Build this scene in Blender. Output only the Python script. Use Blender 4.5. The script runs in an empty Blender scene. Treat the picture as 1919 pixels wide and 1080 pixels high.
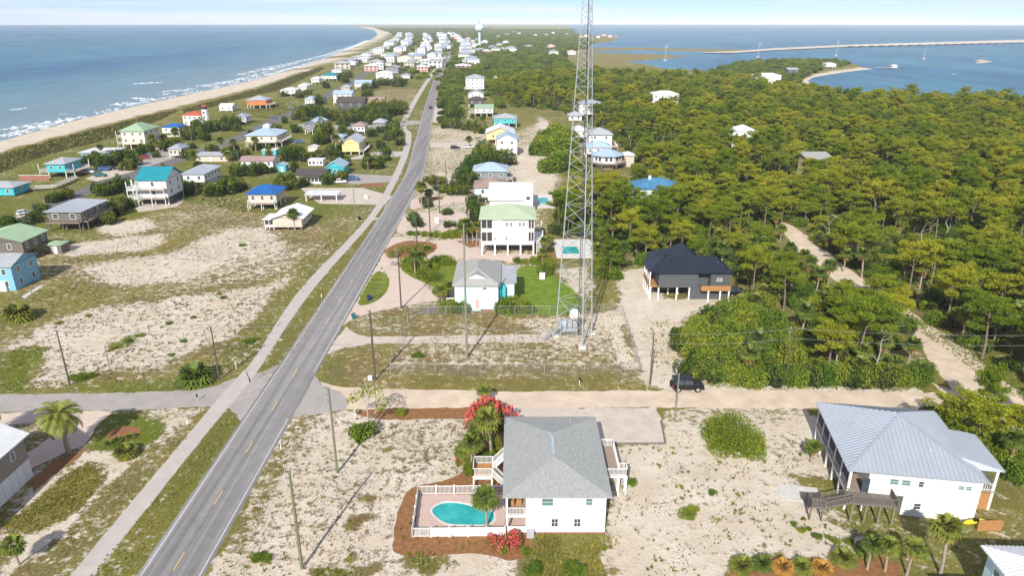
import bpy, math, random
import numpy as np
from mathutils import Vector, Matrix
from mathutils.geometry import tessellate_polygon

# ------------------------------------------------------------------ camera, sky, sun, exposure
SC = bpy.context.scene
COL = SC.collection
CAM_H = 58.0                       # drone height above the ground
FPX, CX, CY = 1330.0, 959.5, 540.0  # focal length and centre in photograph pixels
PITCH = math.atan(502 / FPX)
SP, CP = math.sin(PITCH), math.cos(PITCH)
cd = bpy.data.cameras.new('camera')
cd.sensor_width = 36.0
cd.lens = 36.0 * FPX / 1919.0
cd.clip_start = 1.0
cd.clip_end = 60000.0
cam = bpy.data.objects.new('camera', cd)
COL.objects.link(cam)
cam.location = (0, 0, CAM_H)
cam.rotation_euler = (math.pi / 2 - PITCH, 0, 0)
SC.camera = cam

SUN_EL, SUN_AZ = 35.0, 14.0        # sun stands behind the camera, a little to its left
world = bpy.data.worlds.new('World')
SC.world = world
world.use_nodes = True
nt = world.node_tree
nt.nodes.clear()
w_out = nt.nodes.new('ShaderNodeOutputWorld')
w_bg = nt.nodes.new('ShaderNodeBackground')
w_sky = nt.nodes.new('ShaderNodeTexSky')
w_sky.sky_type = 'NISHITA'
w_sky.sun_disc = False
w_sky.sun_elevation = math.radians(SUN_EL)
w_sky.sun_rotation = math.radians(180 + SUN_AZ)
w_sky.altitude = 50
w_sky.air_density = 0.45
w_sky.dust_density = 0.0
w_sky.ozone_density = 4.0
w_bg.inputs['Strength'].default_value = 0.082
# thin streaky clouds over the whole sky
w_tc = nt.nodes.new('ShaderNodeTexCoord')
w_map = nt.nodes.new('ShaderNodeMapping')
w_map.inputs['Scale'].default_value = (3.0, 3.0, 110.0)
w_noise = nt.nodes.new('ShaderNodeTexNoise')
w_noise.inputs['Scale'].default_value = 1.0
w_noise.inputs['Detail'].default_value = 5.0
w_ramp = nt.nodes.new('ShaderNodeValToRGB')
w_ramp.color_ramp.elements[0].position = 0.42
w_ramp.color_ramp.elements[0].color = (0.2, 0.2, 0.2, 1)
w_ramp.color_ramp.elements[1].position = 0.72
w_ramp.color_ramp.elements[1].color = (0.95, 0.95, 0.95, 1)
w_mix = nt.nodes.new('ShaderNodeMixRGB')
w_mix.inputs[2].default_value = (8.9, 9.4, 11.8, 1)
nt.links.new(w_tc.outputs['Generated'], w_map.inputs['Vector'])
nt.links.new(w_map.outputs['Vector'], w_noise.inputs['Vector'])
nt.links.new(w_noise.outputs['Fac'], w_ramp.inputs['Fac'])
nt.links.new(w_ramp.outputs['Color'], w_mix.inputs[0])
nt.links.new(w_sky.outputs['Color'], w_mix.inputs[1])
nt.links.new(w_mix.outputs['Color'], w_bg.inputs['Color'])
nt.links.new(w_bg.outputs['Background'], w_out.inputs['Surface'])

sd = bpy.data.lights.new('sun', 'SUN')
sd.energy = 4.9
sd.angle = math.radians(0.53)
sd.color = (1.0, 0.95, 0.86)
sun = bpy.data.objects.new('sun', sd)
COL.objects.link(sun)
_a, _e = math.radians(SUN_AZ), math.radians(SUN_EL)
_to = Vector((math.sin(_a) * math.cos(_e), math.cos(_a) * math.cos(_e), -math.sin(_e)))  # light travels this way
sun.rotation_euler = _to.to_track_quat('-Z', 'Y').to_euler()
sun.location = (-40, -150, 200)

SC.view_settings.view_transform = 'Standard'
SC.view_settings.look = 'None'
SC.view_settings.gamma = 1.0
SC.view_settings.exposure = 0.30
SC.render.engine = 'CYCLES'
SC.cycles.max_bounces = 5
SC.cycles.diffuse_bounces = 3
SC.cycles.glossy_bounces = 2
SC.cycles.transparent_max_bounces = 6
SC.cycles.volume_bounces = 0

# ------------------------------------------------------------------ survey helper: photograph pixel to point at height z
def G(u, v, z=0.0):
    a, b = (u - CX) / FPX, (v - CY) / FPX
    dz = -SP - b * CP
    t = (z - CAM_H) / dz
    return Vector((a * t, (CP - b * SP) * t, z))
def top_height(u, v, vt):
    """height of a vertical thing that stands at pixel (u, v) and ends at row vt"""
    y = G(u, v).y
    b = (vt - CY) / FPX
    return CAM_H + (y / (CP - b * SP)) * (-SP - b * CP)
def lin(c):
    f = lambda x: x / 12.92 if x <= 0.04045 else ((x + 0.055) / 1.055) ** 2.4
    if isinstance(c, str):
        c = tuple(int(c[i:i + 2], 16) / 255 for i in (0, 2, 4))
        return tuple(f(x) for x in c)
    return tuple(c)

# ------------------------------------------------------------------ materials
MATS = {}
def mat(name, col, rough=0.8, var=0.12, scale=1.5, bump=0.0, bscale=8.0, spec=0.3, metal=0.0, col2=None, isl=0.0, obj=0.0, trans=0.0, alpha=1.0):
    if name in MATS:
        return MATS[name]
    m = bpy.data.materials.new(name)
    m.use_nodes = True
    t = m.node_tree
    b = t.nodes['Principled BSDF']
    c = lin(col)
    b.inputs['Roughness'].default_value = rough
    b.inputs['Specular IOR Level'].default_value = spec
    b.inputs['Metallic'].default_value = metal
    if alpha < 1:
        b.inputs['Alpha'].default_value = alpha
    tc = t.nodes.new('ShaderNodeTexCoord')
    n = t.nodes.new('ShaderNodeTexNoise')
    n.inputs['Scale'].default_value = scale
    n.inputs['Detail'].default_value = 6.0
    n.inputs['Roughness'].default_value = 0.65
    t.links.new(tc.outputs['Object'], n.inputs['Vector'])
    r = t.nodes.new('ShaderNodeValToRGB')
    d = lin(col2) if col2 else tuple(min(1, x * (1 + var)) for x in c)
    r.color_ramp.elements[0].position = 0.3
    r.color_ramp.elements[1].position = 0.7
    r.color_ramp.elements[0].color = (*(x * (1 - var) for x in c), 1)
    r.color_ramp.elements[1].color = (*d, 1)
    t.links.new(n.outputs['Fac'], r.inputs['Fac'])
    last = r.outputs['Color']
    if isl or obj:
        hs = t.nodes.new('ShaderNodeHueSaturation')
        t.links.new(last, hs.inputs['Color'])
        ma = t.nodes.new('ShaderNodeMath'); ma.operation = 'MULTIPLY_ADD'
        ge = t.nodes.new('ShaderNodeNewGeometry')
        t.links.new(ge.outputs['Random Per Island'], ma.inputs[0])
        ma.inputs[1].default_value = isl
        ma.inputs[2].default_value = 1.0 - isl / 2
        oi = t.nodes.new('ShaderNodeObjectInfo')
        mo = t.nodes.new('ShaderNodeMath'); mo.operation = 'MULTIPLY_ADD'
        t.links.new(oi.outputs['Random'], mo.inputs[0])
        mo.inputs[1].default_value = obj
        mo.inputs[2].default_value = 1.0 - obj / 2
        mm = t.nodes.new('ShaderNodeMath'); mm.operation = 'MULTIPLY'
        t.links.new(ma.outputs[0], mm.inputs[0]); t.links.new(mo.outputs[0], mm.inputs[1])
        t.links.new(mm.outputs[0], hs.inputs['Value'])
        if obj:
            mh = t.nodes.new('ShaderNodeMath'); mh.operation = 'MULTIPLY_ADD'
            t.links.new(oi.outputs['Random'], mh.inputs[0])
            mh.inputs[1].default_value = -0.05 * obj / 0.4
            mh.inputs[2].default_value = 0.5 + 0.025 * obj / 0.4
            t.links.new(mh.outputs[0], hs.inputs['Hue'])
        last = hs.outputs['Color']
    t.links.new(last, b.inputs['Base Color'])
    if trans:
        tr = t.nodes.new('ShaderNodeBsdfTranslucent')
        t.links.new(last, tr.inputs['Color'])
        mx = t.nodes.new('ShaderNodeMixShader'); mx.inputs[0].default_value = trans
        t.links.new(b.outputs[0], mx.inputs[1]); t.links.new(tr.outputs[0], mx.inputs[2])
        t.links.new(mx.outputs[0], t.nodes['Material Output'].inputs['Surface'])
    if bump:
        nb = t.nodes.new('ShaderNodeTexNoise'); nb.inputs['Scale'].default_value = bscale
        nb.inputs['Detail'].default_value = 4.0
        t.links.new(tc.outputs['Object'], nb.inputs['Vector'])
        bp = t.nodes.new('ShaderNodeBump'); bp.inputs['Strength'].default_value = bump
        bp.inputs['Distance'].default_value = 0.1
        t.links.new(nb.outputs['Fac'], bp.inputs['Height'])
        t.links.new(bp.outputs['Normal'], b.inputs['Normal'])
    MATS[name] = m
    return m
# walls and paint
mat('white_siding', (0.74, 0.74, 0.735), 0.6, 0.07, 0.5)
mat('white_trim', (0.74, 0.74, 0.725), 0.5, 0.04, 2)
mat('cream_siding', (0.70, 0.66, 0.50), 0.7, 0.06, 0.6)
mat('yellow_siding', (0.72, 0.58, 0.28), 0.7, 0.06, 0.6)
mat('taupe_siding', (0.30, 0.26, 0.215), 0.7, 0.08, 0.8)
mat('beige_siding', (0.55, 0.49, 0.41), 0.7, 0.08, 0.8)
mat('pale_blue_siding', (0.55, 0.70, 0.74), 0.7, 0.05, 0.6)
mat('blue_siding', (0.20, 0.45, 0.58), 0.7, 0.06, 0.6)
mat('turquoise_siding', (0.06, 0.46, 0.52), 0.7, 0.06, 0.6)
mat('charcoal_siding', (0.085, 0.09, 0.098), 0.7, 0.08, 0.6)
mat('orange_siding', (0.80, 0.20, 0.05), 0.7, 0.05, 0.6)
mat('pink_siding', (0.70, 0.40, 0.36), 0.7, 0.05, 0.6)
mat('grey_siding', (0.22, 0.23, 0.25), 0.8, 0.08, 0.8)
mat('weathered_wood', (0.165, 0.145, 0.128), 0.9, 0.3, 3)
mat('deck_wood', (0.30, 0.24, 0.19), 0.9, 0.2, 3)
mat('new_wood', (0.40, 0.20, 0.075), 0.8, 0.2, 4)
mat('treated_wood', (0.185, 0.19, 0.11), 0.9, 0.15, 2)
mat('pink_brick', (0.30, 0.14, 0.10), 0.9, 0.15, 2)
mat('glass', (0.05, 0.065, 0.08), 0.12, 0.2, 0.7, spec=0.7)
mat('green_glass', (0.12, 0.22, 0.20), 0.12, 0.3, 0.9, spec=0.7)
mat('screen_mesh', (0.055, 0.05, 0.055), 0.9, 0.2, 1)
mat('pole_wood', (0.105, 0.085, 0.062), 0.9, 0.25, 1.5)
mat('pole_wood_pale', (0.22, 0.215, 0.17), 0.9, 0.2, 1.5)
mat('concrete', (0.55, 0.53, 0.50), 0.9, 0.12, 1)
mat('galvanised', (0.43, 0.46, 0.48), 0.5, 0.15, 1, metal=0.25)
# roofs
mat('shingle_grey', (0.325, 0.335, 0.32), 0.95, 0.22, 3.2, bump=0.5, bscale=5)
mat('shingle_warm', (0.34, 0.345, 0.325), 0.95, 0.12, 2.5, bump=0.4, bscale=5)
mat('shingle_brown', (0.30, 0.215, 0.18), 0.95, 0.15, 2)
mat('metal_silver', (0.40, 0.435, 0.49), 0.42, 0.06, 0.3, metal=0.3, spec=0.4)
mat('metal_white', (0.68, 0.69, 0.70), 0.45, 0.1, 0.5)
mat('metal_teal', (0.015, 0.25, 0.31), 0.5, 0.2, 0.8)
mat('metal_blue', (0.015, 0.12, 0.38), 0.45, 0.25, 0.8)
mat('metal_azure', (0.06, 0.20, 0.34), 0.5, 0.3, 0.8)
mat('orange_fronds', (0.50, 0.27, 0.06), 0.9, 0.3, 1, isl=0.5, trans=0.2)
mat('metal_green', (0.30, 0.42, 0.28), 0.5, 0.08, 0.4)
mat('metal_sage', (0.40, 0.475, 0.335), 0.5, 0.06, 0.4)
mat('metal_black', (0.012, 0.018, 0.032), 0.38, 0.15, 0.4, spec=0.5)
mat('metal_bluegrey', (0.36, 0.47, 0.56), 0.45, 0.08, 0.4)
mat('metal_grey', (0.38, 0.40, 0.42), 0.5, 0.1, 0.4)
mat('metal_red', (0.50, 0.10, 0.06), 0.5, 0.1, 0.4)
mat('metal_mauve', (0.34, 0.24, 0.225), 0.6, 0.12, 0.4)
mat('metal_darkbrown', (0.085, 0.07, 0.065), 0.6, 0.15, 0.6)
# paint for cars etc
mat('paint_black', (0.010, 0.011, 0.013), 0.3, 0.1, 1, spec=0.5)
mat('paint_white', (0.75, 0.76, 0.77), 0.3, 0.03, 1, spec=0.5)
mat('paint_blue', (0.04, 0.12, 0.28), 0.3, 0.1, 1, spec=0.5)
mat('paint_teal', (0.02, 0.14, 0.14), 0.3, 0.1, 1, spec=0.5)
mat('paint_grey', (0.20, 0.21, 0.22), 0.3, 0.1, 1, spec=0.5)
mat('paint_red', (0.35, 0.03, 0.02), 0.3, 0.1, 1, spec=0.5)
mat('rubber', (0.012, 0.012, 0.012), 0.9)
mat('chrome', (0.55, 0.56, 0.58), 0.35, 0.05, 1, metal=0.7)
mat('lamp_glass', (0.7, 0.7, 0.65), 0.2)
mat('bin_blue', (0.01, 0.03, 0.12), 0.5)
mat('wire', (0.07, 0.07, 0.075), 0.6)
# ground sheets
mat('path_concrete', (0.46, 0.42, 0.385), 0.95, 0.10, 0.5, bump=0.1, bscale=3)
mat('sand_road', (0.58, 0.47, 0.355), 1.0, 0.18, 0.3, bump=0.3, bscale=1.0)
mat('sand_white', (0.56, 0.49, 0.41), 1.0, 0.12, 0.02)
mat('shell_drive', (0.52, 0.45, 0.38), 1.0, 0.15, 0.5, bump=0.2, bscale=2)
mat('pink_drive', (0.57, 0.46, 0.385), 1.0, 0.08, 0.5, bump=0.1, bscale=3)
mat('asphalt_pale', (0.36, 0.33, 0.305), 0.95, 0.12, 0.35, bump=0.1, bscale=4)
mat('asphalt_dark', (0.15, 0.145, 0.145), 0.95, 0.12, 0.35)
mat('line_white', (0.52, 0.51, 0.49), 0.8, 0.15, 2)
mat('line_yellow', (0.62, 0.45, 0.14), 0.8, 0.2, 2)
mat('pine_straw', (0.25, 0.12, 0.05), 1.0, 0.35, 1.6, bump=0.8, bscale=5)
mat('lawn', (0.10, 0.21, 0.010), 1.0, 0.3, 0.5, bump=0.5, bscale=5, col2=(0.20, 0.27, 0.025))
mat('pool_paver', (0.52, 0.385, 0.335), 0.9, 0.10, 2.5, bump=0.1)
mat('pool_water', (0.012, 0.36, 0.37), 0.12, 0.25, 0.45, bump=0.25, bscale=1.2, col2=(0.05, 0.47, 0.47), spec=0.5)
# foliage
mat('pine_needles', (0.205, 0.27, 0.022), 0.85, 0.25, 0.3, isl=0.5, obj=0.6, col2=(0.36, 0.41, 0.032), spec=0.08, trans=0.42)
mat('pine_bark', (0.21, 0.165, 0.13), 0.95, 0.25, 2)
mat('dead_wood', (0.40, 0.37, 0.33), 0.95, 0.15, 2)
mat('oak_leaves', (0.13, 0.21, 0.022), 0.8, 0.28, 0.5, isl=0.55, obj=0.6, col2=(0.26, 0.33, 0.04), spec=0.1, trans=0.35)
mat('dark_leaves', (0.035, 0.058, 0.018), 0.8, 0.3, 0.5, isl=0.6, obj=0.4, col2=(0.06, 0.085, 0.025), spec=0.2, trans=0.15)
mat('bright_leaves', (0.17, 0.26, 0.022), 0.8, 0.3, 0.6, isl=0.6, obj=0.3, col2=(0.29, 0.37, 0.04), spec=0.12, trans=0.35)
mat('palm_leaves', (0.125, 0.19, 0.022), 0.6, 0.3, 0.5, isl=0.6, obj=0.4, col2=(0.23, 0.27, 0.05), spec=0.3, trans=0.2)
mat('dead_fronds', (0.30, 0.18, 0.075), 0.95, 0.3, 1, isl=0.5)
mat('palm_trunk', (0.33, 0.27, 0.21), 0.95, 0.25, 3, bump=0.5, bscale=6)
mat('red_flowers', (0.52, 0.085, 0.075), 0.8, 0.3, 1, isl=0.7)
mat('dry_grass', (0.30, 0.26, 0.06), 0.95, 0.3, 0.3, isl=0.6, trans=0.2)
mat('green_grass', (0.17, 0.215, 0.02), 0.95, 0.3, 0.3, isl=0.6, trans=0.2)
mat('weeds', (0.105, 0.10, 0.035), 0.95, 0.3, 0.3, isl=0.7)
mat('dune_grass', (0.085, 0.092, 0.03), 0.95, 0.3, 0.05, isl=0.5, obj=0.2)
mat('foam', (0.80, 0.82, 0.82), 0.9, 0.05, 1)
mat('limestone', (0.6, 0.58, 0.54), 0.95, 0.15, 1)

# ------------------------------------------------------------------ mesh helpers
class MB:
    def __init__(self):
        self.v, self.f, self.m = [], [], []
    def face(self, pts, m=0):
        n = len(self.v)
        self.v.extend([tuple(p) for p in pts])
        self.f.append(tuple(range(n, n + len(pts))))
        self.m.append(m)
    def box(self, x0, x1, y0, y1, z0, z1, m=0):
        n = len(self.v)
        self.v += [(x0, y0, z0), (x1, y0, z0), (x1, y1, z0), (x0, y1, z0), (x0, y0, z1), (x1, y0, z1), (x1, y1, z1), (x0, y1, z1)]
        for f in ((0, 3, 2, 1), (4, 5, 6, 7), (0, 1, 5, 4), (1, 2, 6, 5), (2, 3, 7, 6), (3, 0, 4, 7)):
            self.f.append(tuple(n + i for i in f)); self.m.append(m)
        return self
    def tube(self, pts, rad, n=6, m=0, cap=True):
        pts = [Vector(p) for p in pts]
        base = len(self.v)
        for i, p in enumerate(pts):
            d = (pts[min(i + 1, len(pts) - 1)] - pts[max(i - 1, 0)]).normalized()
            a = d.orthogonal().normalized() if abs(d.z) < 0.9 else Vector((1, 0, 0)).cross(d).normalized()
            b = d.cross(a)
            r = rad[i] if hasattr(rad, '__len__') else rad
            for k in range(n):
                t = 2 * math.pi * k / n
                self.v.append(tuple(p + a * (r * math.cos(t)) + b * (r * math.sin(t))))
        for i in range(len(pts) - 1):
            for k in range(n):
                q = base + i * n
                self.f.append((q + k, q + (k + 1) % n, q + n + (k + 1) % n, q + n + k)); self.m.append(m)
        if cap:
            self.f.append(tuple(base + k for k in range(n))[::-1]); self.m.append(m)
            q = base + (len(pts) - 1) * n
            self.f.append(tuple(q + k for k in range(n))); self.m.append(m)
        return self
    def bar(self, p, q, w, h=None, m=0):
        """rectangular bar from p to q"""
        p, q = Vector(p), Vector(q)
        h = h or w
        d = (q - p).normalized()
        a = Vector((0, 0, 1)).cross(d)
        a = a.normalized() if a.length > 1e-3 else Vector((1, 0, 0))
        b = d.cross(a)
        n = len(self.v)
        for e in (p, q):
            for s, t in ((-1, -1), (1, -1), (1, 1), (-1, 1)):
                self.v.append(tuple(e + a * (s * w / 2) + b * (t * h / 2)))
        for f in ((3, 2, 1, 0), (4, 5, 6, 7), (0, 1, 5, 4), (1, 2, 6, 5), (2, 3, 7, 6), (3, 0, 4, 7)):
            self.f.append(tuple(n + i for i in f)); self.m.append(m)
        return self
    def prism(self, poly, z0, z1, m=0):
        n, k = len(self.v), len(poly)
        self.v += [(p[0], p[1], z0) for p in poly] + [(p[0], p[1], z1) for p in poly]
        self.f.append(tuple(n + i for i in range(k))[::-1]); self.m.append(m)
        self.f.append(tuple(n + k + i for i in range(k))); self.m.append(m)
        for i in range(k):
            j = (i + 1) % k
            self.f.append((n + i, n + j, n + k + j, n + k + i)); self.m.append(m)
        return self
    def mesh(self, name, mats):
        me = bpy.data.meshes.new(name)
        me.from_pydata(self.v, [], self.f)
        for x in (mats if isinstance(mats, (list, tuple)) else [mats]):
            me.materials.append(MATS[x] if isinstance(x, str) else x)
        if any(self.m):
            me.polygons.foreach_set('material_index', self.m)
        me.update()
        return me
    def build(self, name, mats, parent=None, loc=None):
        return link(name, self.mesh(name, mats), parent, loc)
def link(name, me, parent=None, loc=None, rz=0.0):
    o = bpy.data.objects.new(name, me)
    COL.objects.link(o)
    if parent is not None:
        o.parent = parent
    if loc is not None:
        o.location = loc
    if rz:
        o.rotation_euler = (0, 0, rz)
    return o
def tag(o, label, cat, group=None):
    o['label'] = label
    o['category'] = cat
    if group:
        o['group'] = group
    return o
def thing(name, label, cat, loc=(0, 0, 0), rz=0.0, group=None):
    return tag(link(name, None, None, loc, rz), label, cat, group)
def structure(o):
    o['kind'] = 'structure'
    return o
def stuff(o, label=None, cat=None):
    o['kind'] = 'stuff'
    if label:
        o['label'] = label; o['category'] = cat
    return o
def copy_thing(root, loc, rz=0.0, scale=1.0, label=None, group=None):
    r = root.copy(); COL.objects.link(r)
    r.location = loc; r.rotation_euler = (0, 0, rz); r.scale = (scale,) * 3 if not hasattr(scale, '__len__') else scale
    if label: r['label'] = label
    if group: r['group'] = group
    for ch in KIDS.get(root.name, root.children):
        c = ch.copy(); COL.objects.link(c); c.parent = r
        for g in KIDS.get(ch.name, ch.children):
            d = g.copy(); COL.objects.link(d); d.parent = c
    return r
KIDS = {}
def raw_mesh(name, V, F, mats, mi=None):
    """V (n,3) array, F (k,3|4) array"""
    me = bpy.data.meshes.new(name)
    V = np.asarray(V, np.float32); F = np.asarray(F, np.int32)
    k, c = F.shape
    me.vertices.add(len(V)); me.vertices.foreach_set('co', V.ravel())
    me.loops.add(k * c); me.loops.foreach_set('vertex_index', F.ravel())
    me.polygons.add(k); me.polygons.foreach_set('loop_start', np.arange(0, k * c, c, dtype=np.int32))
    me.polygons.foreach_set('loop_total', np.full(k, c, np.int32))
    for x in mats:
        me.materials.append(MATS[x] if isinstance(x, str) else x)
    if mi is not None:
        me.polygons.foreach_set('material_index', np.asarray(mi, np.int32))
    me.update(calc_edges=True)
    return me

# ------------------------------------------------------------------ ground: noise, polygons, land shape
RNG = np.random.default_rng(7)
_LAT = RNG.random((256, 256))
def vnoise(x, y):
    xi, yi = np.floor(x).astype(int), np.floor(y).astype(int)
    fx, fy = x - xi, y - yi
    fx, fy = fx * fx * (3 - 2 * fx), fy * fy * (3 - 2 * fy)
    g = lambda a, b: _LAT[a & 255, b & 255]
    return (g(xi, yi) * (1 - fx) + g(xi + 1, yi) * fx) * (1 - fy) + (g(xi, yi + 1) * (1 - fx) + g(xi + 1, yi + 1) * fx) * fy
def fbm(x, y, s, o=4):
    r, a, t = 0.0, 1.0, 0.0
    for k in range(o):
        r = r + a * vnoise(x / s + 17.3 * k, y / s - 9.1 * k); t += a
        a *= 0.5; s *= 0.5
    return r / t - 0.5
def sdist(px, py, poly):
    """signed distance to polygon, positive inside"""
    d = np.full(px.shape, 1e18); ins = np.zeros(px.shape, bool)
    n = len(poly)
    for i in range(n):
        x0, y0 = poly[i][0], poly[i][1]; x1, y1 = poly[(i + 1) % n][0], poly[(i + 1) % n][1]
        ex, ey = x1 - x0, y1 - y0
        wx, wy = px - x0, py - y0
        t = np.clip((wx * ex + wy * ey) / (ex * ex + ey * ey + 1e-12), 0, 1)
        d = np.minimum(d, (wx - ex * t) ** 2 + (wy - ey * t) ** 2)
        c = (y0 > py) != (y1 > py)
        with np.errstate(divide='ignore', invalid='ignore'):
            ins ^= c & (px < (x1 - x0) * (py - y0) / (y1 - y0 + 1e-12) + x0)
    d = np.sqrt(d)
    return np.where(ins, d, -d)
def gp(pts, z=0.0):
    return [G(u, v, z) for u, v in pts]
def inside(x, y, poly):
    return sdist(np.array([x]), np.array([y]), poly)[0] > 0

GULF = gp([(0, 258), (120, 225.5), (250, 195), (360, 172), (480, 146), (600, 110), (650, 92), (695, 72), (706, 64), (700, 56), (682, 51.5), (668, 49.5)])
GULF_EDGE = [Vector((-268, 20, 0)), Vector((-270, 200, 0))] + GULF
BAY = gp([(1070, 49.5), (1075, 60), (1128, 66), (1160, 70), (1150, 77), (1105, 82), (1110, 95), (1180, 112), (1235, 125), (1335, 131),
          (1375, 117), (1440, 112), (1520, 110), (1560, 110), (1600, 118), (1645, 127), (1600, 131), (1560, 137), (1525, 143), (1515, 150), (1530, 160), (1560, 172), (1700, 184), (1919, 196)])
MAIN_LAND = GULF_EDGE + [Vector((-2600, 11800, 0)), Vector((900, 11800, 0))] + BAY + [Vector((560, 470, 0)), Vector((900, 300, 0)), Vector((900, 20, 0))]
CAUSEWAY = gp([(1300, 98.5), (1390, 95.5), (1440, 91.5), (1580, 86), (1660, 81), (1919, 74), (2100, 70), (2100, 74), (1919, 80), (1700, 85.5), (1590, 87.5), (1450, 94), (1380, 99)])
SPIT = gp([(1085, 88), (1200, 88.5), (1300, 90), (1380, 92), (1440, 91.5), (1380, 96), (1300, 95), (1210, 93), (1150, 93.5), (1090, 94)])
MARSH = gp([(1060, 99), (1140, 98), (1250, 101), (1300, 104), (1240, 109), (1180, 113), (1140, 121), (1060, 122)])
SANDBAR = gp([(1825, 112), (1850, 108.5), (1862, 113), (1850, 117), (1828, 118)])
SANDBAR2 = gp([(1775, 137), (1800, 135.5), (1812, 138), (1790, 140.5)])
LANDS = [(MAIN_LAND, 'main'), (SPIT, 'c'), (MARSH, 'c'), (SANDBAR, 'c'), (SANDBAR2, 'c')]
SEA_Z = -0.9

LOT_LEFT = gp([(0, 725), (0, 560), (120, 490), (200, 445), (330, 395), (470, 405), (560, 430), (640, 430), (600, 500), (520, 600), (470, 665), (400, 705), (250, 725)])
LOT_FRONT = gp([(440, 1100), (555, 800), (650, 790), (850, 800), (850, 900), (745, 930), (725, 1020), (740, 1075)])
LOT_RIGHT = gp([(1190, 850), (1260, 830), (1300, 810), (1470, 800), (1530, 870), (1460, 900), (1560, 980), (1380, 1040), (1330, 1085), (1190, 1085)])
def relief(x, y):
    h = np.zeros(np.shape(x))
    for poly, amp, s in ((LOT_LEFT, 1.5, 17.0), (LOT_FRONT, 0.45, 7.0), (LOT_RIGHT, 0.5, 8.0)):
        d = sdist(x, y, poly)
        w = np.clip(d / 6.0, 0, 1); w = w * w * (3 - 2 * w)
        h = h + w * amp * np.maximum(fbm(x, y, s) + 0.12, -0.1)
    return h
def gz(x, y):
    return float(relief(np.array([x], float), np.array([y], float))[0])
def GG(u, v):
    p = G(u, v)
    p.z = gz(p.x, p.y)
    return p

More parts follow.
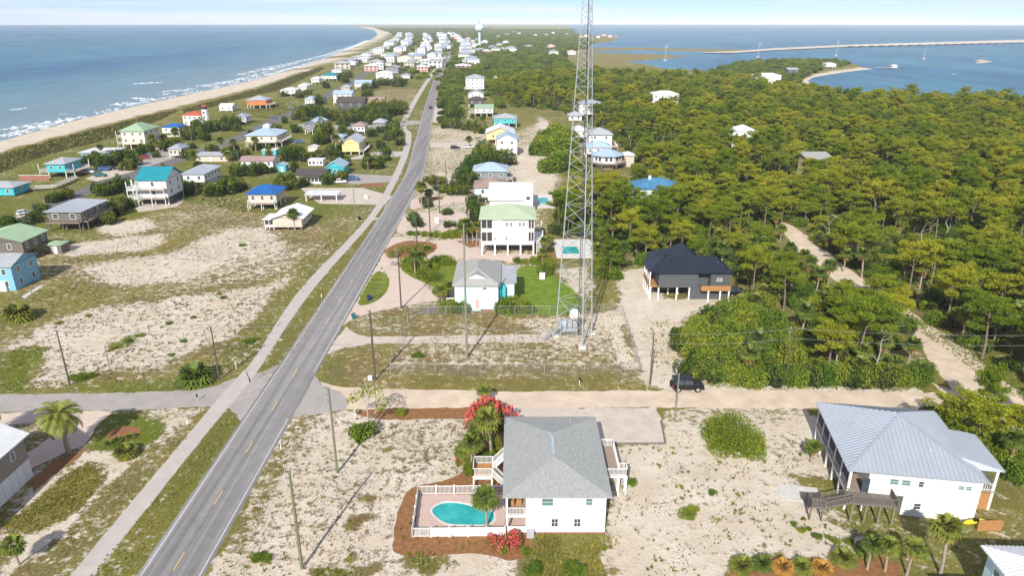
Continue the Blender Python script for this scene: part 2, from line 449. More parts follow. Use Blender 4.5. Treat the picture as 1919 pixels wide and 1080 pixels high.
# cover painting: (polygon in photograph pixels, feather m, warp m, veg, lush, dry)
PAINT = [
    # town land left of the road, lots right of it
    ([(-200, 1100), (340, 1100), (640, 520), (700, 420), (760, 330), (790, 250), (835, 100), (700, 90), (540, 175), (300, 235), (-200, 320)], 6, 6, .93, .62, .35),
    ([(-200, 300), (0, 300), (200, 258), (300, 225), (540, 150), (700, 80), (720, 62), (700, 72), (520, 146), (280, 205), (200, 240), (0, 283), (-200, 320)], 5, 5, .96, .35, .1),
    ([(780, 170), (835, 95), (900, 90), (960, 150), (960, 215), (930, 250), (800, 250)], 6, 6, .90, .6, .3),
    ([(795, 300), (805, 235), (900, 245), (960, 250), (1060, 210), (1040, 300), (1010, 440), (1040, 500), (640, 700), (740, 440), (780, 330)], 5, 5, .52, .4, .4),
    ([(950, 285), (985, 275), (1050, 300), (1045, 370), (985, 385)], 3, 4, .16, .3, .5),
    ([(1005, 215), (1045, 212), (1060, 245), (1015, 255)], 3, 4, .10, .3, .5),
    # wood floor on the right
    ([(1060, 125), (1919, 165), (2600, 200), (2600, 1100), (1880, 1100), (1740, 800), (1730, 740), (1270, 735), (1265, 640), (1350, 575), (1200, 470), (1120, 560), (1050, 480), (1040, 400), (1060, 250), (960, 190), (900, 110)], 4, 4, .92, .5, .6),
    # lot left of the road
    ([(0, 735), (0, 500), (200, 440), (330, 375), (480, 400), (600, 420), (690, 388), (640, 470), (560, 570), (480, 680), (440, 712), (380, 724)], 3, 3, .80, .3, .75),
    ([(180, 420), (272, 410), (282, 426), (228, 444), (182, 434)], 2, 3, .12, .3, .5),
    ([(115, 462), (200, 448), (305, 440), (307, 452), (262, 474), (150, 474)], 2, 3, .22, .3, .5),
    ([(312, 472), (425, 430), (500, 425), (535, 470), (500, 505), (362, 527), (225, 533), (155, 520), (140, 500), (225, 485)], 2.5, 4, .33, .3, .85),
    ([(380, 512), (520, 470), (560, 475), (540, 510), (430, 535), (340, 538)], 2, 3, .55, .2, .9),
    ([(0, 650), (30, 640), (100, 598), (200, 575), (330, 558), (470, 545), (560, 510), (540, 545), (480, 600), (420, 640), (330, 672), (280, 690), (180, 704), (110, 722), (50, 720), (90, 690), (40, 668)], 2, 3.5, .35, .3, .8),
    ([(0, 560), (120, 520), (220, 545), (160, 575), (90, 605), (0, 650)], 2, 3, .85, .45, .5),
    ([(0, 665), (70, 642), (95, 655), (60, 700), (45, 735), (0, 738)], 1.5, 2, .95, .8, .1),
    ([(200, 640), (265, 625), (240, 650), (205, 660)], 1, 1, .8, .7, .2),
    ([(100, 735), (160, 715), (250, 712), (400, 700), (440, 712), (390, 726), (250, 737)], 1.2, 1.2, .93, .6, .3),
    ([(440, 712), (520, 640), (600, 520), (690, 395), (670, 395), (560, 500), (460, 620), (360, 700)], 1.5, 2, .85, .5, .5),
    # verge between path and road
    ([(225, 1100), (445, 775), (480, 705), (540, 700), (655, 500), (760, 335), (775, 270), (800, 180), (780, 180), (760, 270), (735, 335), (680, 420), (590, 545), (480, 690), (395, 810), (150, 1100)], 1, 1.0, .88, .55, .55),
    ([(780, 160), (800, 155), (812, 160), (800, 195), (775, 205)], 2, 2, .97, .75, .2),
    ([(640, 250), (700, 170), (785, 165), (765, 215), (690, 215)], 4, 4, .8, .3, .8),
    # bottom left yard
    ([(0, 1100), (0, 780), (200, 775), (390, 762), (360, 815), (140, 1100)], 1.5, 1.5, .80, .45, .75),
    ([(60, 925), (110, 890), (160, 852), (215, 850), (240, 865), (200, 905), (130, 1000), (60, 1050), (0, 1080), (0, 1000)], 1.2, 1.2, .22, .3, .5),
    ([(170, 865), (205, 870), (200, 900), (150, 955), (90, 995), (30, 1005), (0, 985), (60, 945), (120, 890)], 1, .8, .98, .35, .45),
    ([(255, 770), (385, 762), (375, 775), (310, 830), (250, 850), (290, 810)], 1.2, 1.2, .5, .4, .6),
    ([(165, 800), (190, 775), (260, 775), (310, 795), (300, 820), (250, 845), (190, 848), (165, 835)], 1, .8, .98, .9, .05),
    ([(145, 850), (195, 846), (250, 862), (205, 905), (170, 865)], 1, 1, .15, .3, .5),
    # lot between the road and the white house
    ([(395, 1100), (480, 895), (545, 785), (660, 772), (965, 790), (960, 1010), (1160, 1010), (1150, 1100)], 1.2, 1, .37, .3, .8),
    ([(440, 1000), (500, 870), (545, 785), (600, 775), (560, 830), (500, 960), (440, 1060)], 1.0, 1, .62, .35, .7),
    ([(700, 790), (880, 785), (870, 850), (760, 870), (700, 830)], 2, 2, .45, .3, .8),
    ([(395, 1100), (400, 1050), (470, 1043), (560, 1065), (640, 1090)], 1, .6, .05, .3, .5),
    ([(575, 1075), (600, 1060), (680, 1068), (700, 1100), (575, 1100)], .7, .6, .9, .5, .5),
    ([(760, 1040), (830, 1030), (850, 1060), (800, 1085), (750, 1070)], 1, 1, .85, .5, .6),
    ([(995, 1005), (1150, 1005), (1165, 1020), (1130, 1045), (1150, 1100), (970, 1100)], .8, .8, .97, .45, .45),
    ([(632, 1000), (655, 975), (690, 962), (705, 968), (680, 985), (650, 1000)], .5, .5, .97, 0, 1.0),
    ([(668, 942), (690, 928), (706, 932), (690, 945)], .4, .4, .97, 0, 1.0), ([(640, 1050), (660, 1038), (668, 1050), (652, 1062)], .4, .4, .97, 0, 1.0), ([(670, 1070), (700, 1052), (715, 1060), (700, 1085)], .5, .5, .97, 0, 1.0),
    ([(712, 842), (735, 836), (742, 842), (722, 852)], .4, .4, .9, 0, 1.0), ([(1160, 965), (1180, 958), (1185, 990), (1165, 1000)], .6, .6, .6, .2, 1.0), ([(1335, 895), (1380, 905), (1372, 925), (1340, 912)], .8, .8, .5, .2, 1.0),
    # big sand lot right of the white house
    ([(1150, 840), (1235, 832), (1250, 770), (1500, 765), (1545, 800), (1590, 900), (1480, 890), (1540, 960), (1660, 1000), (1640, 1040), (1370, 1050), (1350, 1100), (1150, 1100), (1135, 1000)], 1, 1, .17, .35, .4),
    ([(1240, 768), (1520, 765), (1500, 790), (1420, 800), (1300, 800), (1245, 790)], 1, 1, .5, .45, .6),
    ([(1380, 820), (1470, 800), (1540, 840), (1480, 880), (1400, 860)], 2, 2, .32, .4, .5),
    ([(1560, 980), (1680, 985), (1900, 1000), (1919, 1100), (1700, 1100), (1660, 1020)], 1, 1, .9, .55, .5),
    # tower compound and its surroundings
    ([(605, 690), (640, 640), (700, 585), (770, 575), (1165, 575), (1215, 720), (1160, 732), (640, 728)], 1, 1, .82, .2, .95),
    ([(735, 690), (760, 650), (870, 642), (1000, 660), (1170, 640), (1195, 690), (960, 688), (860, 692)], 1.5, 2, .66, .2, .9),
    ([(960, 600), (1110, 590), (1160, 580), (1192, 690), (1170, 690), (1120, 650), (1050, 650), (1040, 640)], 1.5, 2, .42, .3, .9),
    ([(1105, 590), (1150, 585), (1188, 680), (1165, 680), (1140, 620)], .8, 1, .05, .3, .5),
    ([(770, 705), (1000, 712), (1140, 700), (1215, 725), (1160, 731), (770, 729)], .7, .7, .92, .45, .7),
    ([(605, 690), (620, 670), (660, 660), (640, 690), (660, 722), (640, 726)], .8, .7, .93, .55, .6),
    ([(655, 600), (700, 588), (760, 592), (750, 622), (700, 626), (665, 615)], .8, .7, .75, .5, .7),
    # sand round the dark house and along the sand lane
    ([(1155, 512), (1235, 498), (1245, 560), (1360, 562), (1300, 590), (1250, 640), (1300, 700), (1270, 728), (1215, 722), (1165, 580)], 1.5, 1.5, .10, .3, .5),
    ([(1040, 505), (1100, 498), (1115, 540), (1090, 560)], 1, 1.5, .4, .4, .6),
    ([(1240, 700), (1330, 700), (1440, 715), (1740, 728), (1730, 740), (1240, 738)], 1, 1, .25, .4, .5),
    ([(1700, 600), (1760, 620), (1919, 740), (1919, 820), (1740, 760), (1770, 720)], 1.5, 1.5, .75, .6, .5),
    ([(1630, 560), (1730, 610), (1919, 700), (1919, 760), (1760, 640)], 1.5, 1.5, .95, .7, .5),
]
BEACH_IN = gp([(0, 283), (160, 240), (300, 207), (480, 163), (600, 121), (660, 96), (715, 71), (730, 60), (716, 53), (690, 50.5)])
BEACH = [Vector((-245, 20, 0)), Vector((-243, 250, 0))] + BEACH_IN + GULF_EDGE[::-1]

def build_ground():
    Vs, Fs, off = [], [], 0
    R1 = (-100.0, 110.0, 50.0, 190.0)
    def grid(x0, x1, y0, y1, st, holes):
        nonlocal off
        nx, ny = int(round((x1 - x0) / st)) + 1, int(round((y1 - y0) / st)) + 1
        X, Y = np.meshgrid(np.linspace(x0, x1, nx), np.linspace(y0, y1, ny))
        i, j = np.meshgrid(np.arange(nx - 1), np.arange(ny - 1))
        cx, cy = x0 + (i + .5) * st, y0 + (j + .5) * st
        keep = np.ones(cx.shape, bool)
        for h in holes:
            keep &= ~((cx > h[0]) & (cx < h[1]) & (cy > h[2]) & (cy < h[3]))
        a = (j * nx + i)[keep]
        F = np.stack([a, a + 1, a + nx + 1, a + nx], 1)
        return X.ravel(), Y.ravel(), F
    R2 = (-330.0, 420.0, 40.0, 900.0)
    X0, Y0, F0 = grid(*R1, 0.5, [])
    X1, Y1, F1 = grid(*R2, 2.5, [R1])
    X2, Y2, F2 = grid(-2600, 5200, 30, 11800, 30, [(-330, 420, 30, 900)])
    X = np.concatenate([X0, X1, X2]); Y = np.concatenate([Y0, Y1, Y2])
    F = np.concatenate([F0, F1 + len(X0), F2 + len(X0) + len(X1)])
    D = np.full(X.shape, -1e9)
    for poly, kind in LANDS:
        d = sdist(X, Y, poly)
        D = np.maximum(D, d)
    gulf = np.full(X.shape, 1e9)
    for a, b in zip(GULF_EDGE[:-1], GULF_EDGE[1:]):
        ex, ey = b.x - a.x, b.y - a.y
        t = np.clip(((X - a.x) * ex + (Y - a.y) * ey) / (ex * ex + ey * ey), 0, 1)
        gulf = np.minimum(gulf, np.hypot(X - a.x - ex * t, Y - a.y - ey * t))
    isg = gulf < np.abs(D) + 1
    Z = np.where(isg, np.minimum(0, (D - 26) * 0.04), np.minimum(0, (D - 5) * 0.2))
    Z = np.maximum(Z, -4.0)
    near = (X > -100) & (X < 110) & (Y < 190)
    Z[near] += relief(X[near], Y[near])
    keep = (Z[F] > -3.0).any(1)
    F = F[keep]
    used = np.zeros(len(X), bool); used[F.ravel()] = True
    idx = np.cumsum(used) - 1
    X, Y, Z, F = X[used], Y[used], Z[used], idx[F]
    D = D[used]
    veg = np.full(X.shape, .93); lush = np.full(X.shape, .45); dry = np.full(X.shape, .3)
    wn = fbm(X, Y, 9.0) * 2
    wn2 = fbm(X + 300, Y, 3.0) * 2
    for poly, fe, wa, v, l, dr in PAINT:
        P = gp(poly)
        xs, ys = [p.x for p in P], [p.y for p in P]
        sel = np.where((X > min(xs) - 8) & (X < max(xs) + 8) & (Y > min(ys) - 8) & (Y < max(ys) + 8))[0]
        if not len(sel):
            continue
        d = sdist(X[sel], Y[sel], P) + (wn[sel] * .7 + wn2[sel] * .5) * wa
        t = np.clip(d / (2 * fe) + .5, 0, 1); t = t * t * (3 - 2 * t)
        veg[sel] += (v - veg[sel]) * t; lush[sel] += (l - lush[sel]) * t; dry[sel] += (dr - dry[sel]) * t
    d = sdist(X, Y, BEACH) + wn * 5
    t = np.clip(d / 6 + .5, 0, 1)
    veg *= 1 - t
    for poly in (CAUSEWAY, SANDBAR, SANDBAR2):
        d = sdist(X, Y, poly); veg *= 1 - np.clip(d / 10 + .5, 0, 1)
    for poly in (MARSH, SPIT):
        t = np.clip(sdist(X, Y, poly) / 20 + 1.5, 0, 1)
        veg += (0.9 - veg) * t; lush += (.15 - lush) * t; dry += (.8 - dry) * t
    point = gp([(1515, 150), (1530, 146), (1600, 134), (1650, 129), (1650, 124), (1600, 128), (1530, 138), (1500, 152), (1540, 164), (1570, 168)])
    t = np.clip(sdist(X, Y, point) / 4 + .5, 0, 1); veg *= 1 - t
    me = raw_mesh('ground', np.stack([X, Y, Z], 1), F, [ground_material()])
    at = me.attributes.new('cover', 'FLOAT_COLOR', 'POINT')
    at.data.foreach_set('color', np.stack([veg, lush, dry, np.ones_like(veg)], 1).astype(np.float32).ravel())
    me.polygons.foreach_set('use_smooth', np.ones(len(F), bool))
    return structure(link('ground', me))
def ground_material():
    m = bpy.data.materials.new('sandy_ground'); m.use_nodes = True
    t = m.node_tree; N = t.nodes; L = t.links
    b = N['Principled BSDF']; b.inputs['Roughness'].default_value = 1.0; b.inputs['Specular IOR Level'].default_value = 0.1
    at = N.new('ShaderNodeAttribute'); at.attribute_name = 'cover'
    sep = N.new('ShaderNodeSeparateColor'); L.new(at.outputs['Color'], sep.inputs[0])
    tc = N.new('ShaderNodeTexCoord')
    def noise(s, d=5, r=.6):
        n = N.new('ShaderNodeTexNoise'); n.inputs['Scale'].default_value = s; n.inputs['Detail'].default_value = d; n.inputs['Roughness'].default_value = r
        L.new(tc.outputs['Object'], n.inputs['Vector']); return n.outputs['Fac']
    def math_(op, a, b_, c=None):
        n = N.new('ShaderNodeMath'); n.operation = op
        for i, x in enumerate((a, b_, c)):
            if x is None: continue
            if isinstance(x, (int, float)): n.inputs[i].default_value = x
            else: L.new(x, n.inputs[i])
        return n.outputs[0]
    def mix(f, a, b_):
        n = N.new('ShaderNodeMixRGB')
        for i, x in ((0, f), (1, a), (2, b_)):
            if isinstance(x, tuple): n.inputs[i].default_value = (*x, 1)
            elif isinstance(x, (int, float)): n.inputs[i].default_value = x
            else: L.new(x, n.inputs[i])
        return n.outputs[0]
    def ramp(f, lo, hi):
        n = N.new('ShaderNodeMapRange'); n.interpolation_type = 'SMOOTHSTEP'
        L.new(f, n.inputs[0]); n.inputs[1].default_value = lo; n.inputs[2].default_value = hi; return n.outputs[0]
    huge = noise(.045, 4, .6)
    big, med, fine, spk = noise(.12), noise(.7), noise(3.0, 6, .7), noise(1.6, 8, .8)
    veg, lush, dry = sep.outputs[0], sep.outputs[1], sep.outputs[2]
    veg = math_('ADD', veg, math_('MULTIPLY_ADD', math_('ADD', huge, big), .75, -.75))
    k = math_('MULTIPLY_ADD', med, .45, math_('MULTIPLY', spk, .55))
    k = math_('SUBTRACT', math_('MULTIPLY_ADD', k, 4.2, -1.6), math_('SUBTRACT', 1.0, veg))
    cover = ramp(k, -.10, .30)
    sand = mix(ramp(big, .35, .65), (.585, .50, .39), (.68, .61, .505))
    sand = mix(ramp(fine, .35, .7), mix(.25, sand, (.40, .33, .25)), sand)
    sand = mix(math_('MULTIPLY', ramp(med, .52, .68), .45), sand, (.42, .33, .24))
    sand = mix(math_('MULTIPLY', ramp(noise(4.5, 3, .6), .56, .66), .55), sand, (.27, .215, .15))
    green = mix(ramp(fine, .3, .7), (.065, .09, .010), (.17, .20, .022))
    olive = mix(ramp(fine, .3, .7), (.14, .12, .025), (.29, .25, .065))
    brown = mix(ramp(fine, .3, .7), (.12, .078, .042), (.25, .18, .10))
    dl = math_('ADD', lush, math_('MULTIPLY_ADD', big, 1.0, -.5))
    grass = mix(ramp(dl, .2, .8), olive, green)
    db = math_('MULTIPLY', dry, ramp(math_('MULTIPLY_ADD', med, .6, math_('MULTIPLY', big, .4)), .42, .62))
    grass = mix(db, grass, brown)
    L.new(mix(cover, sand, grass), b.inputs['Base Color'])
    bp = N.new('ShaderNodeBump'); bp.inputs['Strength'].default_value = .55; bp.inputs['Distance'].default_value = .35
    L.new(math_('MULTIPLY_ADD', cover, .35, math_('MULTIPLY_ADD', fine, .5, med)), bp.inputs['Height']); L.new(bp.outputs[0], b.inputs['Normal'])
    return m
build_ground()

# ------------------------------------------------------------------ water
def water_material(name, deep, shallow, rough, coast=False):
    m = bpy.data.materials.new(name); m.use_nodes = True
    t = m.node_tree; N = t.nodes; L = t.links
    b = N['Principled BSDF']
    b.inputs['Roughness'].default_value = rough; b.inputs['IOR'].default_value = 1.33
    b.inputs['Specular IOR Level'].default_value = 0.28
    tc = N.new('ShaderNodeTexCoord')
    mp = N.new('ShaderNodeMapping'); mp.inputs['Scale'].default_value = (.006, .0016, 1)
    L.new(tc.outputs['Object'], mp.inputs[0])
    n = N.new('ShaderNodeTexNoise'); n.inputs['Scale'].default_value = 1; n.inputs['Detail'].default_value = 6
    L.new(mp.outputs[0], n.inputs['Vector'])
    r = N.new('ShaderNodeValToRGB'); r.color_ramp.elements[0].position = .35; r.color_ramp.elements[1].position = .68
    r.color_ramp.elements[0].color = (*deep, 1); r.color_ramp.elements[1].color = (*shallow, 1)
    L.new(n.outputs['Fac'], r.inputs[0])
    last = r.outputs[0]
    ms = N.new('ShaderNodeMapping'); ms.inputs['Scale'].default_value = (.05, .009, 1); L.new(tc.outputs['Object'], ms.inputs[0])
    ns = N.new('ShaderNodeTexNoise'); ns.inputs['Scale'].default_value = 1; ns.inputs['Detail'].default_value = 4; L.new(ms.outputs[0], ns.inputs['Vector'])
    rs = N.new('ShaderNodeMapRange'); rs.inputs[1].default_value = .35; rs.inputs[2].default_value = .65; rs.inputs[3].default_value = .74; rs.inputs[4].default_value = 1.2; L.new(ns.outputs['Fac'], rs.inputs[0])
    mm = N.new('ShaderNodeMixRGB'); mm.blend_type = 'MULTIPLY'; mm.inputs[0].default_value = 1; L.new(last, mm.inputs[1]); L.new(rs.outputs[0], mm.inputs[2])
    last = mm.outputs[0]
    if coast:   # shoal water over sand near the beach
        sx = N.new('ShaderNodeSeparateXYZ'); L.new(tc.outputs['Object'], sx.inputs[0])
        mr = N.new('ShaderNodeMapRange'); mr.inputs[1].default_value = -620; mr.inputs[2].default_value = -270
        L.new(sx.outputs[0], mr.inputs[0])
        yr = N.new('ShaderNodeMapRange'); yr.inputs[1].default_value = 3200; yr.inputs[2].default_value = 900
        L.new(sx.outputs[1], yr.inputs[0])
        mu = N.new('ShaderNodeMath'); mu.operation = 'MULTIPLY'; L.new(mr.outputs[0], mu.inputs[0]); L.new(yr.outputs[0], mu.inputs[1])
        xr = N.new('ShaderNodeMapRange'); xr.inputs[1].default_value = 0; xr.inputs[2].default_value = -200
        L.new(sx.outputs[0], xr.inputs[0])
        m2 = N.new('ShaderNodeMath'); m2.operation = 'MULTIPLY'; L.new(mu.outputs[0], m2.inputs[0]); L.new(xr.outputs[0], m2.inputs[1])
        pw = N.new('ShaderNodeMath'); pw.operation = 'POWER'; L.new(m2.outputs[0], pw.inputs[0]); pw.inputs[1].default_value = 1.6
        mx = N.new('ShaderNodeMixRGB'); L.new(pw.outputs[0], mx.inputs[0]); L.new(last, mx.inputs[1]); mx.inputs[2].default_value = (.19, .27, .29, 1)
        last = mx.outputs[0]
    L.new(last, b.inputs['Base Color'])
    w = N.new('ShaderNodeTexNoise'); w.inputs['Scale'].default_value = .12; w.inputs['Detail'].default_value = 5
    m2 = N.new('ShaderNodeMapping'); m2.inputs['Scale'].default_value = (1.0, .35, 1); m2.inputs['Rotation'].default_value = (0, 0, .5)
    L.new(tc.outputs['Object'], m2.inputs[0]); L.new(m2.outputs[0], w.inputs['Vector'])
    bp = N.new('ShaderNodeBump'); bp.inputs['Strength'].default_value = .8; bp.inputs['Distance'].default_value = 1.0
    L.new(w.outputs['Fac'], bp.inputs['Height']); L.new(bp.outputs[0], b.inputs['Normal'])
    MATS[name] = m
water_material('sea_water', (.018, .12, .225), (.05, .205, .275), .36, True)
mb = MB()
N_ = 96
ring = [(12600 * math.sin(2 * math.pi * k / N_), 12600 * math.cos(2 * math.pi * k / N_), SEA_Z) for k in range(N_)][::-1]
mb.face(ring)
structure(mb.build('sea', 'sea_water'))
def foam_line(px, width, seed):
    """broken crest of foam lying along a wave, low and uneven"""
    rnd = random.Random(seed)
    mb = MB()
    P = gp(px, SEA_Z)
    for a, b in zip(P[:-1], P[1:]):
        L_ = (b - a).length; n = max(3, int(L_ / .9)); d = (b - a) / L_; q = Vector((-d.y, d.x, 0))
        for i in range(n):
            if math.sin(i * .13 + seed) + rnd.random() < .1: continue
            c = a + d * (L_ * (i + rnd.random()) / n) + q * rnd.gauss(0, width * .6)
            c.z = SEA_Z + .02
            l, w = rnd.uniform(.5, 3.2) * (.6 + width / 8), rnd.uniform(.08, .5) * width * .5
            k = 7; pts = []
            for j in range(k):
                t = 2 * math.pi * j / k; r = rnd.uniform(.6, 1.1)
                pts.append(c + d * (l * r * math.cos(t)) + q * (w * r * math.sin(t)))
            top = c + Vector((0, 0, rnd.uniform(.15, .5)))
            for j in range(k):
                mb.face([pts[j], pts[(j + 1) % k], top])
    return stuff(mb.build('foam', 'foam'), 'white foam of waves breaking along the gulf beach', 'foam')
fl_px = [([(0, 255), (60, 241), (110, 229), (160, 218)], 6), ([(0, 243), (50, 236), (100, 226)], 4), ([(20, 206), (58, 202)], 2.2), ([(115, 215), (125, 212)], 2),
         ([(182, 201), (250, 192), (285, 186), (300, 184)], 6), ([(240, 183), (280, 185)], 3), ([(248, 157), (303, 154)], 3), ([(305, 172), (345, 168), (365, 163)], 3),
         ([(375, 161), (430, 153), (480, 143), (520, 134), (570, 122)], 6), ([(356, 144), (374, 142)], 3), ([(440, 142), (500, 128), (560, 115), (610, 103), (640, 93)], 6), ([(500, 131), (520, 127)], 8),
         ([(640, 94), (670, 84), (690, 75)], 9), ([(0, 257), (60, 242), (120, 226.5), (250, 196), (360, 173), (480, 147), (600, 111), (650, 93), (690, 75)], 3.5), ([(300, 178), (400, 160), (480, 139), (560, 117)], 3)]
for i, (p, w) in enumerate(fl_px):
    foam_line(p, w, i)

# ------------------------------------------------------------------ roads, paths, drives (flat sheets stacked a few millimetres apart)
def rough(pts, step=.8, amp=.17):
    """break a straight edge into an uneven one"""
    rnd = random.Random(int(abs(pts[0][0]) * 7) + len(pts)); out = []
    for i in range(len(pts)):
        a, b = Vector((pts[i][0], pts[i][1], 0)), Vector((pts[(i + 1) % len(pts)][0], pts[(i + 1) % len(pts)][1], 0))
        L_ = (b - a).length; n = max(1, min(60, int(L_ / step)))
        if n == 1:
            out.append(a); continue
        d = (b - a) / L_; q = Vector((-d.y, d.x, 0)); w = 0
        for k in range(n):
            w = w * .6 + rnd.gauss(0, amp * .7)
            out.append(a + d * (L_ * k / n) + q * (w if k else 0))
    return out
ROUGH = ('sand_road', 'sand_lane', 'driveway', 'pine_straw_bed', 'lawn', 'garden_bed', 'compound_drive', 'parking_court', 'side_road', 'side_apron')
def sheet(name, pts, material, z, parent=None):
    mb = MB()
    if name in ROUGH and pts[0][1] < 230: pts = rough(pts)
    P = [(p[0], p[1], z) for p in pts]
    for tri in tessellate_polygon([[Vector(p) for p in P]]):
        q = [P[i] for i in tri]
        if (Vector(q[1]) - Vector(q[0])).cross(Vector(q[2]) - Vector(q[0])).z < 0: q = q[::-1]
        mb.face(q)
    o = mb.build(name, material, parent)
    return o if parent else structure(o)
def smooth(pts, n=6, closed=True):
    """Catmull-Rom through points"""
    out = []; k = len(pts)
    for i in range(k if closed else k - 1):
        p = [Vector(pts[(i + j) % k] if closed else pts[min(max(i + j, 0), k - 1)]) for j in (-1, 0, 1, 2)]
        for s in range(n):
            t = s / n
            out.append(.5 * (2 * p[1] + (p[2] - p[0]) * t + (2 * p[0] - 5 * p[1] + 4 * p[2] - p[3]) * t * t + (3 * p[1] - p[0] - 3 * p[2] + p[3]) * t ** 3))
    if not closed: out.append(Vector(pts[-1]))
    return out
def ribbon(name, left, right, material, z, parent=None):
    mb = MB()
    for (a, b), (c, d) in zip(zip(left[:-1], left[1:]), zip(right[:-1], right[1:])):
        mb.face([(a[0], a[1], z), (c[0], c[1], z), (d[0], d[1], z), (b[0], b[1], z)])
    o = mb.build(name, material, parent)
    return o if parent else structure(o)
# centre line of the main road: straight, then a gentle bend to the left
ROAD_C = [Vector((-38.1, 30, 0)), Vector((-38.1, 120, 0)), Vector((-38.1, 190, 0)), Vector((-38.3, 230, 0)), Vector((-39.4, 285, 0)), Vector((-45.3, 358, 0)), Vector((-48.3, 394, 0)), Vector((-60.0, 535, 0)),
          Vector((-82.7, 842, 0)), Vector((-122.5, 1460, 0)), Vector((-190, 2300, 0)), Vector((-330, 3600, 0))]
ROAD_S = smooth(ROAD_C, 10, False)
def offset(line, d):
    out = []
    for i, p in enumerate(line):
        t = (line[min(i + 1, len(line) - 1)] - line[max(i - 1, 0)]).normalized()
        out.append(p + Vector((t.y, -t.x, 0)) * d)
    return out
def asphalt_material():
    m = mat('asphalt', (.245, .235, .23), .9, .10, .4, bump=.1, bscale=6)
    t = m.node_tree; b = t.nodes['Principled BSDF']
    # wheel tracks polished lighter and oil-dark centres, running along the lanes
    src = b.inputs['Base Color'].links[0].from_socket
    tc = [n for n in t.nodes if n.type == 'TEX_COORD'][0]
    mp = t.nodes.new('ShaderNodeMapping'); mp.inputs['Scale'].default_value = (1.15, .012, 1)
    n = t.nodes.new('ShaderNodeTexNoise'); n.inputs['Scale'].default_value = 1.0; n.inputs['Detail'].default_value = 3
    t.links.new(tc.outputs['Object'], mp.inputs[0]); t.links.new(mp.outputs[0], n.inputs['Vector'])
    r = t.nodes.new('ShaderNodeMapRange'); r.inputs[1].default_value = .35; r.inputs[2].default_value = .65; r.inputs[3].default_value = .72; r.inputs[4].default_value = 1.22
    t.links.new(n.outputs['Fac'], r.inputs[0])
    mx = t.nodes.new('ShaderNodeMixRGB'); mx.blend_type = 'MULTIPLY'; mx.inputs[0].default_value = 1
    t.links.new(src, mx.inputs[1]); t.links.new(r.outputs[0], mx.inputs[2])
    v = t.nodes.new('ShaderNodeTexVoronoi'); v.feature = 'DISTANCE_TO_EDGE'; v.inputs['Scale'].default_value = .22
    nz = t.nodes.new('ShaderNodeTexNoise'); nz.inputs['Scale'].default_value = .5; nz.inputs['Detail'].default_value = 4
    t.links.new(tc.outputs['Object'], nz.inputs['Vector'])
    am = t.nodes.new('ShaderNodeMixRGB'); am.inputs[0].default_value = .12; t.links.new(tc.outputs['Object'], am.inputs[1]); t.links.new(nz.outputs['Color'], am.inputs[2]); t.links.new(tc.outputs['Object'], v.inputs['Vector'])
    cr = t.nodes.new('ShaderNodeMapRange'); cr.inputs[1].default_value = 0; cr.inputs[2].default_value = .018; cr.inputs[3].default_value = .72; cr.inputs[4].default_value = 1
    t.links.new(v.outputs['Distance'], cr.inputs[0])
    m3 = t.nodes.new('ShaderNodeMixRGB'); m3.blend_type = 'MULTIPLY'; m3.inputs[0].default_value = .5
    t.links.new(mx.outputs[0], m3.inputs[1]); t.links.new(cr.outputs[0], m3.inputs[2]); t.links.new(m3.outputs[0], b.inputs['Base Color'])
asphalt_material()
def jag(line, amp, seed):
    rnd = random.Random(seed)
    return [p + Vector((rnd.gauss(0, amp), 0, 0)) for p in line]
ROAD_F = smooth(ROAD_C, 90, False)
ribbon('road', jag(offset(ROAD_F, -3.8), .05, 3), jag(offset(ROAD_F, 3.8), .05, 4), 'asphalt', .016)
ribbon('road_edge_line', offset(ROAD_S, -3.35), offset(ROAD_S, -3.19), 'line_white', .021)
# the right edge line breaks at the side road
yb0, yb1 = G(590, 700).y, G(540, 782).y
RS = smooth(ROAD_C, 120, False)
for y0, y1 in ((30, yb1), (yb0, 4000)):
    seg = [p for p in RS if y0 <= p.y <= y1]
    ribbon('road_edge_line', offset(seg, 3.19), offset(seg, 3.35), 'line_white', .021)
mb = MB(); y = G(420, 955).y - 12.2 * 3
line_objs = []
ydash = [G(320, 1071).y, G(398, 952).y, G(458, 850).y, G(507, 775).y, G(549, 707).y, G(583, 650).y, G(610, 607).y, G(633, 565).y]
step = 12.2
ys = [ydash[0] + i * 11.6 for i in range(24)]
dash = MB().box(-.07, .07, 0, 3.0, 0, .003)
dm = dash.mesh('lane_dash', 'line_yellow')
droot = structure(link('lane_marking', None))
for yy in ys:
    x = min(ROAD_S, key=lambda p: abs(p.y - yy)).x
    link('dash', dm, droot, (x, yy, .020))
# bike path
bp_l = gp([(95, 1140), (132, 1080), (357, 810), (405, 752), (452, 700), (480, 667), (565, 540), (687, 410), (732, 337), (755, 282), (760, 250), (752, 228), (788, 165), (815, 127), (832, 105)])
bp_r = gp([(140, 1140), (177, 1080), (390, 810), (436, 755), (468, 716), (482, 697), (589, 540), (701, 410), (745, 337), (767, 282), (771, 250), (763, 228), (796, 165), (821, 127), (836, 105)])
ribbon('bike_path', jag(smooth(bp_l, 30, False), .04, 1), jag(smooth(bp_r, 30, False), .04, 2), 'path_concrete', .010)
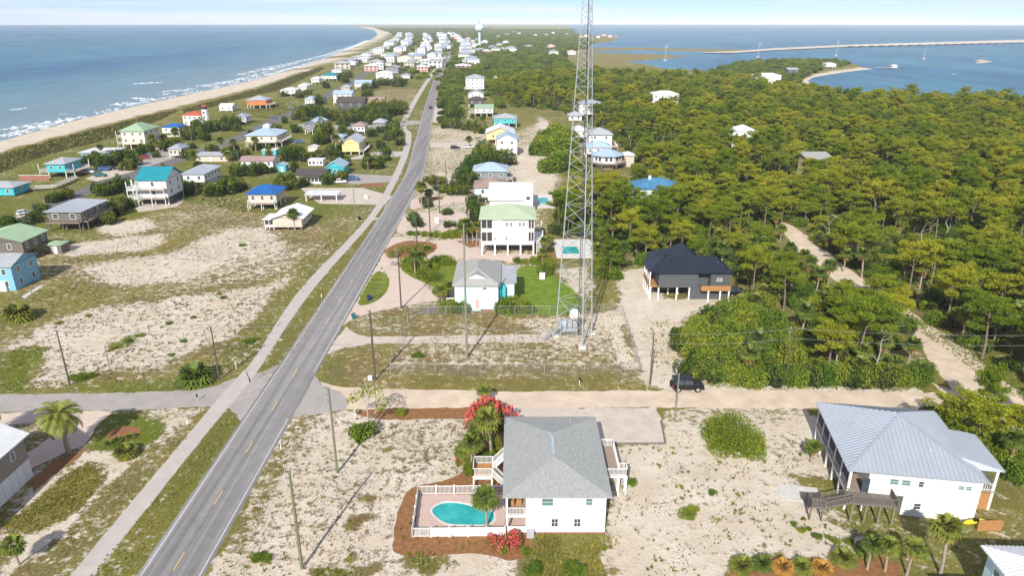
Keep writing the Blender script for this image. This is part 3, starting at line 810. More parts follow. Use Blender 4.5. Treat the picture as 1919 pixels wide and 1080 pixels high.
# side roads
sheet('side_road', gp([(-140, 742), (0, 740), (250, 737), (350, 733), (405, 724), (455, 705), (482, 700), (543, 676), (560, 690), (470, 806), (445, 783), (432, 766), (415, 768), (392, 763), (212, 770), (0, 773), (-140, 775)]), 'asphalt_pale', .006)
sheet('side_apron', gp([(575, 690), (588, 703), (602, 722), (640, 737), (655, 757), (645, 768), (580, 777), (546, 783), (530, 800), (500, 790)]), 'asphalt_pale', .006)
sheet('sand_road', gp([(600, 716), (640, 726), (700, 728), (960, 735), (1220, 733), (1440, 732), (1740, 737), (1765, 735), (1735, 712), (1800, 740), (1880, 775), (1960, 800), (1960, 850), (1860, 800), (1750, 770), (1534, 765), (1439, 767), (1232, 764), (960, 768), (760, 768), (660, 768), (640, 765)]), 'sand_road', .005)
sheet('sand_lane', gp([(1458, 416), (1480, 420), (1530, 454), (1576, 494), (1620, 526), (1668, 558), (1746, 610), (1808, 650), (1870, 705), (1960, 765), (1960, 835), (1875, 795), (1792, 738), (1752, 690), (1716, 632), (1630, 572), (1570, 532), (1490, 466)]), 'sand_road', .007)
sheet('driveway', gp([(940, 766), (1232, 764), (1246, 832), (1118, 832), (1118, 800), (945, 800)]), 'shell_drive', .009)
sheet('compound_drive', gp([(605, 668), (648, 612), (668, 626), (690, 632), (1028, 627), (1028, 642), (690, 645), (645, 652)]), 'shell_drive', .008)
sheet('parking_court', smooth(gp([(636, 612), (665, 570), (712, 490), (735, 445), (800, 452), (905, 448), (900, 470), (1012, 478), (1030, 490), (1000, 496), (870, 482), (850, 500), (780, 505), (805, 545), (830, 560), (775, 570), (700, 585), (660, 600)]), 3), 'pink_drive', .006)
sheet('driveway', gp([(740, 408), (765, 398), (895, 400), (895, 428), (880, 436), (745, 436)]), 'pink_drive', .007)
sheet('driveway', gp([(768, 374), (905, 365), (905, 373), (770, 392)]), 'pink_drive', .007)
sheet('driveway', gp([(562, 352), (680, 352), (735, 368), (720, 384), (600, 382), (590, 376)]), 'shell_drive', .007)
sheet('driveway', gp([(690, 412), (735, 400), (720, 412), (600, 416)]), 'shell_drive', .012)
sheet('driveway', gp([(640, 325), (745, 330), (748, 338), (700, 345), (640, 345)]), 'asphalt_pale', .007)
sheet('driveway', gp([(700, 285), (762, 283), (760, 292), (640, 300)]), 'path_concrete', .007)
sheet('cross_street', gp([(560, 232), (640, 235), (762, 226), (800, 226), (805, 231), (640, 242), (560, 240)]), 'asphalt_pale', .012)
sheet('driveway', gp([(800, 196), (840, 200), (890, 226), (880, 232), (806, 229)]), 'shell_drive', .007)
sheet('driveway', gp([(806, 268), (900, 264), (905, 280), (806, 276)]), 'shell_drive', .007)
sheet('driveway', gp([(795, 330), (830, 322), (860, 345), (830, 362), (785, 360), (790, 350), (830, 352), (835, 335)]), 'shell_drive', .009)
sheet('driveway', gp([(0, 775), (60, 772), (212, 770), (180, 800), (160, 835), (120, 850), (58, 880), (50, 850), (100, 815), (70, 800), (85, 785), (0, 800)]), 'pink_drive', .009)
sheet('beach_street', gp([(-60, 450), (0, 420), (110, 372), (175, 343), (260, 318), (330, 295), (420, 265), (470, 240), (545, 208), (600, 180), (640, 160), (690, 130), (720, 110), (745, 92), (752, 93), (728, 113), (700, 133), (655, 162), (615, 185), (560, 212), (490, 245), (440, 268), (350, 300), (280, 325), (190, 352), (120, 388), (0, 440), (-60, 472)]), 'asphalt_dark', .009)
sheet('driveway', gp([(265, 275), (310, 262), (350, 268), (345, 290), (290, 312), (255, 318), (240, 300)]), 'asphalt_pale', .007)
sheet('driveway', gp([(215, 310), (260, 308), (250, 322), (180, 340), (160, 335)]), 'shell_drive', .007)
sheet('driveway', gp([(0, 415), (25, 405), (55, 400), (0, 425)]), 'pink_drive', .013)
sheet('driveway', gp([(250, 385), (330, 365), (350, 372), (330, 388), (260, 398)]), 'shell_drive', .007)
sheet('sidewalk', gp([(40, 556), (75, 535), (82, 535), (46, 560)]), 'concrete', .006)
sheet('dune_track', gp([(120, 478), (300, 437), (306, 440), (140, 482)]), 'shell_drive', .005)
# beds of pine straw and lawns
sheet('pine_straw_bed', smooth(gp([(735, 1022), (750, 950), (772, 915), (830, 902), (872, 882), (892, 845), (910, 805), (952, 800), (950, 930), (948, 960), (985, 1000), (1000, 1030), (960, 1052), (930, 1045), (880, 1038), (800, 1045), (750, 1040)]), 3), 'pine_straw', .005)
sheet('pine_straw_bed', smooth(gp([(668, 777), (700, 768), (800, 765), (905, 764), (960, 770), (900, 784), (800, 786), (730, 788)]), 3), 'pine_straw', .008)
sheet('pine_straw_bed', gp([(1362, 1100), (1372, 1052), (1460, 1047), (1560, 1062), (1640, 1040), (1690, 1058), (1702, 1100)]), 'pine_straw', .006)
sheet('pine_straw_bed', gp([(58, 905), (110, 862), (148, 848), (162, 842), (150, 858), (95, 895), (62, 925)]), 'pine_straw', .008)
sheet('pine_straw_bed', smooth(gp([(198, 828), (205, 810), (225, 800), (258, 802), (262, 812), (240, 826), (215, 832)]), 3), 'pine_straw', .009)
sheet('pine_straw_bed', smooth(gp([(720, 470), (760, 452), (820, 458), (800, 480), (760, 484), (730, 480)]), 3), 'pine_straw', .011)
sheet('pine_straw_bed', gp([(855, 452), (898, 450), (898, 462), (880, 464)]), 'pine_straw', .012)
sheet('pine_straw_bed', gp([(1005, 478), (1045, 476), (1050, 490), (1015, 492)]), 'pine_straw', .011)
sheet('pine_straw_bed', gp([(676, 344), (720, 342), (718, 350), (680, 352)]), 'pine_straw', .013)
sheet('pine_straw_bed', gp([(800, 370), (830, 368), (830, 374), (805, 376)]), 'pine_straw', .013)
sheet('lawn', smooth(gp([(972, 503), (1010, 502), (1050, 528), (1082, 552), (1088, 588), (1000, 590), (940, 589), (955, 545)]), 3), 'lawn', .010)
sheet('lawn', smooth(gp([(672, 571), (684, 540), (706, 510), (724, 514), (730, 532), (720, 552), (700, 567)]), 4), 'green_grass', .012)
sheet('garden_bed', smooth(gp([(752, 505), (780, 488), (850, 486), (860, 520), (848, 545), (800, 532)]), 3), 'green_grass', .011)

sheet('causeway', gp([(1300, 98.5), (1390, 94.5), (1440, 90.5), (1580, 83.5), (1660, 81.0), (1919, 73.5), (2150, 68), (2150, 72), (1919, 78.5), (1700, 84.5), (1590, 87.0), (1450, 93.5), (1380, 98.5)], .4), 'sand_white', .4)

# ------------------------------------------------------------------ house kit
def ribs(mb, poly, step, w=.05, h=.045, m=0):
    P = [Vector(p) for p in poly]
    n = (P[1] - P[0]).cross(P[2] - P[0]).normalized()
    if n.z < 0: n = -n
    s = Vector((0, 0, 1)) - n * n.z
    if s.length < 1e-3: return
    s.normalize(); t = s.cross(n)
    c = P[0]
    ts = [(p - c).dot(t) for p in P]
    k0, k1 = min(ts), max(ts)
    x = k0 + step * .5
    while x < k1:
        hits = []
        for i in range(len(P)):
            a, b = P[i], P[(i + 1) % len(P)]
            ta, tb = ts[i], ts[(i + 1) % len(P)]
            if (ta - x) * (tb - x) < 0:
                f = (x - ta) / (tb - ta); hits.append((a + (b - a) * f))
        if len(hits) >= 2:
            a, b = hits[0], hits[1]
            if (b - a).length > .2:
                mb.bar(a + n * h * .4, b + n * h * .4, w, h, m)
        x += step
def roof(root, kind, x0, x1, y0, y1, z, rise, material, axis=None, rib=0.0, wall=None, over=.0, name='roof', t=.16):
    """hip, gable, shed or flat roof over a rectangle; kept as one part, gable ends as another"""
    mb = MB()
    axis = axis or ('x' if x1 - x0 >= y1 - y0 else 'y')
    xm, ym = (x0 + x1) / 2, (y0 + y1) / 2
    a, b, c, d = (x0, y0, z), (x1, y0, z), (x1, y1, z), (x0, y1, z)
    tops = []
    if kind == 'hip':
        run = min(x1 - x0, y1 - y0) / 2 * .98
        if axis == 'x':
            e, f = (x0 + run, ym, z + rise), (x1 - run, ym, z + rise)
            tops = [[a, b, f, e], [c, d, e, f], [b, c, f], [d, a, e]]
        else:
            e, f = (xm, y0 + run, z + rise), (xm, y1 - run, z + rise)
            tops = [[a, b, e], [b, c, f, e], [c, d, f], [d, a, e, f]]
    elif kind == 'gable':
        if axis == 'x':
            e, f = (x0, ym, z + rise), (x1, ym, z + rise)
            tops = [[a, b, f, e], [c, d, e, f]]
            ends = [[(x0 + over, y0 + over, z), (x0 + over, y1 - over, z), (x0 + over, ym, z + rise * .93)], [(x1 - over, y0 + over, z), (x1 - over, y1 - over, z), (x1 - over, ym, z + rise * .93)]]
        else:
            e, f = (xm, y0, z + rise), (xm, y1, z + rise)
            tops = [[b, c, f, e], [d, a, e, f]]
            ends = [[(x0 + over, y0 + over, z), (x1 - over, y0 + over, z), (xm, y0 + over, z + rise * .93)], [(x0 + over, y1 - over, z), (x1 - over, y1 - over, z), (xm, y1 - over, z + rise * .93)]]
    elif kind == 'shed':
        c, d = (x1, y1, z + rise), (x0, y1, z + rise)
        tops = [[a, b, c, d]]
    else:
        tops = [[a, b, c, d]]
    for p in tops:
        mb.face(p)
        mb.face([(q[0], q[1], q[2] - t) for q in p][::-1])
    if kind in ('hip', 'flat', 'shed'):
        loop = [a, b, c, d]
    elif axis == 'x':
        loop = [a, b, f, c, d, e]
    else:
        loop = [a, e, b, c, f, d]
    for i in range(len(loop)):
        p, q = loop[i], loop[(i + 1) % len(loop)]
        mb.face([(p[0], p[1], p[2] - t), (q[0], q[1], q[2] - t), q, p])
    if rib:
        for p in tops: ribs(mb, p, rib)
    o = mb.build(name, material, root)
    if kind == 'gable' and wall:
        for p in ends:
            g = MB(); g.face(p); g.build('gable', wall, root)
    return o
_WIN = {}
def window(root, face, a, z, w, h, W, D, glass='glass', grid=0, frame='white_trim', x0=0.0, y0=0.0):
    """a = distance along the face, z = middle height"""
    key = (round(w, 2), round(h, 2), glass, grid, frame)
    if key not in _WIN:
        mb = MB(); b = .12
        mb.box(-w / 2 - b, w / 2 + b, -.06, .02, h / 2, h / 2 + b); mb.box(-w / 2 - b, w / 2 + b, -.06, .02, -h / 2 - b, -h / 2)
        mb.box(-w / 2 - b, -w / 2, -.06, .02, -h / 2, h / 2); mb.box(w / 2, w / 2 + b, -.06, .02, -h / 2, h / 2)
        mb.box(-w / 2, w / 2, -.045, .01, -.025, .025)
        if grid: mb.box(-.03, .03, -.05, .01, -h / 2, h / 2)
        p = MB().box(-w / 2, w / 2, -.03, .0, -h / 2, h / 2)
        _WIN[key] = (mb.mesh('window', frame), p.mesh('pane', glass))
    fm, pm = _WIN[key]
    loc, rz = {'f': ((x0 + a, y0, z), 0), 'b': ((x0 + a, y0 + D, z), math.pi), 'l': ((x0, y0 + a, z), -math.pi / 2), 'r': ((x0 + W, y0 + a, z), math.pi / 2)}[face]
    o = link('window', fm, root, loc, rz)
    link('pane', pm, o)
    return o
def railing(root, pts, z, h=1.0, material='white_trim', step=.2, name='railing', bal=.05):
    mb = MB()
    for p, q in zip(pts[:-1], pts[1:]):
        p = Vector((p[0], p[1], p[2] if len(p) > 2 else z)); q = Vector((q[0], q[1], q[2] if len(q) > 2 else z))
        up = Vector((0, 0, 1))
        mb.bar(p + up * h, q + up * h, .10, .07); mb.bar(p + up * .12, q + up * .12, .06, .06)
        n = max(1, int((q - p).length / step))
        for i in range(n + 1):
            c = p + (q - p) * (i / n)
            wd = .11 if i in (0, n) else bal
            mb.bar(c + up * .05, c + up * (h - .03), wd, wd)
    return mb.build(name, material, root)
_PM = {}
def post(root, x, y, z0, z1, r=.13, material='white_trim', name='post'):
    key = (round(z1 - z0, 2), r, material)
    if key not in _PM:
        _PM[key] = MB().box(-r, r, -r, r, 0, z1 - z0).mesh(name, material)
    return link(name, _PM[key], root, (x, y, z0))
def boxpart(root, name, material, *b):
    return MB().box(*b).build(name, material, root)
def stairs(root, p, q, width, n, material='white_trim', rails=True, name='stair'):
    """flight from p (low) to q (high); p, q midpoints of its ends"""
    p, q = Vector(p), Vector(q)
    d = Vector((q.x - p.x, q.y - p.y, 0)); L_ = d.length; d.normalize(); s = Vector((-d.y, d.x, 0)) * (width / 2)
    mb = MB()
    for i in range(n):
        a = p + d * (L_ * i / n); b = p + d * (L_ * (i + 1) / n); z = p.z + (q.z - p.z) * (i + 1) / n
        mb.bar(Vector((*(a + b).xy / 2, z)) - s, Vector((*(a + b).xy / 2, z)) + s, L_ / n * 1.02, .06)
    for k in (-1, 1):
        mb.bar(p + s * k, q + s * k, .06, .22)
    o = mb.build(name, material, root)
    if rails:
        for k in (-1, 1):
            railing(root, [tuple(p + s * k), tuple(q + s * k)], 0, .95, material, .22)
    return o
def root_at(name, label, cat, fl, fr, group=None):
    a, b = (G(*fl) if len(fl) == 2 and not isinstance(fl, Vector) else Vector(fl)), (G(*fr) if not isinstance(fr, Vector) else Vector(fr))
    d = b - a
    return thing(name, label, cat, (a.x, a.y, 0), math.atan2(d.y, d.x), group), d.length
def house(label, fl, fr, depth, floors=1, stilt=0.0, fh=2.8, wall='white_siding', rf=('hip', 'metal_grey', 1.6), axis=None, over=.5, win=(2, 2), rib=0.0,
          deck=None, dd=2.2, rail='white_trim', pmat='white_trim', lower=None, glass='glass', door=None, name='beach_house', cat='house', square=True, W=None, group=None, chimney=False, winsize=(.9, 1.25)):
    """wooden beach house; fl, fr = photograph pixels of its front wall's lower corners"""
    a, b = G(*fl), G(*fr)
    if square:
        b.y = a.y = (a.y + b.y) / 2
    d = b - a
    root = thing(name, label, cat, (a.x, a.y, 0), math.atan2(d.y, d.x), group)
    W = W or d.length
    D = depth; H = stilt + floors * fh
    boxpart(root, 'wall', wall, 0, W, 0, D, stilt, H)
    if stilt > .4:
        nx, ny = max(2, int(W / 3.6) + 1), max(2, int(D / 4.5) + 1)
        for i in range(nx):
            for j in range(ny):
                if 0 < i < nx - 1 and 0 < j < ny - 1: continue
                post(root, .2 + (W - .4) * i / (nx - 1), .2 + (D - .4) * j / (ny - 1), -.1, stilt, .15, pmat)
        if lower:
            boxpart(root, 'lower_wall', lower, W * .12, W * .88, D * .25, D * .95, 0, stilt - .02)
    kind, rm, rise = rf
    roof(root, kind, -over, W + over, -over, D + over, H + .14, rise, rm, axis, rib, wall, over)
    nf, ns = win
    ww, wh = winsize
    for k in range(floors):
        zc = stilt + k * fh + fh * .55
        for i in range(nf):
            window(root, 'f', W * (i + .5) / nf, zc, ww, wh, W, D, glass)
        for i in range(ns):
            for f in ('l', 'r'):
                if (f == 'r') == (a.x < 0) or floors > 2:
                    window(root, f, D * (i + .5) / ns, zc, ww, wh, W, D, glass)
    if stilt <= .4 or door:
        dr = boxpart(root, 'door', 'white_trim', W * .46, W * .46 + .95, -.05, .0, stilt + .02, stilt + 2.1)
        boxpart(dr, 'handle', 'chrome', W * .46 + .8, W * .46 + .86, -.10, -.05, stilt + .98, stilt + 1.1)
    if deck:
        zz = max(stilt, .3)
        for k in range(floors if 'all' in deck else 1):
            z = zz + k * fh
            if 'f' in deck:
                boxpart(root, 'deck', 'deck_wood', 0, W, -dd, -.003, z - .2, z)
                railing(root, [(0, -.06), (0, -dd + .06), (W, -dd + .06), (W, -.06)], z, 1.0, rail, .3)
            if 'r' in deck:
                boxpart(root, 'deck', 'deck_wood', W + .003, W + dd, 0, D, z - .2, z)
                railing(root, [(W + .06, .06), (W + dd - .06, .06), (W + dd - .06, D - .06), (W + .06, D - .06)], z, 1.0, rail, .3)
            if 'l' in deck:
                boxpart(root, 'deck', 'deck_wood', -dd, -.003, 0, D, z - .2, z)
                railing(root, [(-.06, .06), (-dd + .06, .06), (-dd + .06, D - .06), (-.06, D - .06)], z, 1.0, rail, .3)
        top = H if 'all' in deck or 'c' in deck else zz
        if 'f' in deck:
            n = max(2, int(W / 4) + 1)
            for i in range(n): post(root, .15 + (W - .3) * i / (n - 1), -dd + .15, -.1, top, .1, pmat)
        if 'r' in deck:
            for y in (.15, D - .15): post(root, W + dd - .15, y, -.1, top, .1, pmat)
        if 'l' in deck:
            for y in (.15, D - .15): post(root, -dd + .15, y, -.1, top, .1, pmat)
    if chimney:
        boxpart(root, 'chimney', 'white_trim', W * .3, W * .3 + .8, D * .4, D * .4 + .8, H, H + rise + .8)
    return root

# ------------------------------------------------------------------ white house with the pool (foreground)
def white_pool_house():
    y0 = G(985, 1000).y; x0 = G(948, 1000).x; xw = G(985, 1000).x; x1 = G(1133, 1000).x
    H = top_height(1133, 1000, 931)
    y1 = G(1000, 783, H).y - .4
    r = thing('beach_house', 'white two-storey house with grey shingle hip roof beside the turquoise pool', 'house', (x0, y0, 0))
    W, D, w0 = x1 - x0, y1 - y0, xw - x0
    pd = 3.4                                                   # porch depth
    boxpart(r, 'wall', 'white_siding', w0, W, 0, D, 0, H)
    boxpart(r, 'wall', 'white_siding', 0, w0 - .003, pd, D, 0, H)
    # siding courses too fine to see; corner boards and band are trim
    boxpart(r, 'band_board', 'white_trim', w0 - .02, W + .02, -.03, -.002, H - .35, H - .05)
    roof(r, 'hip', -.35, W + .65, -.35, D + .4, H + .12, 1.35, 'shingle_grey', 'y')
    rid = MB(); xm = W / 2 + .15
    rid.bar((xm - .1, 6.8, H + 1.50), (xm - .1, 10.6, H + 1.50), .32, .06)
    rid.build('ridge_vent', 'metal_bluegrey', r)
    for vx, vy in ((W * .74, D * .87), (W * .86, D * .66), (W * .8, D * .4)):
        zz = H + .1 + (W + .65 - vx) / (W / 2 + .5) * 1.35
        MB().tube([(vx, vy, zz - .1), (vx, vy, zz + .45)], .07, 6).build('vent_pipe', 'metal_grey', r)
    # porch on two levels
    z2 = H * .49
    boxpart(r, 'porch_floor', 'deck_wood', 0, w0 - .003, 0, pd - .003, z2 - .22, z2)
    boxpart(r, 'fascia', 'white_trim', -.03, w0, -.05, -.003, z2 - .3, z2 + .02)
    boxpart(r, 'porch_floor', 'pool_paver', 0, w0 - .003, 0, pd - .003, 0, .08)
    railing(r, [(.1, .06), (w0 - .1, .06)], z2, 1.0, 'white_trim', .16)
    railing(r, [(.06, .1), (.06, pd - .1)], z2, 1.0, 'white_trim', .16)
    for px, py in ((.12, .12), (.12, pd - .15)): post(r, px, py, 0, H, .12)
    boxpart(r, 'porch_wall', 'white_trim', .24, w0 - .003, .05, .18, .08, .9)
    boxpart(r, 'porch_chair', 'new_wood', .4, 1.0, 1.6, 2.2, z2, z2 + .8)
    boxpart(r, 'porch_chair', 'new_wood', 1.3, 1.9, 1.8, 2.4, z2, z2 + .8)
    u = lambda px: G(px, 1000).x - x0
    window(r, 'f', u(1025), H - .82, 1.3, 1.0, W, D, 'green_glass')
    window(r, 'f', u(1101.5), H - .78, .75, .92, W, D, 'green_glass')
    for px in (1039, 1081): window(r, 'f', u(px), H * .29, .72, 1.08, W, D, 'glass', 1, 'white_trim')
    for i in range(3): window(r, 'r', D * (.15 + .3 * i), H * .75, .9, 1.2, W, D)
    boxpart(r, 'footing', 'pink_brick', w0, W + .05, -.12, -.003, -.1, .14)
    boxpart(r, 'air_conditioner', 'metal_grey', w0 + .1, w0 + 1.0, -.95, -.15, 0, .75)
    # stair tower on the pool side
    p = lambda a, b, z: (lambda q: (q.x - x0, q.y - y0))(G(a, b, z))
    zl = 2.1
    lx0, ly0 = p(886, 893, zl); lx1, ly1 = p(924, 869, zl)
    lx1 = max(lx1, lx0 + 2.0)
    boxpart(r, 'landing', 'new_wood', lx0, lx1, ly0, ly1, zl - .18, zl)
    railing(r, [(lx1 - .05, ly0 + .05), (lx0 + .05, ly0 + .05), (lx0 + .05, ly1 - .05), (lx1 - .05, ly1 - .05)], zl, 1.1, 'white_trim', .16)
    for a in (lx0 + .1, lx1 - .1):
        for b in (ly0 + .1, ly1 - .1): post(r, a, b, 0, zl - .18, .1)
    boxpart(r, 'landing_skirt', 'white_trim', lx0, lx1, ly0 - .06, ly0 - .003, zl - .5, zl - .02)
    ym = (ly0 + ly1) / 2
    stairs(r, (lx1, (ym + ly1) / 2, zl), (-.05, (ym + ly1) / 2 + .1, z2 + 1.3), 1.2, 8)
    stairs(r, (-.05, (ym + ly0) / 2, .1), (lx1, (ym + ly0) / 2, zl), 1.2, 10)
    # raised deck on the far side
    zd = 3.1
    a0, b0 = W + .003, p(1139, 893, zd)[1]; a1 = p(1152, 850, zd)[0]; b1 = p(1140, 836, zd)[1]
    boxpart(r, 'deck', 'deck_wood', a0, a1, b0 + 1.3, b1, zd - .2, zd)
    railing(r, [(a0 + .05, b1 - .05), (a1 - .05, b1 - .05), (a1 - .05, b0 + 1.35)], zd, 1.05, 'white_trim', .18)
    c1 = p(1176, 893, zd)[0]
    boxpart(r, 'deck', 'deck_wood', a0, c1, b0, b0 + 1.297, zd - .2, zd)
    boxpart(r, 'fascia', 'white_trim', a0, c1, b0 - .05, b0 - .003, zd - .28, zd + .02)
    railing(r, [(a0 + .05, b0 + .05), (c1 - .05, b0 + .05), (c1 - .05, b0 + 1.25), (a1, b0 + 1.25)], zd, 1.05, 'white_trim', .16)
    for a in (a1 - .1, c1 - .1): post(r, a, b0 + .12, 0, zd - .2, .09)
    for a in (a1 - .1, c1 - .1): post(r, a, b0 + 1.2, 0, zd - .2, .09)
    post(r, a1 - .12, b1 - .15, 0, zd - .2, .09)
    return r, x0, y0
_, AX, AY = white_pool_house()

# pool yard: paved deck with the pool cut out of it, fence round it
def pool_yard():
    fl, bl = G(773, 1008), G(784, 928); fr, br = Vector((AX - .1, G(945, 1006).y, 0)), Vector((AX - .1, bl.y, 0))
    deck = [fl + Vector((.15, .15, 0)), fr + Vector((0, .15, 0)), br - Vector((0, .15, 0)), bl + Vector((.15, -.15, 0))]
    px = [(810, 961), (818, 950), (836, 944), (862, 945), (888, 951), (912, 955), (924, 964), (925, 976), (914, 985), (895, 986), (868, 986), (840, 984), (822, 975)]
    hole = smooth(gp(px), 5)
    zt = .12
    loops = [[Vector((p.x, p.y, zt)) for p in deck], [Vector((p.x, p.y, zt)) for p in hole[::-1]]]
    flat = loops[0] + loops[1]
    r = thing('swimming_pool', 'turquoise kidney-shaped swimming pool in a pink paved deck behind white fence', 'pool', (0, 0, 0))
    mb = MB()
    for tri in tessellate_polygon(loops):
        q = [flat[i] for i in tri]
        if (q[1] - q[0]).cross(q[2] - q[0]).z < 0: q = q[::-1]
        mb.face(q)
    for i in range(4):
        a, b = deck[i], deck[(i + 1) % 4]
        mb.face([(a.x, a.y, -.05), (b.x, b.y, -.05), (b.x, b.y, zt), (a.x, a.y, zt)])
    mb.build('pool_deck', 'pool_paver', r)
    cop = MB(); n = len(hole); c = sum(hole, Vector()) / n
    for i in range(n):
        a, b = hole[i], hole[(i + 1) % n]
        ao, bo = a + (a - c).normalized() * .28, b + (b - c).normalized() * .28
        cop.face([(a.x, a.y, zt + .035), (b.x, b.y, zt + .035), (bo.x, bo.y, zt + .035), (ao.x, ao.y, zt + .035)][::-1])
        cop.face([(a.x, a.y, .01), (b.x, b.y, .01), (b.x, b.y, zt + .035), (a.x, a.y, zt + .035)])
        cop.face([(ao.x, ao.y, zt), (bo.x, bo.y, zt), (bo.x, bo.y, zt + .035), (ao.x, ao.y, zt + .035)])
    cop.build('coping', 'limestone', r)
    w = MB(); w.face([(p.x, p.y, .05) for p in hole][::-1]); w.build('pool_water', 'pool_water', r)
    f = thing('pool_fence', 'white picket fence with solid white panels enclosing the foreground pool yard', 'fence', (fl.x, fl.y, 0))
    Hf = 1.35
    def run(p, q, n, solid=None):
        for i in range(n):
            a, b = p + (q - p) * (i / n) - fl, p + (q - p) * ((i + 1) / n) - fl
            post(f, a.x, a.y, 0, Hf + .12, .09)
            mb = MB(); d = (b - a).normalized(); a2, b2 = a + d * .1, b - d * .1
            if solid and i in solid:
                mb.bar(a2 + Vector((0, 0, Hf * .53)), b2 + Vector((0, 0, Hf * .53)), .05, Hf * .96)
            else:
                for z in (.15, Hf - .05): mb.bar(a2 + Vector((0, 0, z)), b2 + Vector((0, 0, z)), .06, .09)
                k = int((b - a).length / .17)
                for j in range(1, k):
                    c_ = a2 + (b2 - a2) * (j / k); mb.bar(c_ + Vector((0, 0, .1)), c_ + Vector((0, 0, Hf)), .05, .05)
            mb.build('panel', 'white_trim', f)
        post(f, q.x - fl.x, q.y - fl.y, 0, Hf + .12, .09)
    run(fl, fr, 5, (1, 2, 3, 4))
    run(fl, bl, 4)
    run(bl, G(885, 927), 3)
    run(G(885, 927) , Vector((AX - .2, G(885, 927).y, 0)), 2)
pool_yard()

# ------------------------------------------------------------------ white house with the silver roof (right foreground)
def silver_roof_house():
    H = top_height(1825, 986, 909)
    br = G(1825, 986)                                   # lower right front corner
    e0, e1 = G(1589, 884, H), G(1855, 908, H)
    d = (e1 - e0); ang = math.atan2(d.y, d.x)
    d.normalize(); s = Vector((-d.y, d.x, 0))
    W = (e1 - e0).length - .9
    o = e1 - d * (W + .45) + s * .45; o.z = 0
    r = thing('beach_house', 'white raised house with silver ribbed metal roof and grey wooden stair', 'house', o, ang)
    back = G(1535, 758, H); D = (back - e0).dot(s) - .6
    zf = H * .47                                         # floor level
    ux = lambda u, v, z: (lambda q: ((q - o).dot(d), (q - o).dot(s)))(G(u, v, z) - Vector((0, 0, z)))
    wx = ux(1632, 930, H * .7)[0] + .4                  # living wall starts here; porch before it
    boxpart(r, 'wall', 'white_siding', wx, W, 0, D, zf, H)
    lx = ux(1690, 975, 0)[0]
    boxpart(r, 'lower_wall', 'white_siding', lx, W, .004, D - .2, 0, zf - .003)
    boxpart(r, 'band_board', 'white_trim', lx, W + .03, -.05, -.002, zf - .1, zf + .12)
    # screened porch along the left side
    boxpart(r, 'porch_floor', 'deck_wood', 0, wx - .003, 0, D, zf - .25, zf)
    for i in range(6):
        y = .15 + (D - .3) * i / 5
        post(r, .15, y, 0, H, .14)
        if i < 5:
            boxpart(r, 'porch_screen', 'screen_mesh', .10, .14, y + .16, y + (D - .3) / 5 - .16, zf + .9, H - .2)
    boxpart(r, 'porch_parapet', 'grey_siding', .06, .2, .3, D - .3, zf, zf + .88)
    boxpart(r, 'beam', 'white_trim', -.02, .3, -.05, D + .05, zf - .5, zf - .253)
    post(r, wx - .2, .2, 0, zf - .25, .13)
    # roof: ridge along the depth, hip at the front, gable at the back
    mb = MB()
    x0, x1, y0, y1 = -.45, W + .45, -.45, D + .45
    z = H + .12; xm = W / 2 - .1; yr = D / 2 - .2; rise = 3.8
    a, b, c, d2 = (x0, y0, z), (x1, y0, z), (x1, y1, z), (x0, y1, z)
    e, f = (xm, yr, z + rise), (xm, yr + .5, z + rise)
    tops = [[a, b, e], [b, c, f, e], [d2, a, e, f], [c, d2, f]]
    for p in tops:
        mb.face(p); mb.face([(q[0], q[1], q[2] - .16) for q in p][::-1])
    for p, q in ((a, b), (b, c), (c, d2), (d2, a)):
        mb.face([(p[0], p[1], p[2] - .16), (q[0], q[1], q[2] - .16), q, p])
    for p in tops: ribs(mb, p, .55, .09, .10)
    for q in (a, b): mb.bar(Vector(q) + Vector((0, 0, .05)), Vector(e) + Vector((0, 0, .05)), .28, .06)
    rf = mb.build('roof', 'metal_silver', r)
    MB().tube([(W * .66, 3.2, z + 1.0), (W * .66, 3.2, z + 1.75)], .1, 8).build('vent_pipe', 'metal_white', rf)
    # side porch at the right with its own lower roof
    p1 = ux(1883, 886, H); p0 = ux(1831, 816, H)
    sx1, sy0, sy1 = p1[0] + .1, p1[1], p0[1]
    mb = MB()
    zz = H + .10
    q = [(W - 2.6, sy0 + .9, zz + 1.25), (sx1, sy0, zz), (sx1, sy1, zz), (W - 2.6, sy1 - .9, zz + 1.25)]
    q2 = [(W + .45, sy0, zz), (sx1, sy0, zz), (W - 2.6, sy0 + .9, zz + 1.25)]
    for p in (q, q2):
        mb.face(p); mb.face([(k[0], k[1], k[2] - .15) for k in p][::-1]); ribs(mb, p, .42, .06, .06)
    mb.build('porch_roof', 'metal_silver', r)
    boxpart(r, 'porch_floor', 'deck_wood', W + .003, sx1 - .4, sy0 + .4, sy1 - .4, zf - .2, zf)
    for y in (sy0 + .6, sy1 - .6): post(r, sx1 - .55, y, 0, H + .02, .16)
    railing(r, [(W + .1, sy0 + .5), (sx1 - .5, sy0 + .5), (sx1 - .5, sy1 - .5)], zf, 1.0, 'white_trim', .25)
    boxpart(r, 'lattice_wall', 'new_wood', W + .4, sx1 - .7, sy0 + .5, sy0 + .6, .0, zf - .4)
    # windows
    wz = H * .80
    for u in (1676, 1697): window(r, 'f', ux(u, 904, wz)[0], wz, .95, .75, W, D, 'green_glass')
    window(r, 'f', ux(1726, 908, wz)[0], wz, .55, .75, W, D)
    for u in (1799, 1812): window(r, 'f', ux(u, 912, wz)[0], wz, .62, .5, W, D, 'green_glass')
    window(r, 'f', ux(1722, 957, 1.5)[0], 1.55, .75, .8, W, D)
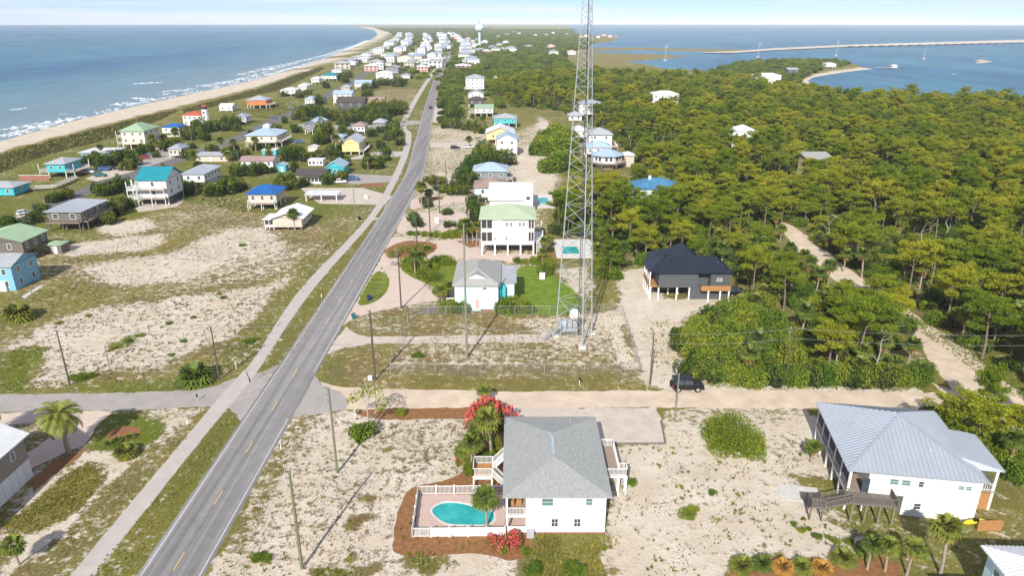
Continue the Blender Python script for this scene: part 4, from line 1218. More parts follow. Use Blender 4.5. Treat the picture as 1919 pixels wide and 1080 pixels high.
    dr = boxpart(r, 'door', 'glass', ux(1630, 915, H * .7)[0] - .6, ux(1630, 915, H * .7)[0] + .25, -.02, -.001, zf + .02, zf + 2.1)
    # front deck and the bent stair
    dx0 = 0; dx1 = ux(1690, 945, zf)[0] - .8; dy = -2.4
    boxpart(r, 'deck', 'weathered_wood', dx0, dx1, dy, -.06, zf - .22, zf - .003)
    railing(r, [(dx0 + .1, dy + .06), (dx1 - .06, dy + .06), (dx1 - .06, -.1)], zf, 1.0, 'weathered_wood', .16)
    for i in range(4): post(r, dx0 + .2 + (dx1 - .4) * i / 3, dy + .15, 0, zf - .22, .11, 'treated_wood')
    # wooden ramp-like stair going out to the left
    s0 = Vector((dx0, dy + .8, zf)); lw = 1.5
    l0 = Vector((dx0 - 3.1, dy + .3, zf - .8))
    stairs(r, tuple(l0), tuple(s0), lw, 8, 'weathered_wood')
    boxpart(r, 'landing', 'weathered_wood', l0.x - 1.7, l0.x, l0.y - .8, l0.y + .8, l0.z - .15, l0.z)
    railing(r, [(l0.x, l0.y - .75), (l0.x - 1.65, l0.y - .75), (l0.x - 1.65, l0.y + .75)], l0.z, 1.0, 'weathered_wood', .16)
    stairs(r, (l0.x - 1.0, l0.y + 3.6, .1), (l0.x - .85, l0.y + .8, l0.z), 1.3, 9, 'weathered_wood')
    for a_ in (l0.x - 1.55, l0.x - .15):
        for b_ in (l0.y - .65, l0.y + .65): post(r, a_, b_, 0, l0.z - .15, .09, 'weathered_wood')
    boxpart(r, 'slab', 'concrete', l0.x - 4.2, l0.x + .9, l0.y + 2.9, l0.y + 6.2, 0, .06)
    return r
silver_roof_house()
fx = G(1838, 990)
wf = thing('wooden_fence', 'short wooden board fence beside the white raised house', 'fence', (G(1830, 996).x, G(1830, 996).y, 0), 0)
Lf = (G(1878, 998) - G(1830, 996)).length
for i in range(10):
    boxpart(wf, 'board', 'new_wood', Lf * i / 10 + .01, Lf * (i + 1) / 10 - .01, 0, .04, 0, 1.5 + .03 * (i % 3))
kb = thing('kayak', 'yellow kayak leaning on the wall of the white raised house', 'kayak', G(1796, 985) + Vector((0, -.6, 0)), .15)
MB().tube([(0, 0, .75), (.6, 0, .82), (1.6, 0, .86), (2.6, 0, .82), (3.2, 0, .75)], [.03, .26, .33, .26, .03], 8).build('hull', mat('kayak_yellow', (.75, .6, .02), .5), kb)
MB().tube([(1.25, -.1, 1.12), (1.95, -.1, 1.12)], [.2, .2], 8).build('cockpit', 'rubber', kb)

# ------------------------------------------------------------------ dark house at the edge of the wood
def dark_house():
    a, b = G(1232, 562), G(1364, 562)
    H = top_height(1292, 562, 512)
    r = thing('beach_house', 'charcoal grey house with black hip roof and white pilings by the wood', 'house', a)
    W = b.x - a.x; D = 11.5; zf = H * .46
    wL = (G(1305, 562) - a).x; wM = (G(1328, 562) - a).x
    boxpart(r, 'wall', 'charcoal_siding', 0, wL, 0, D, zf, H)
    boxpart(r, 'wall', 'charcoal_siding', wM, W, .0, D, zf, H)
    boxpart(r, 'recess_wall', 'charcoal_siding', wL + .003, wM - .003, 1.8, D, zf, H)
    lx = (G(1292, 562) - a).x
    boxpart(r, 'lower_wall', 'charcoal_siding', lx, W, .3, D, 0, zf - .003)
    boxpart(r, 'lower_wall', 'screen_mesh', .5, lx - .004, 4.5, D, 0, zf - .003)
    for x, y in ((.1, .2), (-1.6, .6), (wL * .48, .2), (lx - .2, .2), (wL * .34, 3.4), (wL * .6, 3.4)): post(r, x, y, 0, zf, .15)
    roof(r, 'hip', -.5, W + .5, -.5, D * .62, H + .14, 2.7, 'metal_black', 'x', .5)
    roof(r, 'hip', W * .12, W * .72, 1.2, D + 2.5, H + .17, 4.0, 'metal_black', 'y', .5, name='upper_roof')
    roof(r, 'hip', -2.2, W * .3, 1.0, D * .75, H + .10, 2.0, 'metal_black', 'y', name='porch_roof')
    roof(r, 'hip', -.8, W * .34, D * .72, D + 1.8, H + .11, 2.2, 'metal_black', 'y', name='porch_roof')
    MB().tube([(W * .83, 2.0, H + 1.0), (W * .83, 2.0, H + 1.9)], .1, 8).build('vent_pipe', 'metal_white', r)
    boxpart(r, 'porch_floor', 'new_wood', -1.9, -.003, 1.0, D * .7, zf - .25, zf)
    for i in range(5): boxpart(r, 'porch_board', 'new_wood', -1.9, -1.84, 1.0 + i * 1.4, 2.35 + i * 1.4, zf + .02, zf + 1.0)
    for i in range(4): post(r, -1.75, 1.2 + i * 2.2, 0, H, .12)
    bx0 = (G(1309, 562) - a).x; bx1 = (G(1363, 562) - a).x
    boxpart(r, 'balcony_floor', 'new_wood', bx0, bx1, -1.5, -.003, zf - .25, zf)
    n = 12
    for i in range(n):
        boxpart(r, 'balcony_board', 'new_wood', bx0 + (bx1 - bx0) * i / n + .01, bx0 + (bx1 - bx0) * (i + 1) / n - .01, -1.55, -1.5, zf - .25, zf + .95)
    for x in (bx0 + 1.6, bx0 + .5 * (bx1 - bx0) + 1, bx1 - .3): post(r, x, -1.35, 0, zf - .25, .16)
    window(r, 'f', W * .85, H * .75, .9, .5, W, D)
    for i in range(3): boxpart(r, 'garage_window', 'glass', 1.6 + i * 1.7, 2.7 + i * 1.7, 4.44, 4.497, .8, 2.0)
dark_house()

# ------------------------------------------------------------------ tall white house with the sage roof
def sage_house():
    a, b = G(902, 478), G(1001, 478)
    r = thing('beach_house', 'tall white three-storey house on pilings with sage green metal roof', 'house', a)
    W = b.x - a.x; zs = top_height(902, 478, 459); H = top_height(902, 478, 411)
    D = 12.5
    pl = (G(924, 478) - a).x; pr = (G(989, 478) - a).x
    boxpart(r, 'wall', 'white_siding', pl, pr, 0, D, zs, H)
    boxpart(r, 'wall', 'white_siding', .2, pl - .003, 2.2, D, zs, H)
    boxpart(r, 'wall', 'white_siding', pr + .003, W - .2, 2.2, D, zs, H)
    fhh = (H - zs) / 2
    for (x0, x1) in ((0, pl - .003), (pr + .003, W)):
        for k in (0, 1):
            z = zs + k * fhh
            boxpart(r, 'porch_floor', 'white_trim', x0, x1, -.02, 2.197, z, z + .25)
            boxpart(r, 'porch_parapet', 'white_trim', x0 + .1, x1 - .1, .0, .08, z + .25, z + 1.0)
            boxpart(r, 'porch_screen', 'screen_mesh', x0 + .15, x1 - .15, .06, .09, z + 1.02, z + fhh - .2)
        for x in (x0 + .1, (x0 + x1) / 2, x1 - .1): post(r, x, .06, zs, H, .08)
    bx0, bx1 = (G(925, 478) - a).x + .15, (G(942, 478) - a).x
    boxpart(r, 'bay', 'white_siding', bx0, bx1, -.35, -.003, zs + fhh * .95, H - .1)
    roof(r, 'hip', -.5, W + .5, -.6, D + .5, H + .14, 2.5, 'metal_sage', 'x', .5)
    zz = zs + fhh * 1.6
    for u in (950, 958, 974, 981): window(r, 'f', (G(u, 478) - a).x, zz, .55, .95, W, D, 'green_glass')
    for u in (928, 949): window(r, 'f', (G(u, 478) - a).x, zs + fhh * .5, .3, .9, W, D)
    for i in range(5):
        for y in (.2, 5, D - .2): post(r, .2 + (W - .4) * i / 4, y, -.1, zs, .2)
    boxpart(r, 'lower_wall', 'weathered_wood', W * .2, W * .95, 5.4, D, 0, zs - .02)
    boxpart(r, 'deck', 'white_trim', W + .003, W + 2.4, 3, D, zs - .2, zs)
    railing(r, [(W + .1, 3.1), (W + 2.3, 3.1), (W + 2.3, D)], zs, 1.0, 'white_trim', .3)
    for y in (3.2, D - .2): post(r, W + 2.3, y, 0, zs + 3, .1)
    stairs(r, (W + 1.2, -1.5, .1), (W + 1.2, 3.0, zs), 1.2, 11)
sage_house()

# ------------------------------------------------------------------ pale blue house with the grey roof
def pale_blue_house():
    a, b = G(853, 583), G(934, 583)
    r = thing('beach_house', 'pale blue cottage with grey hip roof behind the tall bare pole', 'house', a)
    W = b.x - a.x; H = top_height(880, 583, 535); D = G(856, 492, H).y - a.y
    boxpart(r, 'wall', 'pale_blue_siding', 0, W, 0, D, 0, H)
    boxpart(r, 'band_board', 'white_trim', -.03, W + .03, -.04, -.002, H * .47, H * .5)
    roof(r, 'hip', -.5, W + .5, -.5, D + .5, H + .14, 2.2, 'shingle_warm', 'y')
    g = MB(); xm = W / 2                                   # little vent gable in the front hip
    g.face([(xm - 2.1, 1.45, H + .98), (xm + 2.1, 1.45, H + .98), (xm, 1.45, H + 1.95)])
    g.build('gable', 'white_trim', r)
    gr = MB()
    for sx in (-1, 1): gr.face([(xm + sx * 2.6, 1.25, H + .86), (xm, 1.25, H + 2.15), (xm, 6.0, H + 2.2), (xm + sx * 2.6, 3.2, H + .95)])
    gr.build('gable_roof', 'shingle_warm', r)
    boxpart(r, 'wall', 'pale_blue_siding', W + .003, W + 3.4, 3.0, D - 2, 0, H - .5)
    roof(r, 'shed', W + .3, W + 3.9, 2.5, D - 1.5, H - .3, .15, 'metal_grey', name='porch_roof')
    boxpart(r, 'porch_wall', 'turquoise_siding', W + .006, W + 1.5, 1.4, 2.95, 0, H - .8)
    boxpart(r, 'porch', 'screen_mesh', -1.9, -.003, 1.0, 5.0, H * .45, H * .8)
    boxpart(r, 'porch', 'white_trim', -1.95, -.003, .95, 5.05, H * .40, H * .45 - .003)
    for y in (1.1, 4.9): post(r, -1.85, y, 0, H * .40, .1)
    window(r, 'f', W * .69, H * .88, .75, .5, W, D)
    boxpart(r, 'shutter', 'pink_siding', W * .47, W * .56, -.05, -.002, H * .1, H * .47)
    boxpart(r, 'bench', 'pink_brick', W * .6, W * .85, -.7, -.2, .0, .45)
pale_blue_house()

# ------------------------------------------------------------------ cottages left of the road
house('pale blue house with grey roof cut off by the left edge, below the green-roofed cottage', (-60, 545), (31, 545), 9, 2, 0, 2.9, 'blue_siding', ('gable', 'metal_grey', 1.7), 'x', .5, (3, 2), rib=.5)
house('grey wooden cottage on stilts with a pale green gable roof at the left edge', (-50, 492), (50, 492), 10, 1, 2.6, 2.9, 'weathered_wood', ('gable', 'metal_green', 1.9), 'y', .6, (2, 3), rib=.5, pmat='weathered_wood')
house('small wooden shed with pale green roof beside the green-roofed cottage', (90, 476), (117, 476), 3.4, 1, 0, 2.4, 'weathered_wood', ('hip', 'metal_green', .7), None, .35, (1, 0), name='shed', cat='shed', rib=.5)
r = house('weathered brown house with grey metal roof and wraparound deck by the sand lot', (94, 432), (158, 432), 14, 1, 2.7, 2.9, 'weathered_wood', ('hip', 'metal_silver', 1.8), 'y', .6, (2, 4), rib=.5, deck='fr', dd=1.6, rail='weathered_wood', pmat='weathered_wood', lower='weathered_wood', winsize=(1.5, 1.4))
r = house('white three-storey house on pilings with bright teal gable roof', (266, 384), (318, 384), 11.5, 2, 2.6, 2.9, 'white_siding', ('gable', 'metal_teal', 3.3), 'x', .7, (1, 2), rib=.5, deck='fall', dd=2.2, lower='grey_siding')
boxpart(r, 'deck', 'white_trim', -3.2, -.01, -2.2, 5, 2.4, 2.6)
railing(r, [(-.1, -2.1), (-3.1, -2.1), (-3.1, 5)], 2.6, 1.0, 'white_trim', .3)
boxpart(r, 'deck', 'white_trim', -3.2, -.01, -2.2, 5, 5.3, 5.5)
railing(r, [(-.1, -2.1), (-3.1, -2.1), (-3.1, 5)], 5.5, 1.0, 'white_trim', .3)
for y in (-2.0, 1.5, 4.8): post(r, -3.0, y, 0, 8.2, .12)
for i in range(3): boxpart(r, 'garage_door', 'glass', G(318, 384).x - G(266, 384).x + .005, G(318, 384).x - G(266, 384).x + .05, 1.2 + i * 3.4, 4.0 + i * 3.4, .1, 2.3)
house('long white house with grey hip roof right behind the teal-roofed house', (346, 353), (386, 353), 15, 1, 2.3, 3.0, 'white_siding', ('hip', 'metal_silver', 1.6), 'y', .6, (2, 5), rib=.6, lower='pale_blue_siding')
r = house('white cottage on stilts with vivid blue hip roof', (468, 392), (520, 392), 9.5, 1, 2.2, 2.9, 'beige_siding', ('hip', 'metal_blue', 2.2), 'x', .7, (3, 2), rib=.5, deck='f', dd=1.8)
house('beige cottage on short stilts with white gable roof by the sand lot', (514, 432), (567, 432), 11, 1, 1.0, 2.6, 'beige_siding', ('gable', 'metal_white', 1.7), 'y', .8, (0, 2), rib=.5, pmat='weathered_wood')
sr = thing('screen_porch', 'dark screened porch at the left end of the white-gabled beige cottage', 'porch', G(497, 431))
boxpart(sr, 'floor', 'weathered_wood', 0, 2.7, 0, 6, .6, .9)
boxpart(sr, 'screen', 'screen_mesh', .1, 2.6, .1, 5.9, 1.6, 3.1)
boxpart(sr, 'parapet', 'white_trim', .08, 2.62, .05, 5.95, .9, 1.597)
for x in (.1, 1.35, 2.6): post(sr, x, .06, 0, 3.2, .08)
roof(sr, 'shed', -.4, 2.75, -.6, 6.4, 3.3, .1, 'metal_white')
house('low open carport with flat white roof behind the white-gabled beige cottage', (573, 378), (632, 378), 6, 1, 2.1, .25, 'white_trim', ('flat', 'metal_white', 0), None, .3, (0, 0), name='carport', cat='carport')
r = house('dark brown cottage with white framed sunroom in front of parked pickups', (556, 342), (612, 342), 8, 1, .4, 2.6, 'taupe_siding', ('gable', 'metal_darkbrown', 1.5), 'x', .5, (0, 2))
Wd = G(612, 342).x - G(556, 342).x
boxpart(r, 'sunroom', 'white_trim', Wd * .3, Wd * .92, -2.6, -.003, 0, .9)
boxpart(r, 'sunroom_screen', 'screen_mesh', Wd * .31, Wd * .91, -2.5, -.004, .9, 2.3)
for i in range(6): post(r, Wd * (.31 + .12 * i), -2.55, 0, 2.5, .1)
roof(r, 'shed', Wd * .26, Wd * .96, -3.0, .2, 2.55, .5, 'metal_darkbrown', name='sunroom_roof')
house('turquoise cottage with pale blue gable roof beside the parked pickups', (612, 330), (645, 330), 9, 1, .5, 3.0, 'turquoise_siding', ('gable', 'metal_bluegrey', 2.2), 'y', .5, (1, 2))
house('tiny turquoise garden shed in front of the long mauve-roofed cottage', (519, 322), (536, 322), 4, 1, 0, 2.5, 'turquoise_siding', ('gable', 'metal_bluegrey', .9), 'y', .3, (1, 0), name='shed', cat='shed')
house('long white cottage with dull mauve roof left of the turquoise shed', (452, 315), (512, 315), 8, 1, .3, 2.7, 'white_siding', ('gable', 'metal_mauve', 1.3), 'x', .6, (4, 2))
house('long low house with flat grey roof behind the beach street', (365, 303), (426, 303), 9, 1, 0, 2.7, 'beige_siding', ('hip', 'metal_grey', .7), 'x', .6, (3, 2))
house('white flat trailer with turquoise end above the mauve-roofed cottage', (492, 292), (518, 292), 5, 1, .3, 2.3, 'turquoise_siding', ('flat', 'metal_white', 0), None, .3, (2, 0), name='trailer', cat='trailer')
house('narrow white trailer with row of windows behind the dark brown cottage', (578, 312), (606, 312), 5, 1, .3, 2.4, 'white_siding', ('flat', 'metal_white', 0), None, .2, (4, 0), name='trailer', cat='trailer')
r = house('pale yellow house on pilings with grey metal roof left of the bike path', (642, 290), (674, 290), 15, 1, 1.4, 4.0, 'yellow_siding', ('gable', 'metal_silver', 2.4), 'y', .5, (0, 3), rib=.6, deck='r', dd=2.0)
house('small white garden shed on grass left of the yellow house', (578, 287), (595, 287), 4, 1, 0, 2.7, 'cream_siding', ('gable', 'metal_white', .8), 'y', .3, (0, 0), name='shed', cat='shed')
r = house('large house with blue-grey metal hip roof and white deck posts amid palms', (464, 275), (520, 275), 17, 1, 2.4, 3.0, 'cream_siding', ('hip', 'metal_bluegrey', 2.8), 'y', .7, (3, 4), rib=.6, deck='fr', dd=2.4, lower='grey_siding')
boxpart(r, 'cupola', 'white_trim', 6, 9, 8, 11, 7.4, 9.2)
roof(r, 'hip', 5.7, 9.3, 7.7, 11.3, 9.25, .8, 'metal_white', 'x', name='cupola_roof')
house('blue-grey house with long pale gable roof behind the large hip-roofed house', (572, 252), (600, 252), 18, 1, 2.4, 3.0, 'grey_siding', ('gable', 'metal_bluegrey', 2.2), 'y', .7, (2, 4), rib=.6, deck='r', dd=1.6)
house('small grey-blue roofed cottage left of the yellow house', (622, 268), (645, 268), 7, 1, .4, 2.7, 'grey_siding', ('hip', 'metal_bluegrey', 1.0), None, .4, (2, 1))
# along the beach
r = house('cream three-storey house with green hip roof facing the dunes', (232, 280), (275, 280), 15, 2, 2.5, 3.1, 'cream_siding', ('hip', 'metal_green', 3.0), 'y', .7, (3, 3), lower='pink_brick', deck='lall', dd=2.6)
house('white cottage with blue roof right of the cream three-storey house', (306, 257), (338, 257), 9, 1, 2.2, 3.0, 'white_siding', ('hip', 'metal_blue', 1.6), 'x', .5, (2, 2), lower='white_siding')
r = house('white house with red roof and a lighthouse-like corner tower', (345, 237), (380, 237), 10, 2, .4, 3.0, 'white_siding', ('hip', 'metal_red', 1.8), 'x', .4, (4, 2))
wt = G(380, 237).x - G(345, 237).x
MB().tube([(wt + 1.6, 2, 0), (wt + 1.6, 2, 9.6)], [2.2, 1.7], 8).build('tower', 'white_siding', r)
MB().tube([(wt + 1.6, 2, 9.6), (wt + 1.6, 2, 11.4)], [1.35, 1.35], 8).build('tower_lantern', 'glass', r)
MB().tube([(wt + 1.6, 2, 11.4), (wt + 1.6, 2, 12.4)], [1.8, .15], 8).build('tower_roof', 'metal_red', r)
for z in (2.5, 5.0, 7.5): boxpart(r, 'tower_window', 'glass', wt + 1.2, wt + 2.0, -.2, .1, z, z + 1.0)
house('small white beach cottage with pale roof alone on the dune grass', (412, 209), (436, 209), 9, 1, .6, 2.8, 'white_siding', ('gable', 'metal_white', 1.6), 'x', .4, (2, 2))
house('bright orange house with pale grey hip roof', (464, 203), (500, 203), 13, 1, 2.4, 3.2, 'orange_siding', ('hip', 'metal_grey', 2.6), 'x', .8, (2, 2), deck='r', dd=2.5)
house('low building with broad flat white roof and blue trim by the dunes', (150, 300), (212, 298), 12, 1, .2, 2.9, 'blue_siding', ('flat', 'metal_white', 0), None, .8, (4, 2))
r = house('bright turquoise house with grey roof and white balcony by the beach street', (92, 334), (126, 334), 11, 1, 2.4, 3.2, 'turquoise_siding', ('hip', 'metal_grey', 1.7), 'x', .7, (2, 2), deck='rlc', dd=3.4)
house('low grey-roofed teal bungalow at the left edge by the beach street', (-40, 368), (28, 368), 9, 1, .3, 2.8, 'turquoise_siding', ('hip', 'metal_grey', 1.3), 'x', .6, (3, 1))
wl = thing('brick_wall', 'low pink brick garden wall left of the turquoise house', 'wall', G(37, 338))
boxpart(wl, 'wall_face', 'pink_brick', 0, 11.5, 0, .3, 0, 1.9)
boxpart(wl, 'wall_cap', 'limestone', -.1, 11.6, -.1, .4, 1.9, 2.05)
bw = thing('boardwalk', 'white railed boardwalk crossing the grass left of the turquoise house', 'boardwalk', G(40, 362))
e = G(102, 356) - G(40, 362); e2 = G(143, 338) - G(40, 362)
for k, (p, q) in enumerate(((Vector((-9, 0, 0)), e), (e, e2))):
    MB().bar(p + Vector((0, 0, .9)), q + Vector((0, 0, .9)), 1.4, .12).build('deck', 'deck_wood', bw)
    dn = (q - p).normalized(); sd_ = Vector((-dn.y, dn.x, 0)) * .65
    for s_ in (-1, 1): railing(bw, [tuple(p + sd_ * s_ + Vector((0, 0, .95))), tuple(q + sd_ * s_ + Vector((0, 0, .95)))], 0, .9, 'white_trim', .5)
    n = int((q - p).length / 3)
    for i in range(n + 1):
        c = p + (q - p) * (i / n); post(bw, c.x, c.y, 0, .85, .08, 'weathered_wood')
# the next ones along the beach street
for lab, fl, fr, dep, fls, st, wallm, rfm in [
    ('long white beach house with low white roof on the dunes', (525, 181), (556, 180), 16, 1, 2, 'white_siding', ('hip', 'metal_white', 1.6)),
    ('white beach house with grey side wall right of the long low one', (558, 173), (577, 172), 16, 1, 2.2, 'white_siding', ('hip', 'metal_white', 2.0)),
    ('white beach house with pyramid roof below the teal roofs', (582, 158), (600, 157), 14, 1, 2, 'white_siding', ('hip', 'metal_white', 2.0)),
    ('white beach house with vivid teal roof near the shore', (601, 152), (632, 151), 16, 1, 2.4, 'white_siding', ('hip', 'metal_teal', 2.4)),
    ('white two-storey house with blue-white gable above the dark gambrel house', (626, 196), (660, 196), 12, 2, 1.5, 'white_siding', ('gable', 'metal_bluegrey', 2.2)),
    ('dark grey gambrel house with white pilings among shrubs', (632, 213), (684, 212), 12, 2, 1.2, 'charcoal_siding', ('gable', 'metal_darkbrown', 3.2)),
    ('pale green-white house with long gable roof right of the beach street', (664, 168), (696, 167), 14, 1, 2.4, 'white_siding', ('gable', 'metal_bluegrey', 2.4)),
    ('white house with stacked porches above the palms right of the beach street', (705, 150), (736, 150), 14, 2, 1.2, 'white_siding', ('hip', 'metal_white', 1.8)),
    ('grey tall house with pale roof seen end-on beside the stacked-porch house', (722, 139), (748, 138), 20, 2, 1.2, 'grey_siding', ('gable', 'metal_grey', 2.4)),
    ('white beach house with pinkish wall by the shore farther on', (640, 125), (668, 124), 20, 1, 2.4, 'white_siding', ('hip', 'metal_white', 2.0)),
    ('pink-roofed white beach house near the shore', (680, 111), (702, 110), 20, 1, 2.4, 'white_siding', ('hip', 'pink_siding', 2.0)),
    ('white house with pale teal roof among dark shrubs near the shore', (712, 108), (742, 107), 20, 1, 2.4, 'white_siding', ('hip', 'metal_green', 2.4)),
    ('pale grey broad-roofed house beyond the grey end-on house', (745, 118), (772, 118), 24, 2, 2, 'cream_siding', ('gable', 'metal_grey', 3.0)),
    ('small white cottage beside the pale grey broad-roofed house', (764, 123), (782, 123), 12, 1, .6, 'white_siding', ('gable', 'metal_white', 1.8)),
    ('dark brown low cottage with tan gable behind the gambrel house', (692, 196), (720, 195), 10, 1, .4, 'yellow_siding', ('gable', 'metal_mauve', 1.6)),
]:
    house(lab, fl, fr, dep, fls, st, 3.0, wallm, rfm, None, .6, (3, 2), lower=None, deck='f' if fls == 2 else None)

for lab, fl, fr, dep, wallm, rm in [
    ('small grey cottage left of the far bike path below the shrub row', (700, 243), (722, 243), 9, 'grey_siding', 'metal_grey'),
    ('white cottage with blue-grey roof between the orange house and the beach street', (572, 196), (590, 196), 11, 'white_siding', 'metal_bluegrey'),
    ('beige cottage with grey roof beside the beach street below the teal roofs', (640, 172), (656, 172), 11, 'beige_siding', 'metal_grey'),
    ('white beach house with grey roof right of the far teal roof', (622, 137), (640, 137), 13, 'white_siding', 'metal_grey'),
    ('pale blue beach house just short of the pink-roofed one', (660, 117), (676, 117), 14, 'pale_blue_siding', 'metal_white'),
    ('white house with silver roof left of the far scrub', (752, 148), (768, 148), 12, 'white_siding', 'metal_silver'),
    ('cream house with grey roof right of the far teal house row', (718, 124), (734, 124), 14, 'cream_siding', 'metal_grey'),
    ('small white cottage with mauve roof between shrubs behind the yellow house', (662, 250), (684, 250), 9, 'white_siding', 'metal_mauve'),
    ('low tan cottage in front of the cream three-storey house row', (318, 296), (342, 296), 8, 'beige_siding', 'metal_silver'),
    ('white cottage with silver roof between the beach street and the orange house', (440, 232), (462, 232), 9, 'white_siding', 'metal_silver')]:
    house(lab, fl, fr, dep, 1, 1.0, 3.0, wallm, ('hip', rm, 1.8), None, .5, (3, 2))
# ------------------------------------------------------------------ houses right of the road
r = house('modern white house with broad white roof behind the sage-roofed house', (918, 398), (996, 398), 14, 1, .6, 3.4, 'white_siding', ('shed', 'metal_white', 2.6), None, .6, (0, 2))
Wm = G(996, 398).x - G(918, 398).x
boxpart(r, 'stair_tower', 'white_siding', Wm - 2.4, Wm - .003 + .4, -1.0, 4.5, 0, 8.3)
boxpart(r, 'tower_window', 'glass', Wm - 1.7, Wm - .6, -1.05, -1.002, 4.4, 5.4)
house('pale blue house with brown shingle roof left of the modern white house', (890, 381), (950, 381), 10, 1, 2.4, 3.0, 'pale_blue_siding', ('hip', 'shingle_brown', 2.2), 'x', .6, (2, 2), deck='f', dd=1.6)
house('blue-grey roofed house with white porch frame behind the brown-roofed house', (888, 347), (950, 347), 11, 1, 2.2, 3.0, 'grey_siding', ('hip', 'metal_bluegrey', 2.4), 'x', .6, (3, 2), deck='r', dd=2.4)
house('pale lilac two-storey house with light blue gable roof', (931, 293), (969, 293), 11, 2, 1.4, 3.1, 'white_siding', ('gable', 'metal_bluegrey', 2.4), 'y', .5, (2, 2), lower='white_siding', deck='l', dd=2.2)
house('yellow house with wide white gable roof behind the lilac house', (912, 271), (962, 270), 15, 1, 2.4, 3.0, 'yellow_siding', ('gable', 'metal_white', 3.0), 'y', .8, (2, 2))
house('bright turquoise house with grey roof behind the yellow house', (926, 240), (968, 240), 12, 1, 2.6, 3.0, 'turquoise_siding', ('hip', 'metal_grey', 2.0), 'x', .5, (3, 2), lower='weathered_wood')
house('white house with pale green roof above the turquoise house', (890, 219), (924, 219), 13, 1, 2.4, 3.0, 'white_siding', ('gable', 'metal_green', 1.8), 'x', .5, (3, 2), deck='l', dd=4)
house('dark roofed house almost hidden by trees above the pale green roof', (878, 201), (906, 201), 13, 1, 2, 3.0, 'charcoal_siding', ('hip', 'metal_darkbrown', 2.2), 'x', .5, (2, 2))
house('white house with grey gable just beyond the dark-roofed house', (878, 189), (906, 189), 14, 1, 2.2, 3.0, 'white_siding', ('gable', 'metal_grey', 2.4), 'y', .5, (2, 2))
house('big white three-storey house with grey roof right of the far road', (873, 170), (907, 170), 18, 3, 1.4, 3.1, 'white_siding', ('hip', 'metal_grey', 3.0), 'x', .5, (4, 3), deck='rl', dd=1.5)
house('tiny cream shed right of the big white three-storey house', (925, 152), (933, 152), 6, 1, 0, 3.2, 'cream_siding', ('gable', 'metal_white', 1.6), 'y', .3, (1, 1), name='shed', cat='shed')
# houses that stand in the wood
def octagon_house():
    c = G(1140, 318) + Vector((0, 6, 0))
    r = thing('beach_house', 'octagonal house with pale blue roof and wooden deck right of the tower', 'house', c)
    oct_ = lambda rad: [(rad * math.cos(math.pi / 8 + k * math.pi / 4), rad * math.sin(math.pi / 8 + k * math.pi / 4)) for k in range(8)]
    MB().prism(oct_(6.4), 2.6, 5.4).build('wall', 'white_siding', r)
    MB().prism(oct_(8.2), 2.3, 2.597).build('deck', 'deck_wood', r)
    MB().prism(oct_(5), 0, 2.3).build('lower_wall', 'beige_siding', r)
    mb = MB(); o_ = oct_(7.4)
    for k in range(8):
        mb.face([(*o_[k], 5.5), (*o_[(k + 1) % 8], 5.5), (0, 0, 8.0)]); mb.face([(*o_[(k + 1) % 8], 5.36), (*o_[k], 5.36), (0, 0, 7.86)])
    mb.build('roof', 'metal_bluegrey', r)
    o2 = oct_(8.1)
    railing(r, [(*o2[k % 8], 2.6) for k in range(9)], 0, 1.0, 'deck_wood', .35)
    for k in range(8): post(r, o2[k][0] * .98, o2[k][1] * .98, 0, 2.3, .12, 'weathered_wood')
    for k in (4, 5, 6, 7):
        for t in (.3, .7):
            a, b = Vector((*oct_(6.4)[k], 0)), Vector((*oct_(6.4)[(k + 1) % 8], 0)); p = a + (b - a) * t; n = Vector((p.x, p.y, 0)).normalized()
            q = p + n * .03
            w_ = link('window', MB().box(-.55, .55, -.05, .05, -.7, .7).mesh('window', 'glass'), r, (q.x, q.y, 4.1)); w_.rotation_euler = (0, 0, math.atan2(n.y, n.x) + math.pi / 2)
    boxpart(r, 'side_wing', 'beige_siding', 6.6, 11.5, 0, 6, 0, 4.8)
    roof(r, 'hip', 6.2, 12, -.5, 6.5, 4.9, 1.2, 'metal_white', 'x', name='wing_roof')
octagon_house()
house('light blue pyramid-roofed house between the octagonal and the grey-roofed one', (1098, 298), (1143, 298), 9, 1, 2.2, 3.0, 'white_siding', ('hip', 'metal_bluegrey', 2.4), 'x', .6, (3, 2))
house('white two-storey house with grey hip roof right of the tower', (1103, 280), (1146, 280), 12, 2, 1.0, 3.0, 'white_siding', ('hip', 'metal_grey', 2.6), 'x', .7, (2, 2), deck='r', dd=3)
house('white house with pale grey roof seen through the tower lattice', (1072, 268), (1100, 268), 10, 1, 3.0, 3.0, 'white_siding', ('hip', 'metal_white', 2.0), 'y', .6, (2, 2))
house('tall white house with light roof above the trees behind the tower', (1086, 222), (1127, 222), 11, 2, 2.6, 3.2, 'white_siding', ('hip', 'metal_silver', 2.0), 'x', .6, (3, 2))
house('grey pyramid-roofed pavilion left of the tall white house', (1066, 226), (1090, 226), 8, 1, .2, 2.8, 'white_siding', ('hip', 'metal_grey', 2.4), 'x', .8, (2, 1))
house('large pale house with bright blue roof half hidden by pines', (1192, 408), (1270, 405), 10, 2, 2.4, 3.3, 'pale_blue_siding', ('hip', 'metal_azure', 2.4), 'x', .6, (4, 2), lower='white_siding', chimney=True, deck='f')
house('white house with pale roof rising out of the distant pines', (1222, 203), (1270, 203), 12, 2, 2.8, 3.4, 'white_siding', ('hip', 'metal_white', 2.0), 'x', .5, (4, 2))
house('white house peeking through pines left of the beige-roofed one', (1372, 284), (1412, 282), 10, 2, 2.5, 3.4, 'white_siding', ('hip', 'metal_white', 2.2), 'x', .5, (3, 2))
